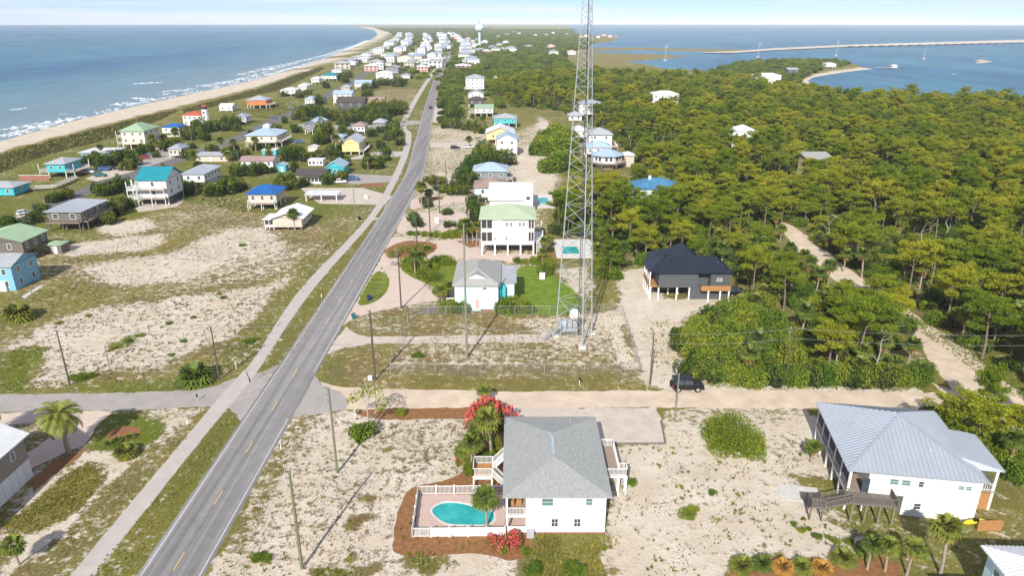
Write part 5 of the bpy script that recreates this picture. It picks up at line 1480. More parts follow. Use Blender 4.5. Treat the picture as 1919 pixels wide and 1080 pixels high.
house('yellow house with pale beige roof deep in the pines', (1508, 344), (1556, 344), 9, 2, 2, 3.6, 'yellow_siding', ('shed', 'shingle_warm', 1.2), None, .5, (3, 2))
house('white house in a gap of the wood near the bay, left one', (1372, 166), (1402, 166), 12, 1, 3, 3.2, 'white_siding', ('hip', 'metal_white', 1.6), 'x', .5, (3, 1))
house('white house in a gap of the wood near the bay, right one', (1415, 160), (1462, 160), 14, 2, 2.5, 3.4, 'white_siding', ('hip', 'metal_white', 1.8), 'x', .5, (4, 1))
house('dark cottage with grey roof on the bay point', (1476, 138), (1496, 138), 14, 1, 1, 3.6, 'charcoal_siding', ('gable', 'metal_grey', 1.8), 'x', .5, (2, 1))
house('white cottage amid trees on the bay point', (1548, 128), (1566, 128), 14, 1, 2, 3.6, 'white_siding', ('hip', 'metal_white', 1.8), 'x', .5, (2, 1))
# bottom corners
def taupe_house():
    a, b = G(-4, 966), G(55, 893)                        # foot of its road-side wall
    x1 = (a.x + b.x) / 2; y0, y1 = 62.0, b.y
    H = 6.3
    r = thing('beach_house', 'taupe house with white ribbed metal roof and white lower panels at lower left', 'house', (x1, y0, 0))
    D = y1 - y0; W = 12
    boxpart(r, 'wall', 'taupe_siding', -W, 0, 0, D, 2.9, H)
    boxpart(r, 'lower_wall', 'white_trim', -W, -.05, 0.01, D - .01, 0, 2.897)
    n = 14
    for i in range(n): boxpart(r, 'panel', 'white_trim', -.05, .03, D * i / n + .05, D * (i + 1) / n - .05, .1, 2.85)
    roof(r, 'gable', -W - .6, .6, -.6, D + .6, H + .1, 2.9, 'metal_white', 'y', .45, 'taupe_siding', .6)
    for v_, zz in ((D - 2.6, 4.9), (D - 6.4, 4.3)): window(r, 'r', v_, zz, .7 if zz > 4.5 else .45, 1.0 if zz > 4.5 else .5, 0, D)
    boxpart(r, 'air_conditioner', 'metal_grey', .1, 1.1, D - 9.5, D - 8.3, 1.2, 2.1)
taupe_house()
def blue_corner_house():
    H = 6.2
    p = G(1838, 1024, H); q = G(1835, 1075, H)
    r = thing('beach_house', 'pale blue house with white ribbed roof in the lower right corner', 'house', (p.x + .5, p.y - .4, 0), -.05)
    boxpart(r, 'wall', 'pale_blue_siding', 0, 12, -14, -.3, 0, H - .1)
    mb = MB(); z = H
    a, b, c, d = (-.5, -15, z), (12.5, -15, z), (12.5, .5, z), (-.5, .5, z)
    e, f = (6, -9, z + 1.9), (6, -5.5, z + 1.9)
    tops = [[a, b, e], [b, c, f, e], [c, d, f], [d, a, e, f]]
    for t_ in tops:
        mb.face(t_); mb.face([(k[0], k[1], k[2] - .15) for k in t_][::-1]); ribs(mb, t_, .45, .1, .09)
    for s_, t_ in ((a, b), (b, c), (c, d), (d, a)): mb.face([(s_[0], s_[1], s_[2] - .15), (t_[0], t_[1], t_[2] - .15), t_, s_])
    mb.build('roof', 'metal_white', r)
    for i in range(3): window(r, 'l', -2.2 - 2.2 * i, 4.4, .9, 1.5, 12, 14, 'green_glass')
    boxpart(r, 'porch_roof', 'metal_white', -4.5, -.01, -6, -1.6, 3.2, 3.35)
    for y in (-1.8, -5.8): post(r, -4.3, y, 0, 3.2, .1)
blue_corner_house()

# ------------------------------------------------------------------ pools beyond
def small_pool(label, c0, c1, w0, w1):
    a, b = G(*c0), G(*c1); r = thing('swimming_pool', label, 'pool', (a.x, a.y, 0))
    W, D = b.x - a.x, b.y - a.y
    p, q = G(*w0) - a, G(*w1) - a
    t = .25
    for n_, bb in enumerate(((0, W, 0, p.y), (0, W, q.y, D), (0, p.x, p.y + .002, q.y - .002), (q.x, W, p.y + .002, q.y - .002))):
        boxpart(r, 'pool_deck', 'limestone', bb[0], bb[1], bb[2], bb[3], 0, t)
    boxpart(r, 'pool_water', 'pool_water', p.x + .01, q.x - .01, p.y + .01, q.y - .01, 0, t - .08)
    return r
small_pool('turquoise pool on a white deck seen through the tower base', (1043, 484), (1108, 450), (1055, 477), (1082, 463))
small_pool('small turquoise pool on white deck behind the modern white house', (1000, 390), (1034, 366), (1008, 383), (1026, 371))

# ------------------------------------------------------------------ the distant town
def town():
    rnd = random.Random(11)
    W_, D_ = 11, 13
    kinds = []
    for i, (wm, rm, fl) in enumerate((('white_siding', 'metal_white', 2), ('white_siding', 'metal_grey', 2), ('cream_siding', 'metal_silver', 3), ('white_siding', 'metal_bluegrey', 3), ('pale_blue_siding', 'metal_white', 2), ('pink_siding', 'metal_white', 2), ('beige_siding', 'metal_grey', 2), ('grey_siding', 'metal_silver', 2))):
        h = fl * 3.2
        w = MB().box(0, W_, 0, D_, 0, h).mesh('wall', wm)
        kinds.append((w, h, rm))
    rcache = {}
    def roofmesh(rm):
        if rm not in rcache:
            e = link('tmp', None); o = roof(e, 'hip', -.6, W_ + .6, -.6, D_ + .6, 0, 2.6, rm, 'y'); rcache[rm] = o.data
            bpy.data.objects.remove(o); bpy.data.objects.remove(e)
        return rcache[rm]
    wm_ = MB().box(-.7, .7, -.05, .05, -.8, .8).mesh('window', 'glass')
    spots = []
    road = lambda y: min(ROAD_S, key=lambda p: abs(p.y - y)).x
    # rows between shore and road, then right of the road
    for y in np.arange(880, 3400, 24):
        gx = np.interp(y, [p.y for p in GULF_EDGE], [p.x for p in GULF_EDGE]) + 55 + .012 * y
        rx = road(y)
        for row in (gx, gx + 38, (gx + rx) / 2 + 10, rx - 26, rx + 26):
            if rnd.random() < (.42 if y < 1150 else .56 if y < 2200 else .45):
                spots.append((row + rnd.uniform(-7, 7), y + rnd.uniform(-10, 10)))
    for u, v in [(880, 100), (893, 97), (906, 101), (921, 99), (935, 97), (948, 95), (872, 92), (885, 88), (899, 84), (915, 92), (930, 88), (942, 83), (955, 99), (867, 85), (878, 81), (862, 78), (872, 74), (890, 78), (905, 80),
                 (1000, 68), (1020, 67), (1034, 64), (1060, 66), (1078, 71), (1085, 72), (1095, 69), (1118, 70), (1128, 67), (1140, 70), (985, 90), (1028, 92), (1064, 102), (980, 106), (1030, 106), (960, 62), (970, 65), (945, 66), (930, 70), (1150, 71)]:
        p = G(u, v); spots.append((p.x, p.y))
    rnd.shuffle(spots)
    for i, (x, y) in enumerate(spots[:290]):
        wme, h, rm = kinds[rnd.choice([0, 0, 1, 1, 2, 3, 3, 4, 5, 6, 6, 7])]
        s = rnd.uniform(1.1, 1.8)
        t = thing('town_house', 'pale distant house with hip roof in the far town', 'house', (x, y, 0), rnd.uniform(-.2, .2), 'far town houses')
        t.scale = (s, s, rnd.uniform(.8, 1.1))
        link('wall', wme, t)
        link('roof', roofmesh(rm), t, (0, 0, h + .1))
        if y < 1500:
            for k in range(3):
                for z in (1.8, 5.0): link('window', wm_, t, (2 + 3.5 * k, -.03, z))
town()
wt_ = thing('water_tower', 'pale blue water tower with bulb tank above the far town', 'water tower', G(899, 88))
MB().tube([(0, 0, 0), (0, 0, 3), (0, 0, 34)], [5.5, 2.6, 2.6], 12).build('stem', 'pale_blue_siding', wt_)
MB().tube([(0, 0, 33), (0, 0, 37), (0, 0, 42), (0, 0, 47), (0, 0, 50), (0, 0, 51)], [3, 8.5, 10.5, 9, 5, 1], 14).build('tank', 'pale_blue_siding', wt_)
MB().tube([(0, 0, 51), (0, 0, 60)], [2.5, .3], 8).build('antenna', 'galvanised', wt_)
lh = thing('lighthouse', 'slim white lighthouse tower among the far houses left of the road', 'lighthouse', G(803, 97))
MB().tube([(0, 0, 0), (0, 0, 21)], [3.0, 2.0], 12).build('tower', 'white_siding', lh)
MB().tube([(0, 0, 21), (0, 0, 22)], [3.0, 3.0], 12).build('gallery', 'metal_grey', lh)
MB().tube([(0, 0, 22), (0, 0, 25)], [1.6, 1.6], 10).build('lantern', 'glass', lh)
MB().tube([(0, 0, 25), (0, 0, 27)], [2.0, .2], 10).build('cap', 'metal_grey', lh)

# ------------------------------------------------------------------ bay: pylons, bridge, dock
for lab, b, vt in (('leftmost white power pylon standing in the bay, by the marsh spit', (1246, 112), 82), ('second white power pylon in the bay from the left', (1420, 106), 78),
                   ('third white power pylon in the bay, above the wooded point', (1566, 103), 74), ('rightmost white power pylon standing in the bay', (1731, 109), 75)):
    p = G(*b); h = top_height(*b, vt)
    t = thing('power_pylon', lab, 'pylon', (p.x, p.y, SEA_Z), 0, 'pylons in the bay')
    MB().tube([(0, 0, 0), (h * .05, 0, h)], [.45, .25], 8).build('shaft', 'metal_grey', t)
    for z in (.8, .88, .96): MB().bar((h * .05 * z - 3.2, 0, h * z), (h * .05 * z + 3.2, 0, h * z), .4).build('crossarm', 'galvanised', t)
    MB().box(-2.5, 2.5, -2, 2, -1, 1).build('footing', 'concrete', t)
p, q = G(1585, 88), G(2000, 78.5)
t = thing('bridge', 'long low concrete causeway bridge across the bay', 'bridge', (p.x, p.y, 0), math.atan2(q.y - p.y, q.x - p.x))
L_ = (q - p).length
boxpart(t, 'deck', 'sand_white', 0, L_, -5, 5, 2.6, 3.8)
boxpart(t, 'parapet', 'limestone', 0, L_, -5.4, -5.003, 2.6, 4.6)
pm = MB().box(-5, 5, -4, 4, 0, 3.4).mesh('pier', 'weathered_wood')
for i in range(26): link('pier', pm, t, (L_ * (i + .5) / 26, 0, -.9 + .85))
p, q = G(1646, 127.5), G(1668, 127.5)
t = thing('dock', 'thin wooden dock with white boathouse off the sandy point', 'dock', (p.x, p.y, 0), math.atan2(q.y - p.y, q.x - p.x))
L_ = (q - p).length
boxpart(t, 'walkway', 'limestone', -3, L_, -1, 1, .7, .95)
for i in range(10):
    for s_ in (-.8, .8): post(t, L_ * i / 9, s_, -1.5, .7, .2, 'weathered_wood')
boxpart(t, 'platform', 'limestone', L_, L_ + 9, -4, 4, .7, .95)
boxpart(t, 'boathouse', 'white_siding', L_ + 1.5, L_ + 7.5, -2.5, 2.5, .95, 3.2)
roof(t, 'hip', L_ + .5, L_ + 8.5, -3.5, 3.5, 3.3, 1.6, 'metal_white', 'x')

# ------------------------------------------------------------------ plants: meshes
def leaf_quads(C, size, rng, up=.35, aspect=1.0):
    """random small quads centred at C (n,3)"""
    n = len(C)
    nrm = rng.normal(size=(n, 3)); nrm[:, 2] = np.abs(nrm[:, 2]) + up; nrm /= np.linalg.norm(nrm, axis=1)[:, None]
    t = np.cross(nrm, rng.normal(size=(n, 3))); t /= np.linalg.norm(t, axis=1)[:, None]
    b = np.cross(nrm, t)
    s = size * rng.uniform(.6, 1.3, (n, 1)) / 2
    V = np.stack([C - t * s * aspect, C - b * s * .8 , C + t * s * aspect, C + b * s * .8], 1).reshape(-1, 3)
    return V, np.arange(4 * n).reshape(-1, 4)
def join(parts):
    Vs, Fs, k = [], [], 0
    for V, F in parts:
        Vs.append(V); Fs.append(F + k); k += len(V)
    return np.concatenate(Vs), np.concatenate(Fs)
def ball(rng, n, c, r, shell=.55):
    d = rng.normal(size=(n, 3)); d /= np.linalg.norm(d, axis=1)[:, None]
    q = shell + (1 - shell) * rng.random((n, 1)) ** .5
    return np.asarray(c) + d * q * np.asarray(r)
def needle_tufts(C, L_, rng, k=4, w=.16):
    n = len(C)
    out = []
    for _ in range(k):
        d = rng.normal(size=(n, 3)); d[:, 2] = d[:, 2] * .6 + .35; d /= np.linalg.norm(d, axis=1)[:, None]
        s = np.cross(d, rng.normal(size=(n, 3))); s /= np.linalg.norm(s, axis=1)[:, None]
        l = L_ * rng.uniform(.7, 1.25, (n, 1))
        m = C + d * l * .55
        V = np.stack([C, m + s * w * l, C + d * l, m - s * w * l], 1).reshape(-1, 3)
        out.append((V, np.arange(4 * n).reshape(-1, 4)))
    return join(out)
def pine_parts(seed, h=11.0, spread=3.2, lean=.0, bare=.55):
    rng = np.random.default_rng(seed); rnd = random.Random(seed)
    mb = MB()
    bx, by = rnd.uniform(-.5, .5) + lean, rnd.uniform(-.5, .5)
    ax = lambda t: Vector((bx * t * t, by * t * t + .2 * math.sin(t * 5 + seed), h * t))
    mb.tube([ax(i / 6) for i in range(7)], [.17 * (1 - .8 * i / 6) + .03 for i in range(7)], 6)
    cl = []
    nl = rnd.randint(10, 14)
    for k in range(nl):
        t = bare + (1 - bare) * (k + .3) / nl
        a = k * 2.4 + rnd.uniform(-.4, .4)
        L_ = spread * (1.05 - .55 * ((t - bare) / (1 - bare)) ** 1.5) * rnd.uniform(.65, 1.15)
        p = ax(t); d = Vector((math.cos(a), math.sin(a), 0))
        q = p + d * L_ * .5 + Vector((0, 0, L_ * .16)); e = p + d * L_ + Vector((0, 0, L_ * rnd.uniform(.22, .42)))
        mb.tube([p, q, e], [.055, .04, .015], 4, cap=False)
        for f in (.45, .75, 1.0):
            c = p + (e - p) * f + Vector((rnd.uniform(-.4, .4), rnd.uniform(-.4, .4), rnd.uniform(.05, .35)))
            cl.append((c, rnd.uniform(.65, 1.15)))
    cl.append((ax(1.0), .9))
    for _ in range(8):
        a, q = rnd.uniform(0, 6.28), spread * .6 * math.sqrt(rnd.random())
        cl.append((ax(.9) + Vector((math.cos(a) * q, math.sin(a) * q, rnd.uniform(-.3, .5))), rnd.uniform(.8, 1.3)))
    C = np.concatenate([ball(rng, 34, tuple(c), (r, r, r * .5), .25) for c, r in cl])
    V, F = needle_tufts(C, .40, rng, 4, .2)
    return mb.mesh('trunk', 'pine_bark'), raw_mesh('crown', V, F, ['pine_needles'])
def shrub_mesh(seed, lumps, n, leaf, mats_, shares=None, spread=1.0, flat=.75, up=.35):
    rng = np.random.default_rng(seed)
    per = n // lumps
    C = []
    for k in range(lumps):
        a = rng.uniform(0, 6.28); rr = spread * math.sqrt(rng.random()) * .62
        s = rng.uniform(.34, .52)
        c = (rr * math.cos(a), rr * math.sin(a), s * flat * rng.uniform(.7, 1.1) * (1.25 - .5 * rr))
        q = ball(rng, per, c, (s, s, s * flat * 1.05), .6)
        q[:, 2] = np.abs(q[:, 2]) + .02
        C.append(q)
    C = np.concatenate(C)
    V, F = leaf_quads(C, leaf * .8, rng, up)
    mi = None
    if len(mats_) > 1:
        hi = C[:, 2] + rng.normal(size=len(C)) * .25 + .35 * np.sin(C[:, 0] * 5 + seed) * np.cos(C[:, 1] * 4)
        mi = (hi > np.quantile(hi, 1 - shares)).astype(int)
    return raw_mesh('foliage', V, F, mats_, mi)
def fan_palm_parts(seed, h, nf=38, R=1.45, dead=8):
    rng = np.random.default_rng(seed); rnd = random.Random(seed)
    mb = MB(); lx, ly = rnd.uniform(-.4, .4), rnd.uniform(-.3, .3)
    ax = lambda t: Vector((lx * t * t, ly * t * t, h * t))
    mb.tube([ax(i / 5) for i in range(6)], [.21, .17, .16, .16, .17, .2], 8)
    top = ax(1.0)
    def fans(n, el0, el1, R):
        V, F = [], []
        for k in range(n):
            a = k * 2.39996 + rnd.uniform(-.2, .2); el = rnd.uniform(el0, el1)
            d = Vector((math.cos(a) * math.cos(el), math.sin(a) * math.cos(el), math.sin(el)))
            s = Vector((-math.sin(a), math.cos(a), 0)); u = s.cross(d)
            if u.z < 0: u = -u
            base = top + d * R * .55
            # petiole
            b = len(V); V += [top - s * .03, top + s * .03, base + s * .02, base - s * .02]; F.append((b, b + 1, b + 2, b + 3))
            m = 10
            for j in range(m):
                t = (j / (m - 1) - .5) * 3.6
                dd = (d * math.cos(t) + s * math.sin(t)).normalized()
                l = R * .85 * (1 - .13 * abs(t)) * rnd.uniform(.85, 1.1)
                sag = Vector((0, 0, -.22 * R * rnd.uniform(.6, 1.5)))
                w = dd.cross(u).normalized() * (.10 * R)
                mid = base + dd * l * .55 + u * .03
                b = len(V); V += [base, mid + w, base + dd * l + sag, mid - w]; F.append((b, b + 1, b + 2, b + 3))
        return np.array([tuple(v) for v in V]), np.array(F)
    V, F = fans(nf, -.35, 1.25, R)
    cr = raw_mesh('crown', V, F, ['palm_leaves'])
    dm = None
    if dead:
        V, F = fans(dead, -1.35, -.7, R * .8); dm = raw_mesh('dead_fronds', V, F, ['dead_fronds'])
    return (mb.mesh('trunk', 'palm_trunk') if h > .3 else None), cr, dm
def date_palm_parts(seed, h, nf=48, R=3.2):
    rnd = random.Random(seed); mb = MB()
    mb.tube([(0, 0, h * i / 6) for i in range(7)], [.34, .3, .28, .28, .29, .33, .36], 9)
    V, F = [], []
    for k in range(nf):
        a = k * 2.39996; el = 1.35 - 1.75 * (k / nf) + rnd.uniform(-.1, .1); L_ = R * rnd.uniform(.85, 1.08)
        p = Vector((0, 0, h)); d = Vector((math.cos(a), math.sin(a), 0)); s = Vector((-math.sin(a), math.cos(a), 0))
        pts = []
        n = 9; ang = el
        for i in range(n + 1):
            pts.append(p.copy()); p = p + (d * math.cos(ang) + Vector((0, 0, math.sin(ang)))) * (L_ / n); ang -= .15 + .02 * i
        for i in range(1, n):
            t = i / n; t_ = (pts[i + 1] - pts[i - 1]).normalized(); ll = .62 * math.sin(math.pi * (.12 + .83 * t)) + .1
            for sub in (0, .5):
                c = pts[i] + (pts[i + 1] - pts[i]) * sub
                for sg in (-1, 1):
                    e = c + (s * sg * .85 + t_ * .55).normalized() * ll + Vector((0, 0, -.12 * ll))
                    w = t_ * .095
                    b = len(V); V += [c - w, c + w, e + w * .2, e - w * .2]; F.append((b, b + 1, b + 2, b + 3))
        for i in range(n):
            b = len(V); V += [pts[i] - s * .03, pts[i] + s * .03, pts[i + 1] + s * .025, pts[i + 1] - s * .025]; F.append((b, b + 1, b + 2, b + 3))
    return mb.mesh('trunk', 'palm_trunk'), raw_mesh('crown', np.array([tuple(v) for v in V]), np.array(F), ['palm_leaves'])
PINES = [pine_parts(s, h, sp, 0, br) for s, h, sp, br in ((1, 10.2, 3.8, .56), (2, 11.0, 4.4, .6), (3, 9.2, 3.2, .48), (4, 11.8, 4.1, .58), (5, 9.6, 4.7, .6), (6, 8.2, 2.9, .42), (7, 10.6, 3.6, .5))]
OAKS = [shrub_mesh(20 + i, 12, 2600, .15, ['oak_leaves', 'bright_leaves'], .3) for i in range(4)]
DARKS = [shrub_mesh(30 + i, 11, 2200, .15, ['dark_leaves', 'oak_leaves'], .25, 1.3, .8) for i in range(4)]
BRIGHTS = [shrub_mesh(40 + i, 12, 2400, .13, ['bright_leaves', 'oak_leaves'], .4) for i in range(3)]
PALMS = [fan_palm_parts(50 + i, h) for i, h in enumerate((3.4, 4.6, 5.6, 2.6))]
CLUMPS = [fan_palm_parts(60 + i, .3, 64, 1.35, 9) for i in range(2)]
ORANGE = (CLUMPS[0][0], CLUMPS[0][1].copy(), None); ORANGE[1].materials[0] = MATS['orange_fronds']
STEM = MB().tube([(0, 0, -.1), (.05, 0, .3), (.1, .05, .6)], [.07, .05, .03], 5).mesh('stem', 'pine_bark')
def put_pine(p, v, rz, s, label, group, name='pine_tree'):
    t = thing(name, label, 'tree', p, rz, group); t.scale = (s, s, s) if not hasattr(s, '__len__') else s
    link('trunk', PINES[v][0], t); link('crown', PINES[v][1], t)
    return t
def put_shrub(p, me, rx, rz_, label, group=None, rot=0.0, name='shrub', cat='shrub'):
    t = thing(name, label, cat, p, rot, group); t.scale = (rx, rx, rz_)
    link('foliage', me, t); link('stem', STEM, t)
    return t
def put_palm(p, parts, label, group=None, s=1.0, rot=0.0, name='palm_tree', cat='palm'):
    t = thing(name, label, cat, p, rot, group); t.scale = (s, s, s)
    if parts[0]: link('trunk', parts[0], t)
    link('crown', parts[1], t)
    if len(parts) > 2 and parts[2]: link('dead_fronds', parts[2], t)
    return t

# footprints of every building, for keeping trees out of them
FOOT = []
for o in list(COL.objects):
    if o.parent is None and o.get('category') in ('house', 'shed', 'trailer', 'carport', 'pool', 'porch'):
        xs, ys = [], []
        for ch in o.children:
            if ch.type == 'MESH' and ch.name.split('.')[0] in ('wall', 'roof', 'deck', 'pool_deck', 'porch_roof', 'upper_roof'):
                for c in ch.bound_box:
                    xs.append(c[0] * o.scale[0]); ys.append(c[1] * o.scale[1])
        if xs:
            ca, sa = math.cos(o.rotation_euler.z), math.sin(o.rotation_euler.z)
            FOOT.append((o.location.x, o.location.y, ca, sa, min(xs), max(xs), min(ys), max(ys)))
FA = np.array(FOOT)
def in_building(x, y, m=1.5):
    dx, dy = x - FA[:, 0], y - FA[:, 1]
    lx, ly = dx * FA[:, 2] + dy * FA[:, 3], -dx * FA[:, 3] + dy * FA[:, 2]
    return bool(np.any((lx > FA[:, 4] - m) & (lx < FA[:, 5] + m) & (ly > FA[:, 6] - m) & (ly < FA[:, 7] + m)))
def hides_house(x, y, back=24.0, m=2.0):
    """a tree close in front of a house in the wood"""
    dx, dy = x - FA[:, 0], y - FA[:, 1]
    lx, ly = dx * FA[:, 2] + dy * FA[:, 3], -dx * FA[:, 3] + dy * FA[:, 2]
    xm = (FA[:, 4] + FA[:, 5]) / 2
    sh = -ly * (FA[:, 0] + xm) / np.maximum(FA[:, 1], 1)       # sight line drifts sideways
    return bool(np.any((np.abs(lx - xm + sh) < (FA[:, 5] - FA[:, 4]) / 2 + m) & (ly > -back) & (ly < FA[:, 6])))
LANES = [gp(q) for q in ([(1455, 416), (1485, 420), (1530, 455), (1575, 495), (1620, 527), (1665, 560), (1750, 612), (1810, 652), (1870, 705), (1970, 770), (1970, 840), (1875, 795), (1795, 740), (1755, 690), (1715, 632), (1630, 572), (1570, 532), (1490, 468)],
                         [(600, 716), (1765, 724), (1960, 795), (1960, 860), (1534, 772), (640, 772)])]
def scatter(poly, step, seed, jit=.48, avoid=True):
    rnd = random.Random(seed)
    xs, ys = [p.x for p in poly], [p.y for p in poly]
    X, Y = np.meshgrid(np.arange(min(xs), max(xs), step), np.arange(min(ys), max(ys), step))
    rg = np.random.default_rng(seed)
    X = (X + rg.uniform(-jit, jit, X.shape) * step).ravel(); Y = (Y + rg.uniform(-jit, jit, Y.shape) * step).ravel()
    k = sdist(X, Y, poly) > 0
    for l in LANES: k &= sdist(X, Y, l) < 0
    # only what the photograph could see, with a margin to the sides
    k &= (np.abs(X) < Y * .80 + 14) & (Y > 44)
    P = [(x, y) for x, y in zip(X[k], Y[k])]
    return [q for q in P if not in_building(*q)] if avoid else P

WOOD_A = gp([(1044, 445), (1050, 410), (1075, 385), (1180, 372), (1215, 345), (1300, 330), (1462, 418), (1612, 528), (1725, 630), (1765, 700), (1745, 726), (1500, 722), (1400, 712), (1330, 702), (1290, 690), (1266, 645), (1300, 608), (1360, 582), (1420, 572), (1400, 548), (1370, 520), (1240, 500), (1165, 500), (1130, 545), (1112, 520), (1118, 470)])
WOOD_B = gp([(1190, 355), (1215, 345), (1300, 330), (1462, 418), (1490, 420), (1570, 490), (1620, 525), (1750, 605), (1870, 700), (1960, 750), (2300, 860), (2300, 228), (1919, 204), (1700, 195), (1540, 187), (1480, 178), (1340, 152), (1200, 148), (1090, 148), (950, 158), (925, 175), (960, 200), (1050, 208), (1120, 240), (1190, 290), (1185, 318)])
pines = scatter(WOOD_B, 6.2, 3) + [q for q in scatter(WOOD_A, 5.9, 4)]
rp = random.Random(5)
pines = [q for q in pines if not (hides_house(*q, 17) and rp.random() < .66)]
def thin(q):
    x, y = q
    n = float(fbm(np.array([x]), np.array([y]), 45.0)[0])
    return rp.random() < (.92 if n > 0 else .72 if n > -.08 else .38)
pines = [q for q in pines if thin(q)]
# clearance round the dark house and the front edge of the wood
VIS = [[(1460, 418), (1482, 421), (1540, 466), (1528, 478)], [(1552, 488), (1566, 488), (1618, 530), (1600, 534)], [(1722, 608), (1742, 610), (1880, 718), (1919, 755), (1919, 790), (1790, 722), (1745, 645)], [(1530, 462), (1556, 488), (1546, 490), (1524, 472)]]
def veils_lane(x, y, zt=11.0):
    for z in np.arange(1.5, zt, 1.0):
        for dx in (-3.2, 0, 3.2):
            zc = y * CP + (CAM_H - z) * SP; u = CX + FPX * (x + dx) / zc; v = CY + FPX * (-y * SP + (CAM_H - z) * CP) / zc
            for q in VIS:
                if sdist(np.array([u]), np.array([v]), q)[0] > 0: return True
    return False
pines = [q for q in pines if not (q[1] < 260 and 40 < q[0] < 150 and veils_lane(*q) and rp.random() < .9)]
FRONT = gp([(1255, 650), (1300, 600), (1440, 560), (1500, 640), (1500, 725), (1280, 735)])
pines = [q for q in pines if not (inside(*q, FRONT) and rp.random() < .8)]
pines.sort(key=lambda q: math.hypot(*q))
def in_frame(x, y, m=60):
    zc = y * CP + CAM_H * SP
    u = CX + FPX * x / zc
    return -m < u < 1919 + m
near = [q for q in pines if in_frame(*q)][:285]
nearset = set(near)
rest = [q for q in pines if q not in nearset]
for i, (x, y) in enumerate(near):
    s_ = rp.uniform(.66, 1.22)
    put_pine((x, y, -.05), rp.randrange(7), rp.uniform(0, 6.28), (s_, s_, s_ * rp.uniform(.82, 1.12)), 'slash pine with flat olive crown standing in the wood right of the tower', 'pines of the near wood')
UMB = pine_parts(77, 12.5, 6.4, .6, .66)
t = thing('pine_tree', 'broad umbrella-shaped pine with bare grey limbs at the front edge of the wood', 'tree', GG(1600, 700)); link('trunk', UMB[0], t); link('crown', UMB[1], t); t.scale = (1.1, 1.1, 1.0)
for i_, (u, v, s_) in enumerate(((1208, 425, .8), (1228, 428, .95), (1250, 424, .9), (1272, 420, 1.0), (1190, 430, .9), (1290, 415, .9), (1232, 222, 1.0), (1252, 224, .9), (1385, 300, .9), (1405, 305, 1.0), (1515, 362, 1.0), (1532, 366, .9), (1552, 362, 1.0), (1380, 176, 1.0), (1430, 170, 1.0))):
    p = G(u, v); put_pine(p, i_ % 7, i_ * 1.3, s_, 'slash pine with flat olive crown standing in the wood right of the tower', 'pines of the near wood')
def scatter_object(name, pts, variants, sc, label, cat, zs=(.9, 1.1), tilt=.05):
    """one object: points that carry plant copies through geometry nodes"""
    n = len(pts); rg = np.random.default_rng(len(pts))
    me = bpy.data.meshes.new(name)
    me.vertices.add(n); me.vertices.foreach_set('co', np.array([(x, y, -.05) for x, y in pts], np.float32).ravel())
    at = me.attributes.new('rot', 'FLOAT_VECTOR', 'POINT'); at.data.foreach_set('vector', np.stack([rg.normal(0, tilt, n), rg.normal(0, tilt, n), rg.uniform(0, 6.28, n)], 1).astype(np.float32).ravel())
    s = rg.uniform(sc[0], sc[1], n); zz = s * rg.uniform(zs[0], zs[1], n)
    at = me.attributes.new('scl', 'FLOAT_VECTOR', 'POINT'); at.data.foreach_set('vector', np.stack([s, s, zz], 1).astype(np.float32).ravel())
    at = me.attributes.new('idx', 'INT', 'POINT'); at.data.foreach_set('value', rg.integers(0, len(variants), n).astype(np.int32))
    o = link(name, me)
    ng = bpy.data.node_groups.new(name, 'GeometryNodeTree')
    ng.interface.new_socket('Geometry', in_out='INPUT', socket_type='NodeSocketGeometry'); ng.interface.new_socket('Geometry', in_out='OUTPUT', socket_type='NodeSocketGeometry')
    N = ng.nodes; L = ng.links
    gi, go = N.new('NodeGroupInput'), N.new('NodeGroupOutput')
    jn = N.new('GeometryNodeJoinGeometry')
    for var in reversed(variants):
        j = N.new('GeometryNodeJoinGeometry')
        for ob in var:
            oi = N.new('GeometryNodeObjectInfo'); oi.transform_space = 'ORIGINAL'; oi.inputs['Object'].default_value = ob
            L.new(oi.outputs['Geometry'], j.inputs[0])
        g2 = N.new('GeometryNodeGeometryToInstance'); L.new(j.outputs[0], g2.inputs[0]); L.new(g2.outputs[0], jn.inputs[0])
    ip = N.new('GeometryNodeInstanceOnPoints'); ip.inputs['Pick Instance'].default_value = True
    L.new(gi.outputs[0], ip.inputs['Points']); L.new(jn.outputs[0], ip.inputs['Instance'])
    def attr(nm, ty):
        a = N.new('GeometryNodeInputNamedAttribute'); a.data_type = ty; a.inputs['Name'].default_value = nm; return a.outputs['Attribute']
    L.new(attr('idx', 'INT'), ip.inputs['Instance Index']); L.new(attr('scl', 'FLOAT_VECTOR'), ip.inputs['Scale'])
    er = N.new('FunctionNodeEulerToRotation'); L.new(attr('rot', 'FLOAT_VECTOR'), er.inputs[0]); L.new(er.outputs[0], ip.inputs['Rotation'])
    L.new(ip.outputs[0], go.inputs[0])
    md = o.modifiers.new('scatter', 'NODES'); md.node_group = ng
    return stuff(o, label, cat)
def sample_objs(meshes):
    """first object in the scene that uses each mesh"""
    by = {}
    for o in COL.objects:
        if o.type == 'MESH' and o.data.name not in by: by[o.data.name] = o
    return [by[m.name] for m in meshes]
pv = [sample_objs([a, b]) for a, b in PINES]
scatter_object('pine_wood', rest, pv, (.66, 1.22), 'dense olive pine wood stretching away to the bay', 'wood')

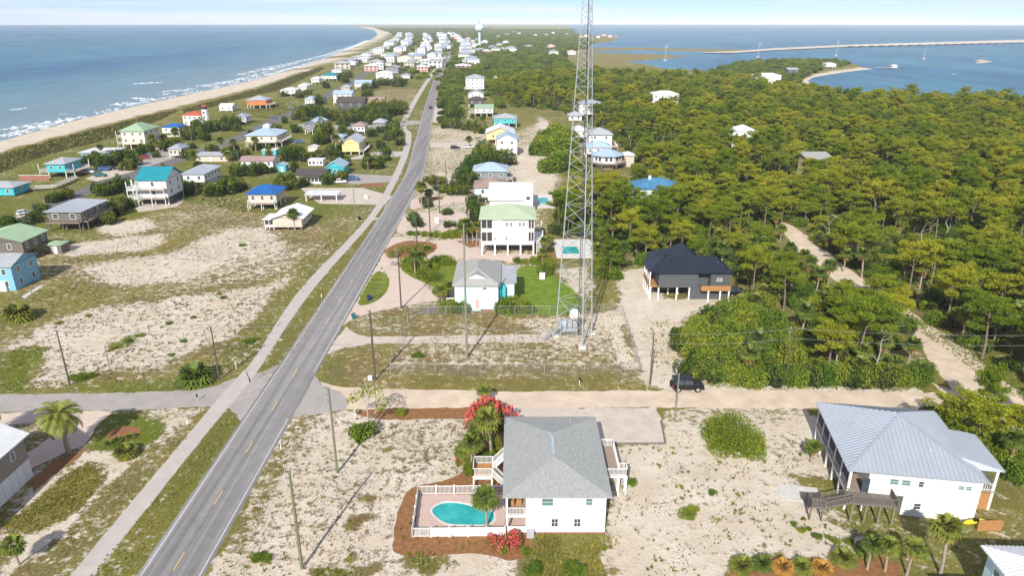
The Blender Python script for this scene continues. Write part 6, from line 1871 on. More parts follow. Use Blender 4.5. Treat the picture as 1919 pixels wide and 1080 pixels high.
# ------------------------------------------------------------------ bushes, each where the photograph has one
def shrubs(lst, meshes, label, group, name='shrub', cat='shrub', seed=0):
    rnd = random.Random(seed)
    for u, v, w, h in lst:
        p = GG(u, v)
        k_ = 1.3 if meshes is DARKS else 1.0
        put_shrub(p, rnd.choice(meshes), k_ * w / 2 / .92, k_ * h / .85, label, group, rnd.uniform(0, 6.28), name, cat)
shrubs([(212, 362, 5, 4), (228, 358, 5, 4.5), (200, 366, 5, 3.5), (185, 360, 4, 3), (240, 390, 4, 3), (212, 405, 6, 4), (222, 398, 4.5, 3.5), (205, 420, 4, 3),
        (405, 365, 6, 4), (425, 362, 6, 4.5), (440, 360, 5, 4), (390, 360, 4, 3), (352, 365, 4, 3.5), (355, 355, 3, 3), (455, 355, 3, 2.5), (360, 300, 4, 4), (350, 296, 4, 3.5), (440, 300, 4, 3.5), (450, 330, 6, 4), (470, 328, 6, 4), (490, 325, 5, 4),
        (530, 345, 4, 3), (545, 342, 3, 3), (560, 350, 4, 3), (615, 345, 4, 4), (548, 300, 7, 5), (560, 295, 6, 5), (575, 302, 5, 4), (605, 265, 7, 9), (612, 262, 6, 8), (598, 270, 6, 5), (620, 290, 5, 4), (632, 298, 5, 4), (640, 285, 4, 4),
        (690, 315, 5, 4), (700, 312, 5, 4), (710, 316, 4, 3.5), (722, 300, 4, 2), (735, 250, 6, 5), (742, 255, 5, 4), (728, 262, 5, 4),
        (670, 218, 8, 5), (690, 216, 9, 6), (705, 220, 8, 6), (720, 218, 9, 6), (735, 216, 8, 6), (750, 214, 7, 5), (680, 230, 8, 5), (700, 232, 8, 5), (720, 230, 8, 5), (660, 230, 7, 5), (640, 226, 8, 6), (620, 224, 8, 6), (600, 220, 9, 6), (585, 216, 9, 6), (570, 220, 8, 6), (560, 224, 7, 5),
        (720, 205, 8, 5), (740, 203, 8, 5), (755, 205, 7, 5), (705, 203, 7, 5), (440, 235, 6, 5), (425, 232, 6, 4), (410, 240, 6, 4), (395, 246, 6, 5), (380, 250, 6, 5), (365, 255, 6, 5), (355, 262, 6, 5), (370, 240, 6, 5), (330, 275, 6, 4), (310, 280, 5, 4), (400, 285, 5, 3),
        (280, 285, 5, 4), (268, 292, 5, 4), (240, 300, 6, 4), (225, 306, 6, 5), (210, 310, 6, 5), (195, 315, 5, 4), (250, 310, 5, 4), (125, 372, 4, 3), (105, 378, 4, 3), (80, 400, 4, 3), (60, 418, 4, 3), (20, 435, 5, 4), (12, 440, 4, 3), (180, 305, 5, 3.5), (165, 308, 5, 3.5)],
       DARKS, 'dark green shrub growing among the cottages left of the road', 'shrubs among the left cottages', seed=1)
_rg = random.Random(33); extra = []
TOWNL = gp([(60, 400), (200, 330), (330, 280), (420, 240), (560, 215), (745, 205), (755, 290), (730, 335), (640, 350), (540, 375), (440, 355), (330, 345), (230, 400)])
STREET = gp([(-60, 440), (170, 338), (330, 290), (545, 205), (640, 155), (660, 160), (570, 215), (445, 272), (350, 304), (200, 356), (-60, 482)])
for (x, y) in scatter(TOWNL, 15.0, 44):
    if sdist(np.array([x]), np.array([y]), STREET)[0] < 1.5 and not hides_house(x, y, 4.0, -1.0):
        zc = y * CP + CAM_H * SP; extra.append((CX + FPX * x / zc, CY + FPX * (-y * SP + CAM_H * CP) / zc, _rg.uniform(2.5, 5), _rg.uniform(2, 4)))
shrubs(extra, DARKS, 'dark green shrub growing among the cottages left of the road', 'shrubs among the left cottages', seed=17)
shrubs([(600, 195, 7, 5), (590, 190, 7, 5), (612, 165, 6, 5), (640, 150, 8, 6), (655, 145, 8, 6), (648, 155, 7, 5), (690, 170, 8, 6), (700, 165, 8, 6), (715, 160, 9, 6), (730, 160, 9, 6), (745, 162, 9, 6), (755, 158, 8, 6), (640, 185, 7, 5), (690, 180, 7, 5), (535, 180, 6, 4), (560, 183, 6, 4), (575, 178, 6, 4), (690, 115, 10, 6), (700, 118, 10, 6), (715, 118, 10, 7)],
       DARKS, 'dark shrub growing beside the farther beach street houses', 'shrubs by the farther beach street', seed=2)
shrubs([(845, 445, 3.5, 2.6), (832, 446, 3, 2.2), (818, 444, 3, 2), (858, 444, 4, 3), (872, 440, 3.5, 3), (885, 442, 3.5, 3), (770, 440, 2.5, 1.4), (782, 441, 2.5, 1.4), (795, 442, 2.5, 1.5), (806, 443, 2.5, 1.5)],
       BRIGHTS, 'green hedge shrub along the pink court left of the sage-roofed house', 'hedge by the pink court', seed=3)
shrubs([(825, 494, 4.5, 2.6), (838, 496, 4, 2.4), (812, 505, 3, 2), (760, 500, 4, 3), (775, 506, 4, 3), (795, 520, 4, 3), (815, 524, 3.5, 2), (850, 540, 3, 2)], BRIGHTS, 'rounded bright shrub in the garden left of the pale blue cottage', 'garden shrubs by the pale blue cottage', seed=4)
shrubs([(735, 482, 3.5, 2.4), (750, 474, 3.5, 2.5), (768, 474, 3.5, 2.4), (782, 472, 3.5, 2.6), (800, 470, 3, 2)], [shrub_mesh(70, 8, 1200, .13, ['dry_grass', 'oak_leaves'], .35)], 'reddish-brown ornamental shrub on the island of the pink court', 'brown shrubs on the pink court', seed=5)
shrubs([(830, 585, 3, 3), (845, 584, 4, 3.2), (860, 586, 3, 2.8), (872, 585, 3, 2.6), (938, 586, 3.5, 3), (952, 584, 4.5, 4), (966, 585, 4, 4), (978, 583, 3.5, 3.4), (945, 560, 4, 4), (990, 586, 3, 2.2)], BRIGHTS, 'leafy green shrub at the foot of the pale blue cottage', 'shrubs round the pale blue cottage', seed=6)
shrubs([(1000, 495, 3, 2.4), (1015, 494, 3, 2.6), (1028, 498, 3.5, 3), (1020, 515, 4, 3.6), (1030, 505, 4, 3.4), (985, 494, 2.5, 1.6), (970, 492, 2.5, 1.6)], BRIGHTS, 'green shrub along the top of the bright lawn', 'shrubs above the bright lawn', seed=7)
shrubs([(1018, 282, 13, 8), (1035, 290, 14, 9), (1008, 290, 10, 7), (1050, 278, 14, 9), (1042, 260, 13, 9), (1060, 290, 13, 8), (1030, 322, 12, 7), (1045, 318, 12, 8), (1058, 310, 12, 8), (1062, 268, 13, 9), (1028, 268, 12, 8)], OAKS, 'dense green bush mass in the sand left of the tower', 'bush mass left of the tower', seed=8)
shrubs([(820, 150, 9, 4), (815, 140, 9, 4), (822, 135, 9, 4), (800, 146, 9, 4), (785, 148, 9, 4), (795, 140, 9, 4), (770, 146, 8, 4), (812, 128, 9, 4), (825, 122, 10, 4), (830, 115, 10, 4), (812, 120, 10, 4), (800, 132, 10, 4), (780, 136, 10, 4), (795, 125, 10, 4)], OAKS, 'rounded green scrub bush left of the far road bend', 'scrub by the far road bend', seed=9)
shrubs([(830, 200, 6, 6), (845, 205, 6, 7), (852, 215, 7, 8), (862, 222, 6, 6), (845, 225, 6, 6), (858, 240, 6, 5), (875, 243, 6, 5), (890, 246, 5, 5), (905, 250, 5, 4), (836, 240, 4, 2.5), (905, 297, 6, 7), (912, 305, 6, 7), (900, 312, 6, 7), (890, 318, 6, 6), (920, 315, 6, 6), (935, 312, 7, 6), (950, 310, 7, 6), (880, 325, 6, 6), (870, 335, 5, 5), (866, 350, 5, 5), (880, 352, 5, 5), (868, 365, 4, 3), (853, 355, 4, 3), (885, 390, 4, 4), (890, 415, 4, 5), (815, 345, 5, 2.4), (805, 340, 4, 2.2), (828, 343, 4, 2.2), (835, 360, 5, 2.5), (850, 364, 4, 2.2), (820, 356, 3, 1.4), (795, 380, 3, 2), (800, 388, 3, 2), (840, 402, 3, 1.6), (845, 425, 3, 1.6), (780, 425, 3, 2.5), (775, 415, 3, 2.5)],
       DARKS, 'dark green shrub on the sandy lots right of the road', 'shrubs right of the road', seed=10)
# front edge of the wood
shrubs([(1290 + 12 * i, 705 + (5 * i % 9), 4.2, 3.2) for i in range(6)] + [(1365 + 26 * i, 716 + (7 * i % 8), 4.6, 3.4 + (i % 3) * .4) for i in range(15)] + [(1275, 655, 4, 3), (1290, 640, 4.5, 3.5), (1310, 625, 5, 4), (1335, 610, 5, 4), (1360, 600, 5, 4.2), (1385, 592, 5, 4), (1300, 670, 5, 4), (1330, 650, 6, 5), (1360, 640, 6, 5), (1390, 625, 6, 5), (1340, 680, 5, 4), (1375, 670, 6, 5), (1410, 650, 6, 5), (1420, 690, 6, 4.6), (1450, 670, 6, 5), (1480, 690, 6, 5), (1410, 610, 6, 5), (1440, 620, 6, 5), (1320, 690, 4.5, 3.6), (1385, 695, 5, 4)],
       OAKS + BRIGHTS + DARKS[:2] + BRIGHTS, 'dense green thicket shrub at the front edge of the wood by the sand road', 'thicket along the sand road', seed=11)
BIG = shrub_mesh(92, 22, 17000, .055, ['bright_leaves', 'oak_leaves'], .45, 1.25, .62)
p = GG(1378, 838)
put_shrub(p, BIG, 4.9, 6.2, 'big rounded green bush alone in the sand lot behind the white pool house', rot=1.0)
p = GG(1345, 826); put_shrub(p, BRIGHTS[1], 2.6, 2.8, 'smaller left lobe beside the big rounded bush in the sand lot')
put_shrub(GG(681, 820), OAKS[0], 2.4, 2.6, 'low round bush under the twisted tree by the sand road')
put_shrub(GG(753, 778), OAKS[1], 1.1, 1.4, 'small dark bush in the pine straw strip by the sand road')
put_shrub(GG(1186, 909), BRIGHTS[0], .75, 1.3, 'small green bush under the raised deck of the white pool house')
for u, v, w, h in ((154, 712, 2.6, 1.3), (137, 711, 2.0, 1.0), (172, 707, 1.6, .9), (240, 640, 1.8, .6), (262, 630, 1.8, .6), (212, 652, 1.4, .5), (362, 595, 1.2, .4), (345, 640, 1.6, .5), (418, 560, 1.8, .5), (455, 463, 2.2, .6), (110, 605, 1.8, .5), (166, 592, 1.6, .5), (318, 606, 1.6, .4), (465, 642, 2.4, .6), (478, 636, 2, .5), (785, 668, 2.6, .6), (320, 665, 1.4, .4), (268, 480, 1.4, .4), (410, 553, 1.4, .4)):
    put_shrub(GG(u, v), BRIGHTS[(u + v) % 3], w / 2 / .92, h / .85, 'low green clump on the open sand lots beside the road', 'green clumps on the sand lots', u * .1)
for u, v, w, h in ((1000, 1072, 2.6, 1.0), (1075, 1075, 3.2, 1.1), (985, 1040, 1.2, .9), (1285, 968, 2.4, .7), (1300, 958, 1.6, .6), (1335, 928, 1.4, .5), (485, 1046, 2.0, .6), (500, 1050, 1.6, .5)):
    put_shrub(GG(u, v), BRIGHTS[(u + v) % 3], w / 2 / .92, h / .85, 'low green clump of weeds on the sand round the white pool house', 'weed clumps near the pool house', u * .1)
p = GG(1340, 720)
shrubs([(1488, 985, 1.0, .4), (1502, 996, 1.3, .5), (1515, 994, .8, .35), (1530, 1008, 1.4, .5), (1552, 1010, .9, .4), (1566, 1016, 1.2, .5), (1590, 1018, 1.5, .6), (1612, 1022, 1.1, .5), (1505, 975, .7, .3)], BRIGHTS, 'small weed bush below the grey wooden stair', 'weeds below the wooden stair', seed=13)
# flowering bougainvillea
BOUG = [shrub_mesh(80 + i, 8, 1500, .15, ['oak_leaves', 'red_flowers'], .5, 1.2, .8) for i in range(2)]
for u, v, w, h, lab in ((925, 797, 3.3, 5.4, 'large red bougainvillea at the back left corner of the white pool house'), (900, 806, 2.2, 4.4, 'left lobe of the red bougainvillea behind the palms'), (866, 868, 1.2, 2.3, 'small red bougainvillea left of the palm group'),
                        (948, 1022, 1.7, 1.9, 'red bougainvillea at the front corner of the pool fence'), (925, 1018, 1.0, 1.3, 'low red bougainvillea left of the front corner one'), (962, 1024, 1.0, 1.5, 'orange-red bush beside the air conditioner of the pool house')):
    put_shrub(GG(u, v), BOUG[u % 2], w / .92, h / .85, lab, rot=u)
shrubs([(880, 888, 2.4, 2.4), (900, 885, 2.6, 2.6), (915, 868, 2.4, 2.6), (930, 850, 2.2, 3.0), (893, 862, 2.2, 2.2)], OAKS, 'green understory shrub between the palms beside the pool house', 'shrubs under the palm group', seed=14)
# ------------------------------------------------------------------ palms
pl = [((912, 990), .98, 1, 'sabal palm standing at the edge of the turquoise pool'), ((921, 868), 1.22, 2, 'tallest sabal palm of the group beside the stair of the pool house'), ((900, 862), 1.05, 1, 'middle sabal palm of the group beside the pool house'), ((884, 888), 1.0, 1, 'left sabal palm of the group beside the pool house'),
      ((907, 758), .72, 0, 'single small palm at the sand road behind the pool house'), ((1762, 1078), 1.06, 2, 'tall sabal palm in front of the white raised house'), ((1625, 1068), .72, 1, 'left one of the three leaning palms in the lower right bed'), ((1658, 1072), .75, 1, 'middle one of the three leaning palms in the lower right bed'), ((1699, 1079), .82, 1, 'right one of the three leaning palms in the lower right bed'),
      ((1520, 862), .75, 3, 'short palm on the sand left of the white raised house'), ((872, 880), .85, 0, 'short palm leftmost in the group beside the pool house'), ((36, 1060), .8, 0, 'palm with orange dead fronds at the lower left corner')]
for (u, v), s, k, lab in pl:
    put_palm(GG(u, v), PALMS[k], lab, s=s, rot=u)
DP = date_palm_parts(9, 5.4, 46, 3.3)
put_palm(GG(129, 850), DP, 'large feathery date palm beside the pink drive at left', s=1.12, rot=.4)
put_palm(GG(-22, 830), DP, 'feathery date palm cut off by the left edge below the side road', s=.9, rot=1.4)
put_palm(GG(38, 598), CLUMPS[0], 'bushy dark fan palm clump on the grass at the left edge', s=2.0, name='palm_clump')
put_palm(GG(366, 716), CLUMPS[1], 'big fan palm clump beside the side road junction', s=2.0, name='palm_clump')
put_palm(GG(238, 855), CLUMPS[0], 'bright sago clump on the lawn by the bike path', s=1.1, name='palm_clump')
for i, (u, v, s) in enumerate(((1390, 1066, .9), (1428, 1062, .75), (1466, 1068, .8), (1502, 1068, .8), (1540, 1070, .8), (1580, 1052, .95), (1620, 1040, .8))):
    put_palm(GG(u, v), CLUMPS[i % 2] if i not in (2, 4) else ORANGE, 'low palmetto clump in a row along the lower right pine straw bed', 'palmettos in the lower right bed', s, u)
for u, v, s in ((222, 828, .5), (246, 822, .5), (205, 836, .55)):
    put_palm(GG(u, v), CLUMPS[0], 'tiny sago plant in the round bed on the lawn', 'sagos in the lawn bed', s, u)
for u, v, s, k in ((830, 580, .95, 1), (842, 575, .85, 2), (822, 568, .8, 0), (790, 508, .85, 1), (778, 512, .9, 1), (800, 500, .8, 2), (797, 512, .75, 0)):
    put_palm(GG(u, v), PALMS[k], 'sabal palm in the gardens left of the pale blue cottage', 'palms by the pale blue cottage', s, u)
for u, v, s, k in ((866, 458, .95, 1), (876, 456, 1.0, 2), (886, 455, .95, 1), (893, 462, 1.0, 2), (868, 445, .9, 1), (1020, 480, .9, 1), (1016, 500, .8, 1), (1030, 465, .8, 0)):
    put_palm(GG(u, v), PALMS[k], 'sabal palm planted beside the tall sage-roofed house', 'palms by the sage-roofed house', s, u)
put_palm(GG(553, 432), PALMS[1], 'sabal palm in front of the white-gabled beige cottage', s=1.1)
rw = random.Random(21)
for u, v in ((690, 318), (705, 317), (640, 262), (470, 262), (480, 284), (430, 318), (425, 300), (445, 298), (290, 284), (300, 286), (310, 270), (330, 262), (245, 312), (190, 300), (182, 303), (375, 258), (418, 290), (440, 286), (365, 312), (890, 262), (880, 280), (870, 232), (905, 232), (885, 228), (790, 385), (805, 378), (600, 300), (630, 292), (505, 290)):
    put_palm(GG(u, v), PALMS[rw.randrange(4)], 'sabal palm standing between the beach cottages along the road', 'palms among the cottages', rw.uniform(1.0, 1.4), u)
for u, v, s, k in ((1800, 640, 1.1, 1), (1835, 625, 1.1, 2), (1860, 650, 1.2, 1), (1890, 640, 1.1, 2), (1812, 610, 1.2, 2), (1850, 598, 1.1, 2), (1785, 598, 1.1, 2), (1600, 478, 1.0, 1), (1625, 500, 1.1, 2), (1580, 510, 1.0, 1), (1550, 545, 1.1, 2), (1530, 548, 1.0, 1), (1460, 540, 1.1, 2), (1480, 555, 1.1, 1), (1505, 520, 1.0, 2), (1610, 700, 1.0, 1), (1640, 695, 1.0, 2), (1700, 690, 1.0, 1), (1565, 690, 1.0, 1), (1725, 715, .8, 0), (1420, 530, 1.0, 1), (1440, 515, 1.1, 2), (1305, 345, 1.2, 2), (1295, 350, 1.1, 1), (1190, 480, 1.0, 1), (1905, 850, 1.0, 2), (1890, 880, 1.0, 1), (1915, 800, 1.1, 2), (1850, 810, 1.0, 0)):
    put_palm(GG(u, v), PALMS[k], 'sabal palm growing in the wood along the sand lane', 'palms of the wood', s, u)
# single pines outside the wood
put_pine(GG(1800, 862), 4, .3, .95, 'open-crowned pine right behind the white raised house', None)
put_pine(GG(1775, 850), 2, 1.3, .8, 'bushy pine at the back corner of the white raised house', None)
put_pine(GG(1885, 842), 5, 2.0, .8, 'young pine at the right edge beside the sand lane', None)
put_pine(GG(1838, 800), 5, 2.6, (.75, .75, 1.15), 'thin pine at the fork of the sand lane', None)
shrubs([(1755, 800, 5, 3.5), (1770, 825, 5, 3.5), (1795, 840, 5, 3.5), (1815, 850, 4, 3), (1835, 858, 4, 3), (1860, 850, 5, 4), (1885, 870, 5, 4), (1910, 870, 5, 4), (1905, 900, 4, 3), (1860, 875, 4, 3), (1740, 790, 4, 3)], OAKS, 'green bush in the thicket behind the white raised house', 'thicket behind the raised house', seed=15)
# twisted tree by the sand road
def twisted_tree():
    p = GG(690, 802); t = thing('twisted_tree', 'twisted dark tree with two leaning trunks by the sand road corner', 'tree', p)
    mb = MB(); h = top_height(690, 802, 725)
    mb.tube([(0, 0, -.1), (.1, 0, h * .35), (-.1, .1, h * .6), (.3, 0, h * .85)], [.14, .11, .09, .04], 6)
    mb.tube([(.15, .1, -.1), (.9, .2, h * .3), (1.9, .3, h * .5), (2.3, .2, h * .62)], [.11, .09, .06, .03], 6)
    br = [((-.1, .1, h * .55), (-2.0, .2, h * .66)), ((.1, 0, h * .6), (1.4, .2, h * .8)), ((0, 0, h * .6), (-1.0, -.6, h * .85)), ((.1, 0, h * .5), (.4, 1.5, h * .8))]
    for a, b in br: mb.tube([a, b], [.06, .02], 4)
    mb.build('trunk', 'dead_wood', t)
    rng = np.random.default_rng(5); C = []
    for c, r in (((.3, 0, h * .88), 1.5), ((-1.3, 0, h * .78), 1.3), ((1.5, .2, h * .82), 1.3), ((-2.2, .2, h * .66), .9), ((2.4, .2, h * .62), 1.2), ((2.0, .5, h * .45), .9), ((.4, 1.2, h * .84), 1.2)):
        C.append(ball(rng, 110, c, (r, r, r * .5), .4))
    V, F = leaf_quads(np.concatenate(C), .26, rng)
    link('crown', raw_mesh('crown', V, F, ['pine_needles']), t)
twisted_tree()
# bare dead trees
def dead_tree(p, h, seed, label):
    rnd = random.Random(seed); t = thing('dead_tree', label, 'tree', p); mb = MB()
    pts = [Vector((rnd.uniform(-.2, .2) * i, rnd.uniform(-.2, .2) * i, h * i / 5)) for i in range(6)]
    mb.tube(pts, [.16, .14, .12, .09, .06, .03], 6)
    mb.build('trunk', 'dead_wood', t)
    for k in range(5):
        b = pts[2 + k % 4]; a = rnd.uniform(0, 6.28); l = rnd.uniform(1.2, 2.6)
        MB().tube([b, b + Vector((math.cos(a) * l * .6, math.sin(a) * l * .6, l * .4)), b + Vector((math.cos(a) * l, math.sin(a) * l, l * .9))], [.06, .04, .015], 4).build('branch', 'dead_wood', t)
for i, (u, v, h, lab) in enumerate(((1714, 498, 11, 'bare grey dead tree right of the sand lane in the wood'), (1548, 468, 9, 'straight grey snag beside the sand lane'), (1636, 712, 9, 'leaning dead tree at the front edge of the wood'), (1770, 452, 9, 'short grey snag in the right part of the wood'), (1865, 372, 9, 'white forked dead tree high in the right of the wood'), (1625, 440, 9, 'dead tree with forked top left of the tallest snag'))):
    dead_tree(GG(u, v), h, i, lab)
# understory and far growth: nobody could count these
ov = [sample_objs([m]) for m in OAKS + DARKS]
pmv = [sample_objs([a, b] + ([c] if c else [])) for a, b, c in PALMS]
und = scatter(WOOD_A, 3.9, 8) + scatter(WOOD_B, 4.8, 9)
und = [q for q in und if not hides_house(*q, 5, .5) and not (q[1] < 260 and 40 < q[0] < 150 and veils_lane(*q, 4.0))]
scatter_object('understory', und, ov, (1.6, 3.3), 'tangled green understory scrub filling the wood floor', 'scrub', (.85, 1.7))
scatter_object('palm_understory', scatter(WOOD_A, 10.5, 18) + scatter(WOOD_B, 13, 19), pmv, (.8, 1.25), 'scattered sabal palms mixed into the wood', 'palms')
FAR1 = gp([(880, 150), (920, 165), (950, 148), (1090, 132), (1060, 118), (1060, 98), (1100, 90), (1110, 80), (1075, 62), (1075, 55), (920, 55), (880, 70), (900, 95), (870, 105), (845, 120), (850, 145)])
fp = scatter(FAR1, 11.0, 10)
scatter_object('far_wood', fp, ov + pv[:2], (4.2, 6.0) if False else (1.0, 1.5), 'dark green far woodland behind the town', 'wood', (.9, 1.2)) if False else None
scatter_object('far_wood', fp, ov, (5.0, 8.0), 'dark green far woodland beyond the nearer pine wood', 'wood', (.7, 1.0), .03)
SCRUB = gp([(838, 128), (850, 108), (880, 100), (900, 104), (950, 152), (925, 175), (955, 198), (930, 205), (915, 180), (868, 178), (860, 200), (850, 228), (832, 232), (822, 200), (826, 160)])
scatter_object('roadside_scrub', [q for q in scatter(SCRUB, 7.5, 16) if not hides_house(*q, 8, 1)], ov, (3.0, 5.0), 'green scrub right of the far road', 'scrub', (.6, 1.0), .03)
FAR2 = gp([(1340, 131), (1380, 118), (1440, 113), (1560, 112), (1600, 120), (1540, 132), (1510, 140), (1500, 155), (1440, 158), (1370, 150)])
scatter_object('point_wood', [q for q in scatter(FAR2, 9.0, 12) if not hides_house(*q, 30, 4)], ov, (3.0, 5.5), 'low trees and scrub covering the bay point', 'wood', (.8, 1.2), .03)
TOWN = gp([(700, 118), (745, 80), (735, 62), (700, 52), (920, 52), (880, 80), (860, 100), (838, 105), (812, 120), (790, 150), (740, 155)])
scatter_object('town_growth', [q for q in scatter(TOWN, 24.0, 14) if not hides_house(*q, 20, 3)], ov, (3.5, 6.0), 'dark shrubs and trees between the far town houses', 'shrubs', (.8, 1.1), .03)

# ------------------------------------------------------------------ lattice tower
def lattice_tower():
    base = [G(1041, 630), G(1091, 652), G(1109, 626)]
    c = sum(base, Vector()) / 3
    t = thing('lattice_tower', 'tall galvanised three-legged lattice radio tower rising out of the picture', 'tower', c)
    Ht = 74.0
    w0 = 1.0; w1 = .21
    def leg(k, z):
        f = w0 + (w1 - w0) * min(z, 62) / 62
        return (base[k] - c) * f + Vector((0, 0, z))
    for k in range(3):
        MB().tube([leg(k, 0), leg(k, 62), leg(k, Ht)], [.13, .065, .06], 8).build('leg', 'galvanised', t)
        b = base[k] - c
        MB().box(b.x - .7, b.x + .7, b.y - .7, b.y + .7, -.1, .3).build('footing', 'limestone', t)
    z, n = .35, 0
    while z < Ht - 1:
        w = (leg(0, z) - leg(1, z)).length
        h = max(.95, w * .55)
        if z + h > Ht: break
        for k in range(3):
            a, b = (k, (k + 1) % 3) if n % 2 == 0 else ((k + 1) % 3, k)
            MB().bar(leg(a, z), leg(b, z + h), .075 if z < 40 else .06).build('brace', 'galvanised', t)
            if n % 2 == 0: MB().bar(leg(k, z), leg((k + 1) % 3, z), .05).build('strut', 'galvanised', t)
        z += h; n += 1
    lad = MB(); m = lambda z: (leg(0, z) + leg(2, z)) / 2 + (leg(1, z) - leg(0, z)) * .15
    lad.tube([m(0.4), m(62), m(Ht)], .08, 5)
    lad.tube([m(.4) + Vector((.35, 0, 0)), m(62) + Vector((.2, 0, 0))], .06, 5)
    lad.build('cable_run', 'wire', t)
    d = (leg(0, 4.5) + leg(2, 4.5)) / 2
    MB().tube([d + Vector((0, -.9, .1)), d + Vector((0, -.5, 0)), d + Vector((0, .25, 0)), d + Vector((0, .4, 0))], [.5, 1.0, 1.05, .3], 14).build('dish', 'white_trim', t)
    q = thing('equipment_platform', 'grey metal equipment platform with cabinets inside the tower base', 'platform', c + Vector((-3.0, 1.2, 0)))
    boxpart(q, 'platform', 'galvanised', 0, 3.4, 0, 2.6, 1.0, 1.15)
    for x in (.15, 3.25):
        for y in (.15, 2.45): post(q, x, y, 0, 1.0, .08, 'galvanised')
    for x in (.3, 1.4, 2.4): boxpart(q, 'cabinet', 'metal_bluegrey' if x < 1 else 'metal_grey', x, x + .8, .9, 1.9, 1.15, 3.0)
    railing(q, [(.05, .05), (3.35, .05), (3.35, 2.55), (.05, 2.55)], 1.15, 1.0, 'galvanised', .6, bal=.04)
    g = thing('cable_bridge', 'sloping galvanised cable bridge leading from the ground to the tower base', 'cable bridge', c + Vector((-6.6, -.5, 0)))
    for y in (0, 1.0):
        MB().bar((0, y - .6, .2), (3.8, y + 1.2, 2.4), .12, .1).build('rail', 'galvanised', g)
        MB().bar((0, y - .6, .75), (3.8, y + 1.2, 2.95), .06, .06).build('handrail', 'galvanised', g)
    for i in range(12):
        f = i / 11; MB().bar((3.8 * f, -.6 + 1.8 * f, .22 + 2.2 * f), (3.8 * f, .4 + 1.8 * f, .22 + 2.2 * f), .16, .04).build('rung', 'galvanised', g)
    for f in (.05, .5, .95): post(g, 3.8 * f, -.6 + 1.8 * f, 0, .2 + 2.2 * f, .06, 'galvanised')
lattice_tower()

# ------------------------------------------------------------------ chain-link fences
def chain_material():
    m = bpy.data.materials.new('chain_link'); m.use_nodes = True
    t = m.node_tree; b = t.nodes['Principled BSDF']
    b.inputs['Base Color'].default_value = (.24, .25, .25, 1); b.inputs['Roughness'].default_value = .6
    tr = t.nodes.new('ShaderNodeBsdfTransparent'); mx = t.nodes.new('ShaderNodeMixShader'); mx.inputs[0].default_value = .11   # wires cover about a quarter
    t.links.new(tr.outputs[0], mx.inputs[1]); t.links.new(b.outputs[0], mx.inputs[2]); t.links.new(mx.outputs[0], t.nodes['Material Output'].inputs['Surface'])
    MATS['chain_link'] = m
chain_material()
def chain_fence(label, pts, h=2.0, sp=3.2):
    P = [GG(*p) for p in pts]; o = P[0]
    r = thing('chain_fence', label, 'fence', o)
    for a, b in zip(P[:-1], P[1:]):
        L_ = (b - a).length; n = max(1, int(L_ / sp))
        for i in range(n):
            p, q = a + (b - a) * (i / n) - o, a + (b - a) * ((i + 1) / n) - o
            MB().tube([(p.x, p.y, 0), (p.x, p.y, h + .1)], .04, 6).build('post', 'galvanised', r)
            mb = MB(); mb.face([(p.x, p.y, .05), (q.x, q.y, .05), (q.x, q.y, h), (p.x, p.y, h)]); mb.build('mesh_panel', 'chain_link', r)
            MB().tube([(p.x, p.y, h), (q.x, q.y, h)], .022, 5).build('top_rail', 'galvanised', r)
    q = P[-1] - o; MB().tube([(q.x, q.y, 0), (q.x, q.y, h + .1)], .055, 6).build('post', 'galvanised', r)
chain_fence('chain-link fence closing the left side of the tower compound', [(732, 690), (752, 640), (770, 592)])
chain_fence('chain-link fence along the far side of the tower compound', [(770, 592), (900, 591), (1030, 590), (1165, 586)])
chain_fence('chain-link fence down the right side of the tower compound', [(1165, 586), (1182, 640), (1200, 703)])
chain_fence('long chain-link fence along the near side of the tower compound', [(732, 700), (900, 702), (1060, 702), (1200, 703)])
df = thing('wooden_fence', 'dark wooden fence beside the palms left of the pale blue cottage', 'fence', G(790, 588))
for i in range(16): boxpart(df, 'board', 'weathered_wood', i * .36, i * .36 + .33, 0, .05, 0, 1.5)

# ------------------------------------------------------------------ poles and wires
def utility_pole(label, base, vt, r=.16, material='pole_wood', pins=3, h=None):
    p = GG(*base); h = h or top_height(*base, vt)
    t = thing('utility_pole', label, 'pole', p, 0, None)
    MB().tube([(0, 0, -.2), (0, 0, h)], [r * 1.15, r * .75], 10).build('shaft', material, t)
    for i in range(pins):
        z = h - .05 - .9 * i
        MB().bar((0, 0, z), (-.45, 0, z + .1), .07).build('bracket', 'wire', t)
        MB().tube([(-.45, 0, z + .05), (-.45, 0, z + .35)], [.09, .05], 6).build('insulator', 'metal_grey', t)
    return p + Vector((0, 0, h))
T1 = utility_pole('nearest wooden utility pole, with greenish shaft, in the sand lot by the road', (566, 1067), 884, .17, 'treated_wood')
T2 = utility_pole('second wooden utility pole from the camera, in the sand lot', (632, 887), 729, .16, 'treated_wood')
T3 = utility_pole('dark wooden utility pole at the left corner of the tower compound', (703, 713), 583, .19)
T4 = utility_pole('wooden utility pole on the pink court left of the dark fence', (752, 578), 470)
T5 = utility_pole('wooden utility pole on the brown island of the pink court', (782, 466), 405)
T6 = utility_pole('wooden utility pole beside the hedge left of the sage-roofed house', (806, 435), 372)
T7 = utility_pole('wooden utility pole on the lot left of the brown-roofed house', (824, 400), 338, .15)
T8 = utility_pole('thin wooden utility pole by the curved drive right of the road', (837, 362), 300, .15)
utility_pole('wooden pole on the left lot beside the fan palm clump', (411, 712), 612, .14, 'pole_wood', 2)
utility_pole('leaning-looking wooden pole at the green corner of the left lot', (131, 722), 620, .14, 'pole_wood', 2)
utility_pole('short grey guy pole in the middle of the left lot', (206, 692), 645, .08, 'pole_wood_pale', 0)
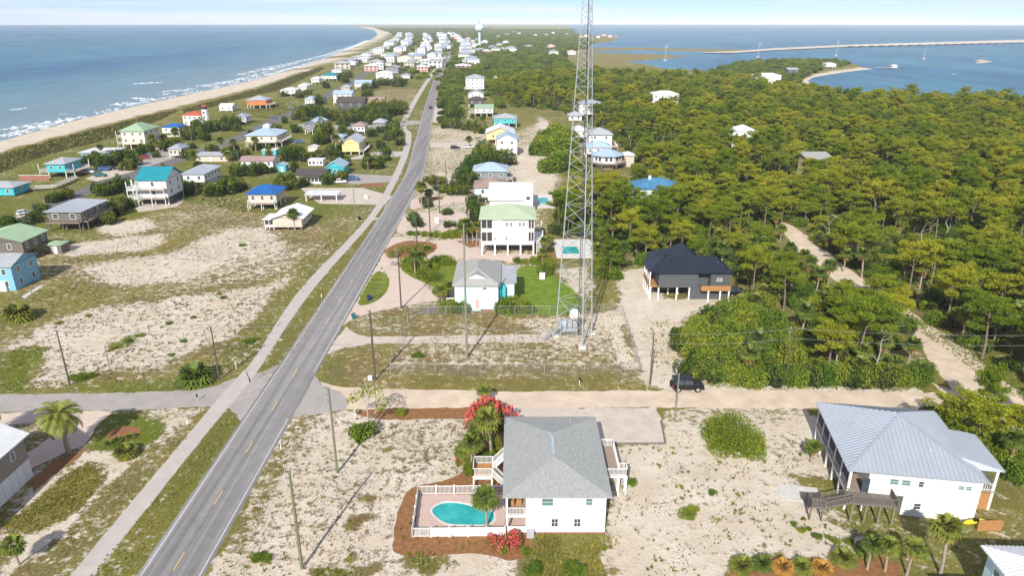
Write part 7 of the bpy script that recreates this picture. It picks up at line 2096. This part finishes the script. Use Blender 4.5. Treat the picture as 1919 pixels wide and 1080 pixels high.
utility_pole('wooden pole beside the side drive left of the bike path', (665, 393), 350, .12, 'pole_wood_pale', 1)
PR = utility_pole('wooden pole at the right corner of the tower compound', (1218, 722), 623, .13, 'pole_wood', 2)
utility_pole('pale wooden pole in front of the parked black car', (1265, 787), 700, .12, 'pole_wood_pale', 1)
PR2 = utility_pole('wooden pole at the front edge of the thicket', (1471, 722), 615, .13, 'pole_wood', 2)
utility_pole('tall bare pale pole inside the tower compound', (875, 672), 420, .2, 'pole_wood_pale', 0)
utility_pole('pale street pole beside the beach street by the boardwalk', (68, 372), 328, .1, 'pole_wood_pale', 1)
utility_pole('pale street pole in front of the red-roofed house', (360, 268), 235, .12, 'pole_wood_pale', 1)
utility_pole('pale pole right of the flat grey roof by the palms', (448, 310), 285, .12, 'pole_wood_pale', 1)
utility_pole('pale pole among the shrubs below the dark gambrel house', (654, 226), 200, .14, 'pole_wood_pale', 1)
PL1 = G(411, 712) + Vector((0, 0, top_height(411, 712, 612))); PL0 = G(131, 722) + Vector((0, 0, top_height(131, 722, 620)))
def wire(label, a, b, sag=.6, dz=0.0, r=.022):
    a, b = Vector(a) - Vector((0, 0, dz)), Vector(b) - Vector((0, 0, dz))
    pts = [a + (b - a) * (i / 14) - Vector((0, 0, 4 * sag * (i / 14) * (1 - i / 14))) for i in range(15)]
    o = pts[0].copy()
    tag(MB().tube([p - o for p in pts], r, 4).build('power_line', 'wire_light' if 'wire_light' in MATS else 'wire', None, o), label, 'wire', 'overhead wires')
mat('wire_light', (.42, .42, .42), .4, .05, 1, metal=.5)
for dz in (.1, 1.9):
    wire('overhead wire from the left edge to the left lot poles', PL0 + Vector((-40, 0, .5)), PL0, .6, dz)
    wire('overhead wire between the two left lot poles', PL0, PL1, .7, dz)
    wire('overhead wire crossing the main road to the tower compound corner', PL1, T3 - Vector((0, 0, 1.2)), .6, dz)
    wire('overhead wire spanning the front of the tower compound', T3 - Vector((0, 0, 1.2)), PR, .9, dz)
    wire('overhead wire from the compound corner to the thicket pole', PR, PR2, .6, dz)
    wire('overhead wire running off right from the thicket pole', PR2, PR2 + Vector((52, -3, .5)), .8, dz)
TS = [T1 + Vector((-.1, -45, 0)), T1, T2, T3, T4, T5, T6, T7, T8]
for i, (a, b) in enumerate(zip(TS[:-1], TS[1:])):
    for dz in (-.25, .65):
        wire('overhead wire in the %s span of the roadside pole line' % ('nearest', 'second', 'third', 'fourth', 'fifth', 'sixth', 'seventh', 'farthest')[i], a + Vector((-.45, 0, 0)), b + Vector((-.45, 0, 0)), .6, dz, .016)

# ------------------------------------------------------------------ vehicles
def wheel_meshes(r=.38, w=.26):
    t = MB().tube([(0, -w / 2, 0), (0, w / 2, 0)], r, 16).mesh('tyre', 'rubber')
    k = MB().tube([(0, -w / 2 - .01, 0), (0, w / 2 + .01, 0)], r * .6, 12).mesh('rim', 'chrome')
    return t, k
WH = wheel_meshes(); WHJ = wheel_meshes(.43, .3)
def vehicle(label, p, rz, paint, kind='suv', cat='car', s=1.0, group=None):
    t = thing({'pickup': 'pickup_truck', 'jeep': 'off_road_car'}.get(kind, 'parked_car'), label, cat, (p.x, p.y, p.z + .02), rz, group); t.scale = (s, s, s)
    prof = {'suv': ([(-2.3, .45), (2.25, .45), (2.3, .8), (2.1, 1.0), (1.0, 1.1), (-2.25, 1.12), (-2.32, .8)], [(-2.2, 1.1), (.95, 1.1), (.25, 1.68), (-2.0, 1.7)], .92),
            'pickup': ([(-2.75, .5), (2.65, .5), (2.7, .9), (2.5, 1.1), (1.3, 1.2), (-2.75, 1.2)], [(-.9, 1.2), (1.25, 1.2), (.6, 1.82), (-.75, 1.85)], .95),
            'jeep': ([(-2.05, .55), (2.2, .55), (2.25, .85), (2.2, 1.12), (1.0, 1.22), (-2.05, 1.22)], [(-2.03, 1.22), (.85, 1.22), (.5, 1.86), (-1.98, 1.88)], .90)}[kind]
    body, cab, hw = prof
    def extrude(poly, w0, w1, zc):
        mb = MB(); n = len(poly)
        zs = [q[1] for q in poly]; zl, zh = min(zs), max(zs)
        wd = lambda z: w0 + (w1 - w0) * ((z - zl) / (zh - zl))
        L = [(x, -wd(z), z) for x, z in poly]; R = [(x, wd(z), z) for x, z in poly]
        mb.face(L); mb.face(R[::-1])
        for i in range(n): mb.face([L[i], R[i], R[(i + 1) % n], L[(i + 1) % n]][::-1])
        return mb
    extrude(body, hw * .97, hw, 1).build('body', paint, t)
    extrude([(x, z) for x, z in cab], hw * .97, hw * (.9 if kind == 'jeep' else .78), 1).build('cabin_glass', 'glass', t)
    zt = max(z for _, z in cab); xs = sorted(x for x, z in cab if z > zt - .1)
    wt = hw * (.91 if kind == 'jeep' else .8)
    boxpart(t, 'cabin_roof', paint, xs[0] - .03, xs[-1] + .03, -wt, wt, zt - .03, zt + .06)
    for x in ((-1.9, -.55, .75) if kind != 'pickup' else (-.8, .3)):
        for sgn in (-1, 1): MB().bar((x, sgn * (hw * .97), 1.15), (x, sgn * wt, zt), .12, .06).build('pillar', paint, t)
    wm, km = WHJ if kind != 'suv' else WH
    rr = .43 if kind != 'suv' else .38
    for x in ((-1.4, 1.4) if kind != 'pickup' else (-1.7, 1.7)):
        for sgn in (-1, 1):
            w = link('wheel', wm, t, (x, sgn * (hw - .1), rr)); link('rim', km, w)
    xf = max(x for x, _ in body)
    for sgn in (-1, 1):
        boxpart(t, 'headlight', 'lamp_glass', xf - .05, xf + .02, sgn * hw * .72 - .14, sgn * hw * .72 + .14, .78, .98)
        boxpart(t, 'tail_light', 'paint_red', -xf - .0, -xf + .12, sgn * hw * .8 - .08, sgn * hw * .8 + .08, .85, 1.1)
    boxpart(t, 'bumper', 'rubber', xf - .05, xf + .12, -hw * .95, hw * .95, .48, .66)
    if kind == 'jeep':
        w = link('spare_wheel', wm, t, (-2.2, 0, 1.05)); w.rotation_euler = (0, 0, math.pi / 2)
        for x in (-1.4, 1.4):
            for sgn in (-1, 1): boxpart(t, 'fender', 'rubber', x - .6, x + .6, sgn * hw - .08, sgn * hw + .14, .9, 1.0)
    if kind == 'pickup': boxpart(t, 'bed', 'rubber', -2.65, -1.0, -.8, .8, 1.19, 1.22)
    return t
vehicle('black boxy off-road car parked on the sand road below the thicket', GG(1286, 731), 0.02, 'paint_black', 'jeep', s=1.18)
vehicle('dark car parked right of the charcoal house under trees', GG(1378, 553), .3, 'paint_black', 'suv', s=1.1)
vehicle('light blue and white pickup parked left of the turquoise pickup row', GG(636, 344), .15, 'paint_white', 'pickup', 'truck')
vehicle('blue pickup parked nearest the bike path in front of the turquoise cottage', GG(660, 338), .12, 'paint_blue', 'pickup', 'truck')
vehicle('dark car driving away on the main road', GG(807, 203), 1.62, 'paint_black', s=1.15)
vehicle('small grey car on the far stretch of the main road, nearer one', GG(826, 143), 1.66, 'paint_grey', s=1.3)
vehicle('small grey car on the far stretch of the main road, farther one', GG(833, 127), 1.66, 'paint_grey', s=1.4)
vehicle('pale car far down the main road near the town', GG(842, 108), 1.66, 'paint_white', s=1.5)
vehicle('white van-like car on the beach street at the left edge', GG(46, 402), .95, 'paint_white', s=.9)
vehicle('dark teal car parked in front of the turquoise house', GG(188, 331), .1, 'paint_teal')
vehicle('white car parked beside the dark teal one', GG(166, 325), .1, 'paint_white')
vehicle('dark blue car parked behind the dark teal one', GG(195, 320), .1, 'paint_blue')
vehicle('black car parked rightmost by the turquoise house', GG(207, 318), .1, 'paint_black')
vehicle('grey car parked by the cream three-storey house', GG(281, 292), .5, 'paint_grey')
vehicle('dark red car parked by the cream three-storey house', GG(270, 298), .5, 'paint_red')
vehicle('dark blue car parked beside the yellow house', GG(712, 272), .1, 'paint_blue')
vehicle('dark car parked on the drive left of the lilac house', GG(853, 279), .1, 'paint_black')
vehicle('white car parked on the drive left of the lilac house', GG(880, 278), .1, 'paint_white', 'pickup', 'truck')
vehicle('pale car parked near the orange house', GG(545, 204), .1, 'paint_grey')
vehicle('blue-grey car parked below the orange house by the beach street', GG(512, 222), .1, 'paint_blue')
vehicle('blue car parked under the deck of the large hip-roofed house', GG(560, 268), .1, 'paint_blue')

# ------------------------------------------------------------------ small things
def mailbox(label, px, box='white_trim', h=1.1, name='mailbox', cat='mailbox'):
    p = GG(*px); t = thing(name, label, cat, p)
    post(t, 0, 0, -.1, h, .05, 'white_trim')
    mb = MB(); mb.box(-.14, .14, -.28, .28, h, h + .2); mb.tube([(0, -.28, h + .2), (0, .28, h + .2)], .14, 10)
    mb.build('box', box, t)
mailbox('white mailbox beside the main road left of the sand lot', (527, 843))
mailbox('white mailbox on post by the pine straw strip', (666, 783))
mailbox('white mailbox on the left lot near the bike path', (443, 692))
mailbox('dark mailbox on post in the grass before the tower compound', (1086, 722), 'paint_black')
mailbox('dark mailbox at the green oval by the pink court', (716, 512), 'paint_black')
mailbox('small white mailbox at the far verge of the bike path', (624, 452), 'new_wood')
def wheelie_bin(label, px, m):
    p = GG(*px); t = thing('wheelie_bin', label, 'bin', p)
    mb = MB(); mb.v += [(-.3, -.3, .1), (.3, -.3, .1), (.3, .3, .1), (-.3, .3, .1), (-.38, -.38, 1.1), (.38, -.38, 1.1), (.38, .38, 1.1), (-.38, .38, 1.1)]
    for f in ((0, 3, 2, 1), (0, 1, 5, 4), (1, 2, 6, 5), (2, 3, 7, 6), (3, 0, 4, 7)): mb.f.append(f); mb.m.append(0)
    mb.build('bin_body', m, t); boxpart(t, 'lid', m, -.42, .42, -.45, .42, 1.1, 1.2)
    for s_ in (-.28, .28): MB().tube([(s_ - .04, .33, .13), (s_ + .04, .33, .13)], .13, 10).build('wheel', 'rubber', t)
wheelie_bin('dark blue wheelie bin on the green oval beside the main road', (692, 563), 'bin_blue')
wheelie_bin('green wheelie bin on the verge left of the compound drive', (663, 598), 'paint_teal')
wheelie_bin('dark wheelie bin beside the bike path at the cottage drive', (674, 413), 'paint_black')
wheelie_bin('blue wheelie bin by the curved drive right of the road', (845, 345), 'bin_blue')
def sign(label, px, m, h=1.6, w=.45):
    t = thing('road_sign', label, 'sign', GG(*px)); post(t, 0, 0, -.1, h, .04, 'galvanised'); boxpart(t, 'panel', m, -w / 2, w / 2, -.06, -.042, h - .6, h + .05)
sign('thin dark marker post standing at the side road junction', (371, 752), 'paint_black', 1.3, .25)
sign('small white marker sign on the verge before the road junction', (352, 800), 'white_trim', 1.0, .2)
sign('small white marker on the left lot by the bike path bend', (603, 560), 'white_trim', 1.0, .2)
def utility_box(label, px, s=1.0):
    t = thing('utility_box', label, 'box', GG(*px)); boxpart(t, 'case', 'white_siding', -.5 * s, .5 * s, -.3 * s, .3 * s, 0, 1.1 * s); boxpart(t, 'cap', 'white_trim', -.55 * s, .55 * s, -.35 * s, .35 * s, 1.1 * s, 1.16 * s)
utility_box('white utility box on the lot left of the sage-roofed house', (819, 417), 1.3)
utility_box('white utility box by the cottage drive left of the bike path', (686, 372), 1.1)
utility_box('small pale utility box on the bright lawn edge', (1016, 523), 1.3)
utility_box('small white utility box at the foot of the compound pole', (694, 713), .7)
utility_box('white hot tub box beside the pale blue house at the left edge', (8, 545), 2.0)
bk = thing('bicycle_rack', 'small dark bicycles leaning together by the pole on the pink court', 'bicycles', GG(738, 498))
for i in range(2):
    for s_ in (-.5, .5): MB().tube([(s_ + .34 * math.cos(a * .5236), i * .5, .36 + .34 * math.sin(a * .5236)) for a in range(13)], .03, 4).build('wheel', 'rubber', bk)
    MB().bar((-.5, i * .5, .36), (.1, i * .5, .75), .05).build('frame', 'paint_grey', bk); MB().bar((.1, i * .5, .75), (.5, i * .5, .36), .05).build('frame', 'paint_grey', bk)
    MB().bar((-.25, i * .5, .9), (.05, i * .5, .92), .1).build('saddle', 'rubber', bk)
edge = thing('timber_edging', 'dark timber edging along the right side of the shell driveway', 'edging', GG(1239, 790))
q = GG(1247, 832) - GG(1239, 790); MB().bar((0, 0, .1), (q.x, q.y, .1), .25, .2).build('beam', 'weathered_wood', edge)
q = GG(1150, 833) - GG(1247, 833); MB().bar((GG(1247, 833) - GG(1239, 790)) + Vector((0, 0, .1)), (GG(1150, 833) - GG(1239, 790)) + Vector((0, 0, .1)), .2, .2).build('beam', 'weathered_wood', edge)

# ------------------------------------------------------------------ grass, weeds: one object per kind
def tufts(name, polys, density, h, material, seed, label, cat, blades=5, w=.05, clump=None, lean=.6):
    rg = np.random.default_rng(seed); PX, PY = [], []
    for poly in polys:
        P = gp(poly); xs, ys = [p.x for p in P], [p.y for p in P]
        area = (max(xs) - min(xs)) * (max(ys) - min(ys)); n = int(area * density)
        x, y = rg.uniform(min(xs), max(xs), n), rg.uniform(min(ys), max(ys), n)
        k = sdist(x, y, P) > 0
        if clump: k &= fbm(x + 50, y, clump[0]) > clump[1] + rg.normal(0, .06, n)
        PX.append(x[k]); PY.append(y[k])
    x, y = np.concatenate(PX), np.concatenate(PY); n = len(x)
    z = relief(x, y)
    V = []
    base = np.stack([x, y, z], 1); s = rg.uniform(.5, 1.3, (n, 1))
    for b in range(blades):
        a = rg.uniform(0, 6.28, n); d = np.stack([np.cos(a), np.sin(a), np.zeros(n)], 1); q = np.stack([-d[:, 1], d[:, 0], d[:, 2]], 1)
        tip = base + d * h * s * lean * rg.uniform(.3, 1.1, (n, 1)) + np.array([0, 0, 1.0]) * h * s * rg.uniform(.6, 1.1, (n, 1))
        o = base + d * h * .1
        V.append(np.stack([o - q * w * s, o + q * w * s, tip], 1))
    V = np.concatenate(V).reshape(-1, 3)
    return stuff(link(name, raw_mesh(name, V, np.arange(len(V)).reshape(-1, 3), [material])), label, cat)
tufts('dune_weeds', [[(400, 1090), (555, 795), (650, 785), (930, 795), (930, 850), (880, 890), (775, 910), (745, 940), (730, 1030), (760, 1085)]], 5.5, .15, 'weeds', 1, 'sparse dark weeds speckling the sand between the road and the pool house', 'weeds', 4, .05, (2.2, .0))
tufts('dune_weeds', [[(1160, 845), (1250, 830), (1300, 790), (1500, 790), (1540, 860), (1470, 890), (1560, 970), (1640, 1010), (1370, 1045), (1340, 1090), (1160, 1090), (1145, 1010)]], 3.0, .18, 'weeds', 2, 'scattered weeds on the sand lot right of the pool house', 'weeds', 5, .06, (3.0, .04))
tufts('dune_weeds', [[(0, 735), (0, 560), (200, 445), (330, 385), (600, 425), (680, 395), (560, 560), (480, 670), (390, 722)]], .9, .28, 'weeds', 3, 'dark weeds over the dunes of the left lot', 'weeds', 5, .08, (7.0, -.0))
tufts('dune_weeds', [[(735, 695), (770, 592), (1165, 588), (1200, 700)], [(610, 690), (640, 650), (760, 660), (730, 715), (640, 722)], [(1190, 600), (1290, 600), (1300, 700), (1230, 720)], [(770, 588), (690, 590), (660, 610), (750, 620)]], 2.2, .28, 'dry_grass', 4, 'dry brown weeds in and round the tower compound', 'weeds', 6, .07, (5.0, -.06))
tufts('sand_plants', [[(1165, 845), (1250, 835), (1310, 800), (1500, 800), (1540, 860), (1470, 890), (1560, 970), (1640, 1005), (1370, 1042), (1330, 1085), (1165, 1085)], [(1195, 600), (1290, 600), (1290, 690), (1225, 715)]], .55, .30, 'green_grass', 21, 'small green plants scattered over the sand right of the pool house', 'plants', 12, .11, (4.0, .0), 1.0)
tufts('sand_plants', [[(400, 1085), (555, 800), (650, 790), (900, 800), (870, 880), (750, 920), (725, 1030), (740, 1085)], [(0, 720), (40, 640), (200, 580), (480, 550), (540, 530), (470, 620), (280, 690), (100, 722)]], .4, .26, 'dry_grass', 22, 'small dry plants scattered over the sand left of the pool house', 'plants', 12, .10, (4.0, .0), 1.0)
tufts('verge_grass', [[(225, 1090), (445, 790), (430, 775), (395, 815), (160, 1090)], [(482, 712), (535, 690), (655, 500), (725, 385), (700, 412), (592, 545)]], 6, .20, 'dry_grass', 5, 'short dry grass on the verge between bike path and road', 'grass', 5, .04)
tufts('verge_grass', [[(225, 1090), (445, 790), (430, 775), (395, 815), (160, 1090)], [(410, 1090), (520, 830), (545, 800), (470, 1000), (430, 1090)], [(0, 735), (0, 665), (80, 645), (60, 700)], [(60, 737), (250, 716), (440, 710), (395, 724), (250, 736)]], 4, .25, 'green_grass', 6, 'patchy green grass along the road edges and lot corner', 'grass', 5, .045, (3.0, .03))
tufts('dune_grass_mound', [[(165, 866), (205, 872), (200, 900), (150, 955), (90, 995), (20, 1008), (0, 990), (60, 945), (120, 892)]], 16, .26, 'dry_grass', 7, 'thick tall dune grass mound in the lower left yard', 'grass', 6, .045, (2.2, -.14))
tufts('dune_grass_mound', [[(165, 866), (205, 872), (200, 900), (150, 955), (90, 995), (20, 1008), (0, 990), (60, 945), (120, 892)]], 5, .24, 'green_grass', 8, 'greener blades mixed through the lower left dune grass mound', 'grass', 6, .06)
tufts('tall_grass', [[(1000, 1008), (1150, 1008), (1160, 1022), (1120, 1040), (1140, 1090), (985, 1090)]], 9, .45, 'dry_grass', 9, 'tall dry grass strip in front of the white pool house', 'grass', 6, .05, (3.0, -.12))
tufts('tall_grass', [[(1000, 1008), (1150, 1008), (1160, 1022), (1120, 1040), (1140, 1090), (985, 1090)], [(760, 1040), (840, 1035), (840, 1070), (790, 1085)], [(590, 1066), (680, 1070), (690, 1090), (590, 1090)]], 6, .4, 'green_grass', 10, 'green grass mixed along the front of the pool yard', 'grass', 6, .05, (3.0, -.05))
tufts('straw_tufts', [[(740, 1020), (755, 950), (775, 918), (783, 1000), (985, 1012), (990, 1030), (880, 1036), (800, 1042)]], 1.2, .5, 'green_grass', 11, 'thin grass tufts planted in the pine straw round the pool fence', 'grass', 9, .04, (2.0, .05))
tufts('lot_grass', [[(770, 705), (1000, 712), (1140, 702), (1215, 725), (1160, 731), (770, 729)], [(1660, 990), (1900, 1005), (1919, 1090), (1720, 1090)], [(130, 1060), (360, 815), (385, 765), (260, 772), (310, 800), (240, 870), (100, 1020)]], 4, .25, 'dry_grass', 12, 'dry lawn grass along the lots and beside the bike path', 'grass', 5, .045, (4.0, -.05))
tufts('roadside_grass', [[(1750, 640), (1880, 735), (1919, 750), (1919, 700), (1760, 610), (1650, 560), (1640, 570)], [(1280, 712), (1440, 718), (1740, 728), (1735, 734), (1290, 728)]], 5, .4, 'green_grass', 13, 'green grass strip along the sand lane and thicket foot', 'grass', 6, .05)
dg = [[(-60, 330), (0, 290), (160, 247), (300, 212), (340, 205), (300, 225), (215, 258), (130, 280), (60, 300), (0, 325), (-60, 350)], [(340, 205), (480, 168), (600, 125), (610, 128), (520, 170), (450, 185), (400, 200), (345, 212)]]
tufts('dune_cover', dg, 1.0, .8, 'dune_grass', 14, 'dark grass cover of the dunes behind the beach', 'grass', 4, .22)
tufts('town_grass', [[(330, 372), (470, 402), (500, 412), (490, 402), (440, 372)], [(640, 250), (700, 300), (752, 290), (758, 240), (770, 215), (700, 235)], [(420, 215), (540, 190), (560, 205), (470, 235), (400, 250)]], .7, .5, 'dune_grass', 15, 'rough dark grass on the lots between the left cottages', 'grass', 5, .16, (9.0, -.05))

# ------------------------------------------------------------------ haze: the damp sea air
def haze():
    m = bpy.data.materials.new('haze'); m.use_nodes = True
    t = m.node_tree; t.nodes.clear()
    o = t.nodes.new('ShaderNodeOutputMaterial'); v = t.nodes.new('ShaderNodeVolumePrincipled')
    v.inputs['Color'].default_value = (.86, .92, 1.0, 1); v.inputs['Density'].default_value = 6e-5; v.inputs['Anisotropy'].default_value = -0.35
    t.links.new(v.outputs[0], o.inputs['Volume'])
    MATS['haze'] = m
    ob = MB().box(-13500, 13500, -600, 13500, -6.0, 76.0).build('haze', 'haze')
    ob['kind'] = 'stuff'; ob['label'] = 'thin pale sea haze over the whole island'; ob['category'] = 'haze'
haze()

# ------------------------------------------------------------------ name the look-alike garden plants by the house they grow beside
SHORT = {'blue house with grey roof cut': 'blue house at the left edge', 'pale green gable roof': 'green-roofed wooden cottage', 'small wooden shed': 'green-roofed shed', 'weathered brown house': 'weathered brown house',
    'bright teal gable': 'teal-roofed white house', 'long white house with grey hip': 'long white house', 'vivid blue hip': 'vivid blue roof', 'beige cottage on short': 'white-gabled beige cottage', 'low open carport': 'flat white carport',
    'dark brown cottage with white': 'dark brown sunroom cottage', 'turquoise cottage with pale': 'turquoise cottage', 'tiny turquoise garden': 'turquoise shed', 'dull mauve': 'mauve-roofed cottage', 'flat grey roof behind': 'low grey-roofed house',
    'white flat trailer': 'turquoise-ended trailer', 'narrow white trailer': 'narrow white trailer', 'pale yellow house on': 'pale yellow house', 'small white garden shed': 'white garden shed', 'large house with blue-grey': 'large blue-grey-roofed house',
    'long pale gable': 'long blue-grey house', 'small grey-blue roofed': 'small grey-blue cottage', 'cream three-storey house with': 'cream three-storey house', 'white cottage with blue roof': 'white cottage with blue roof', 'lighthouse-like': 'red-roofed tower house',
    'bright orange': 'orange house', 'broad flat white roof and blue': 'flat white-roofed building', 'bright turquoise house with grey roof and': 'turquoise balcony house', 'teal bungalow': 'teal bungalow', 'dark grey gambrel': 'dark gambrel house',
    'gable above the dark gambrel': 'white gabled house', 'pale green-white': 'pale green-white house', 'stacked porches above': 'stacked-porch house', 'grey tall house': 'tall grey house', 'dark brown low cottage': 'tan-gabled cottage',
    'modern white': 'modern white house', 'brown shingle': 'brown-shingled house', 'white porch frame': 'blue-grey porch house', 'pale lilac': 'lilac house', 'wide white gable': 'yellow white-gabled house', 'turquoise house with grey roof behind': 'turquoise house behind the yellow one',
    'pale green roof above': 'pale-green-roofed house', 'dark roofed house almost': 'hidden dark-roofed house', 'white house with grey gable just': 'small grey-gabled house', 'big white three-storey': 'big white three-storey house', 'sage green': 'sage-roofed house',
    'pale blue cottage with grey hip': 'pale blue cottage', 'white beach house with vivid teal': 'far teal-roofed house', 'pyramid roof below': 'pyramid-roofed white house', 'long white beach house with low': 'long low beach house', 'grey side wall': 'grey-sided beach house'}
homes = []
for o in COL.objects:
    if o.parent is None and o.get('category') in ('house', 'shed', 'trailer', 'carport'):
        for k, v in SHORT.items():
            if k in o['label']:
                homes.append((o, v)); break
ORD = ['first', 'second', 'third', 'fourth', 'fifth', 'sixth', 'seventh', 'eighth', 'ninth', 'tenth', 'eleventh', 'twelfth', 'thirteenth', 'fourteenth', 'fifteenth', 'sixteenth', 'seventeenth', 'eighteenth', 'nineteenth', 'twentieth']
def relabel(group, what):
    sets = {}
    for o in COL.objects:
        if o.parent is None and o.get('group') == group:
            h, sh = min(homes, key=lambda q: (q[0].location.x + 5 - o.location.x) ** 2 + (q[0].location.y + 5 - o.location.y) ** 2)
            dx, dy = o.location.x - h.location.x, o.location.y - h.location.y
            rel = 'in front of' if dy < -1 and -3 < dx < 14 else 'left of' if dx < 0 else 'right of' if dx > 9 and dy < 12 else 'behind'
            sets.setdefault((rel, sh), []).append(o)
    for (rel, sh), L in sets.items():
        L.sort(key=lambda o: o.location.x)
        for i, o in enumerate(L):
            o['label'] = f'{what} {rel} the {sh}' + (f', {ORD[min(i, 19)]} from the left' if len(L) > 1 else '')
relabel('shrubs among the left cottages', 'dark shrub')
relabel('shrubs right of the road', 'dark shrub')
relabel('palms among the cottages', 'sabal palm')
relabel('shrubs by the farther beach street', 'dark shrub')
for grp, what in (('palmettos in the lower right bed', 'palmetto clump in the lower right straw bed'), ('sagos in the lawn bed', 'tiny sago in the round lawn bed'), ('hedge by the pink court', 'hedge shrub along the pink court'), ('brown shrubs on the pink court', 'brown shrub on the pink court island'),
                  ('garden shrubs by the pale blue cottage', 'bright garden shrub left of the pale blue cottage'), ('shrubs round the pale blue cottage', 'leafy shrub at the pale blue cottage foot'), ('shrubs above the bright lawn', 'shrub along the bright lawn top'), ('palms by the pale blue cottage', 'garden palm left of the pale blue cottage'),
                  ('green clumps on the sand lots', 'low green clump on the sand lots'), ('scrub by the far road bend', 'green scrub bush at the far road bend'), ('weed clumps near the pool house', 'weed clump near the white pool house'), ('palms by the sage-roofed house', 'planted palm beside the sage-roofed house'), ('bush mass left of the tower', 'big bush in the sand left of the tower'), ('weeds below the wooden stair', 'weed bush below the grey wooden stair'), ('shrubs under the palm group', 'shrub between palms beside the pool house'), ('thicket behind the raised house', 'thicket bush behind the silver-roofed house')):
    L = sorted((o for o in COL.objects if o.parent is None and o.get('group') == grp), key=lambda o: o.location.x)
    for i, o in enumerate(L):
        if len(L) <= 20: o['label'] = f'{what}, {ORD[i]} from the left'
for grp in ('overhead wires',):
    L = [o for o in COL.objects if o.parent is None and o.get('group') == grp]; seen = {}
    for o in L: seen.setdefault(o['label'], []).append(o)
    for lab, q in seen.items():
        if len(q) == 2:
            q.sort(key=lambda o: -o.location.z)
            for o, w in zip(q, ('upper', 'lower')): o['label'] = w + ' ' + lab
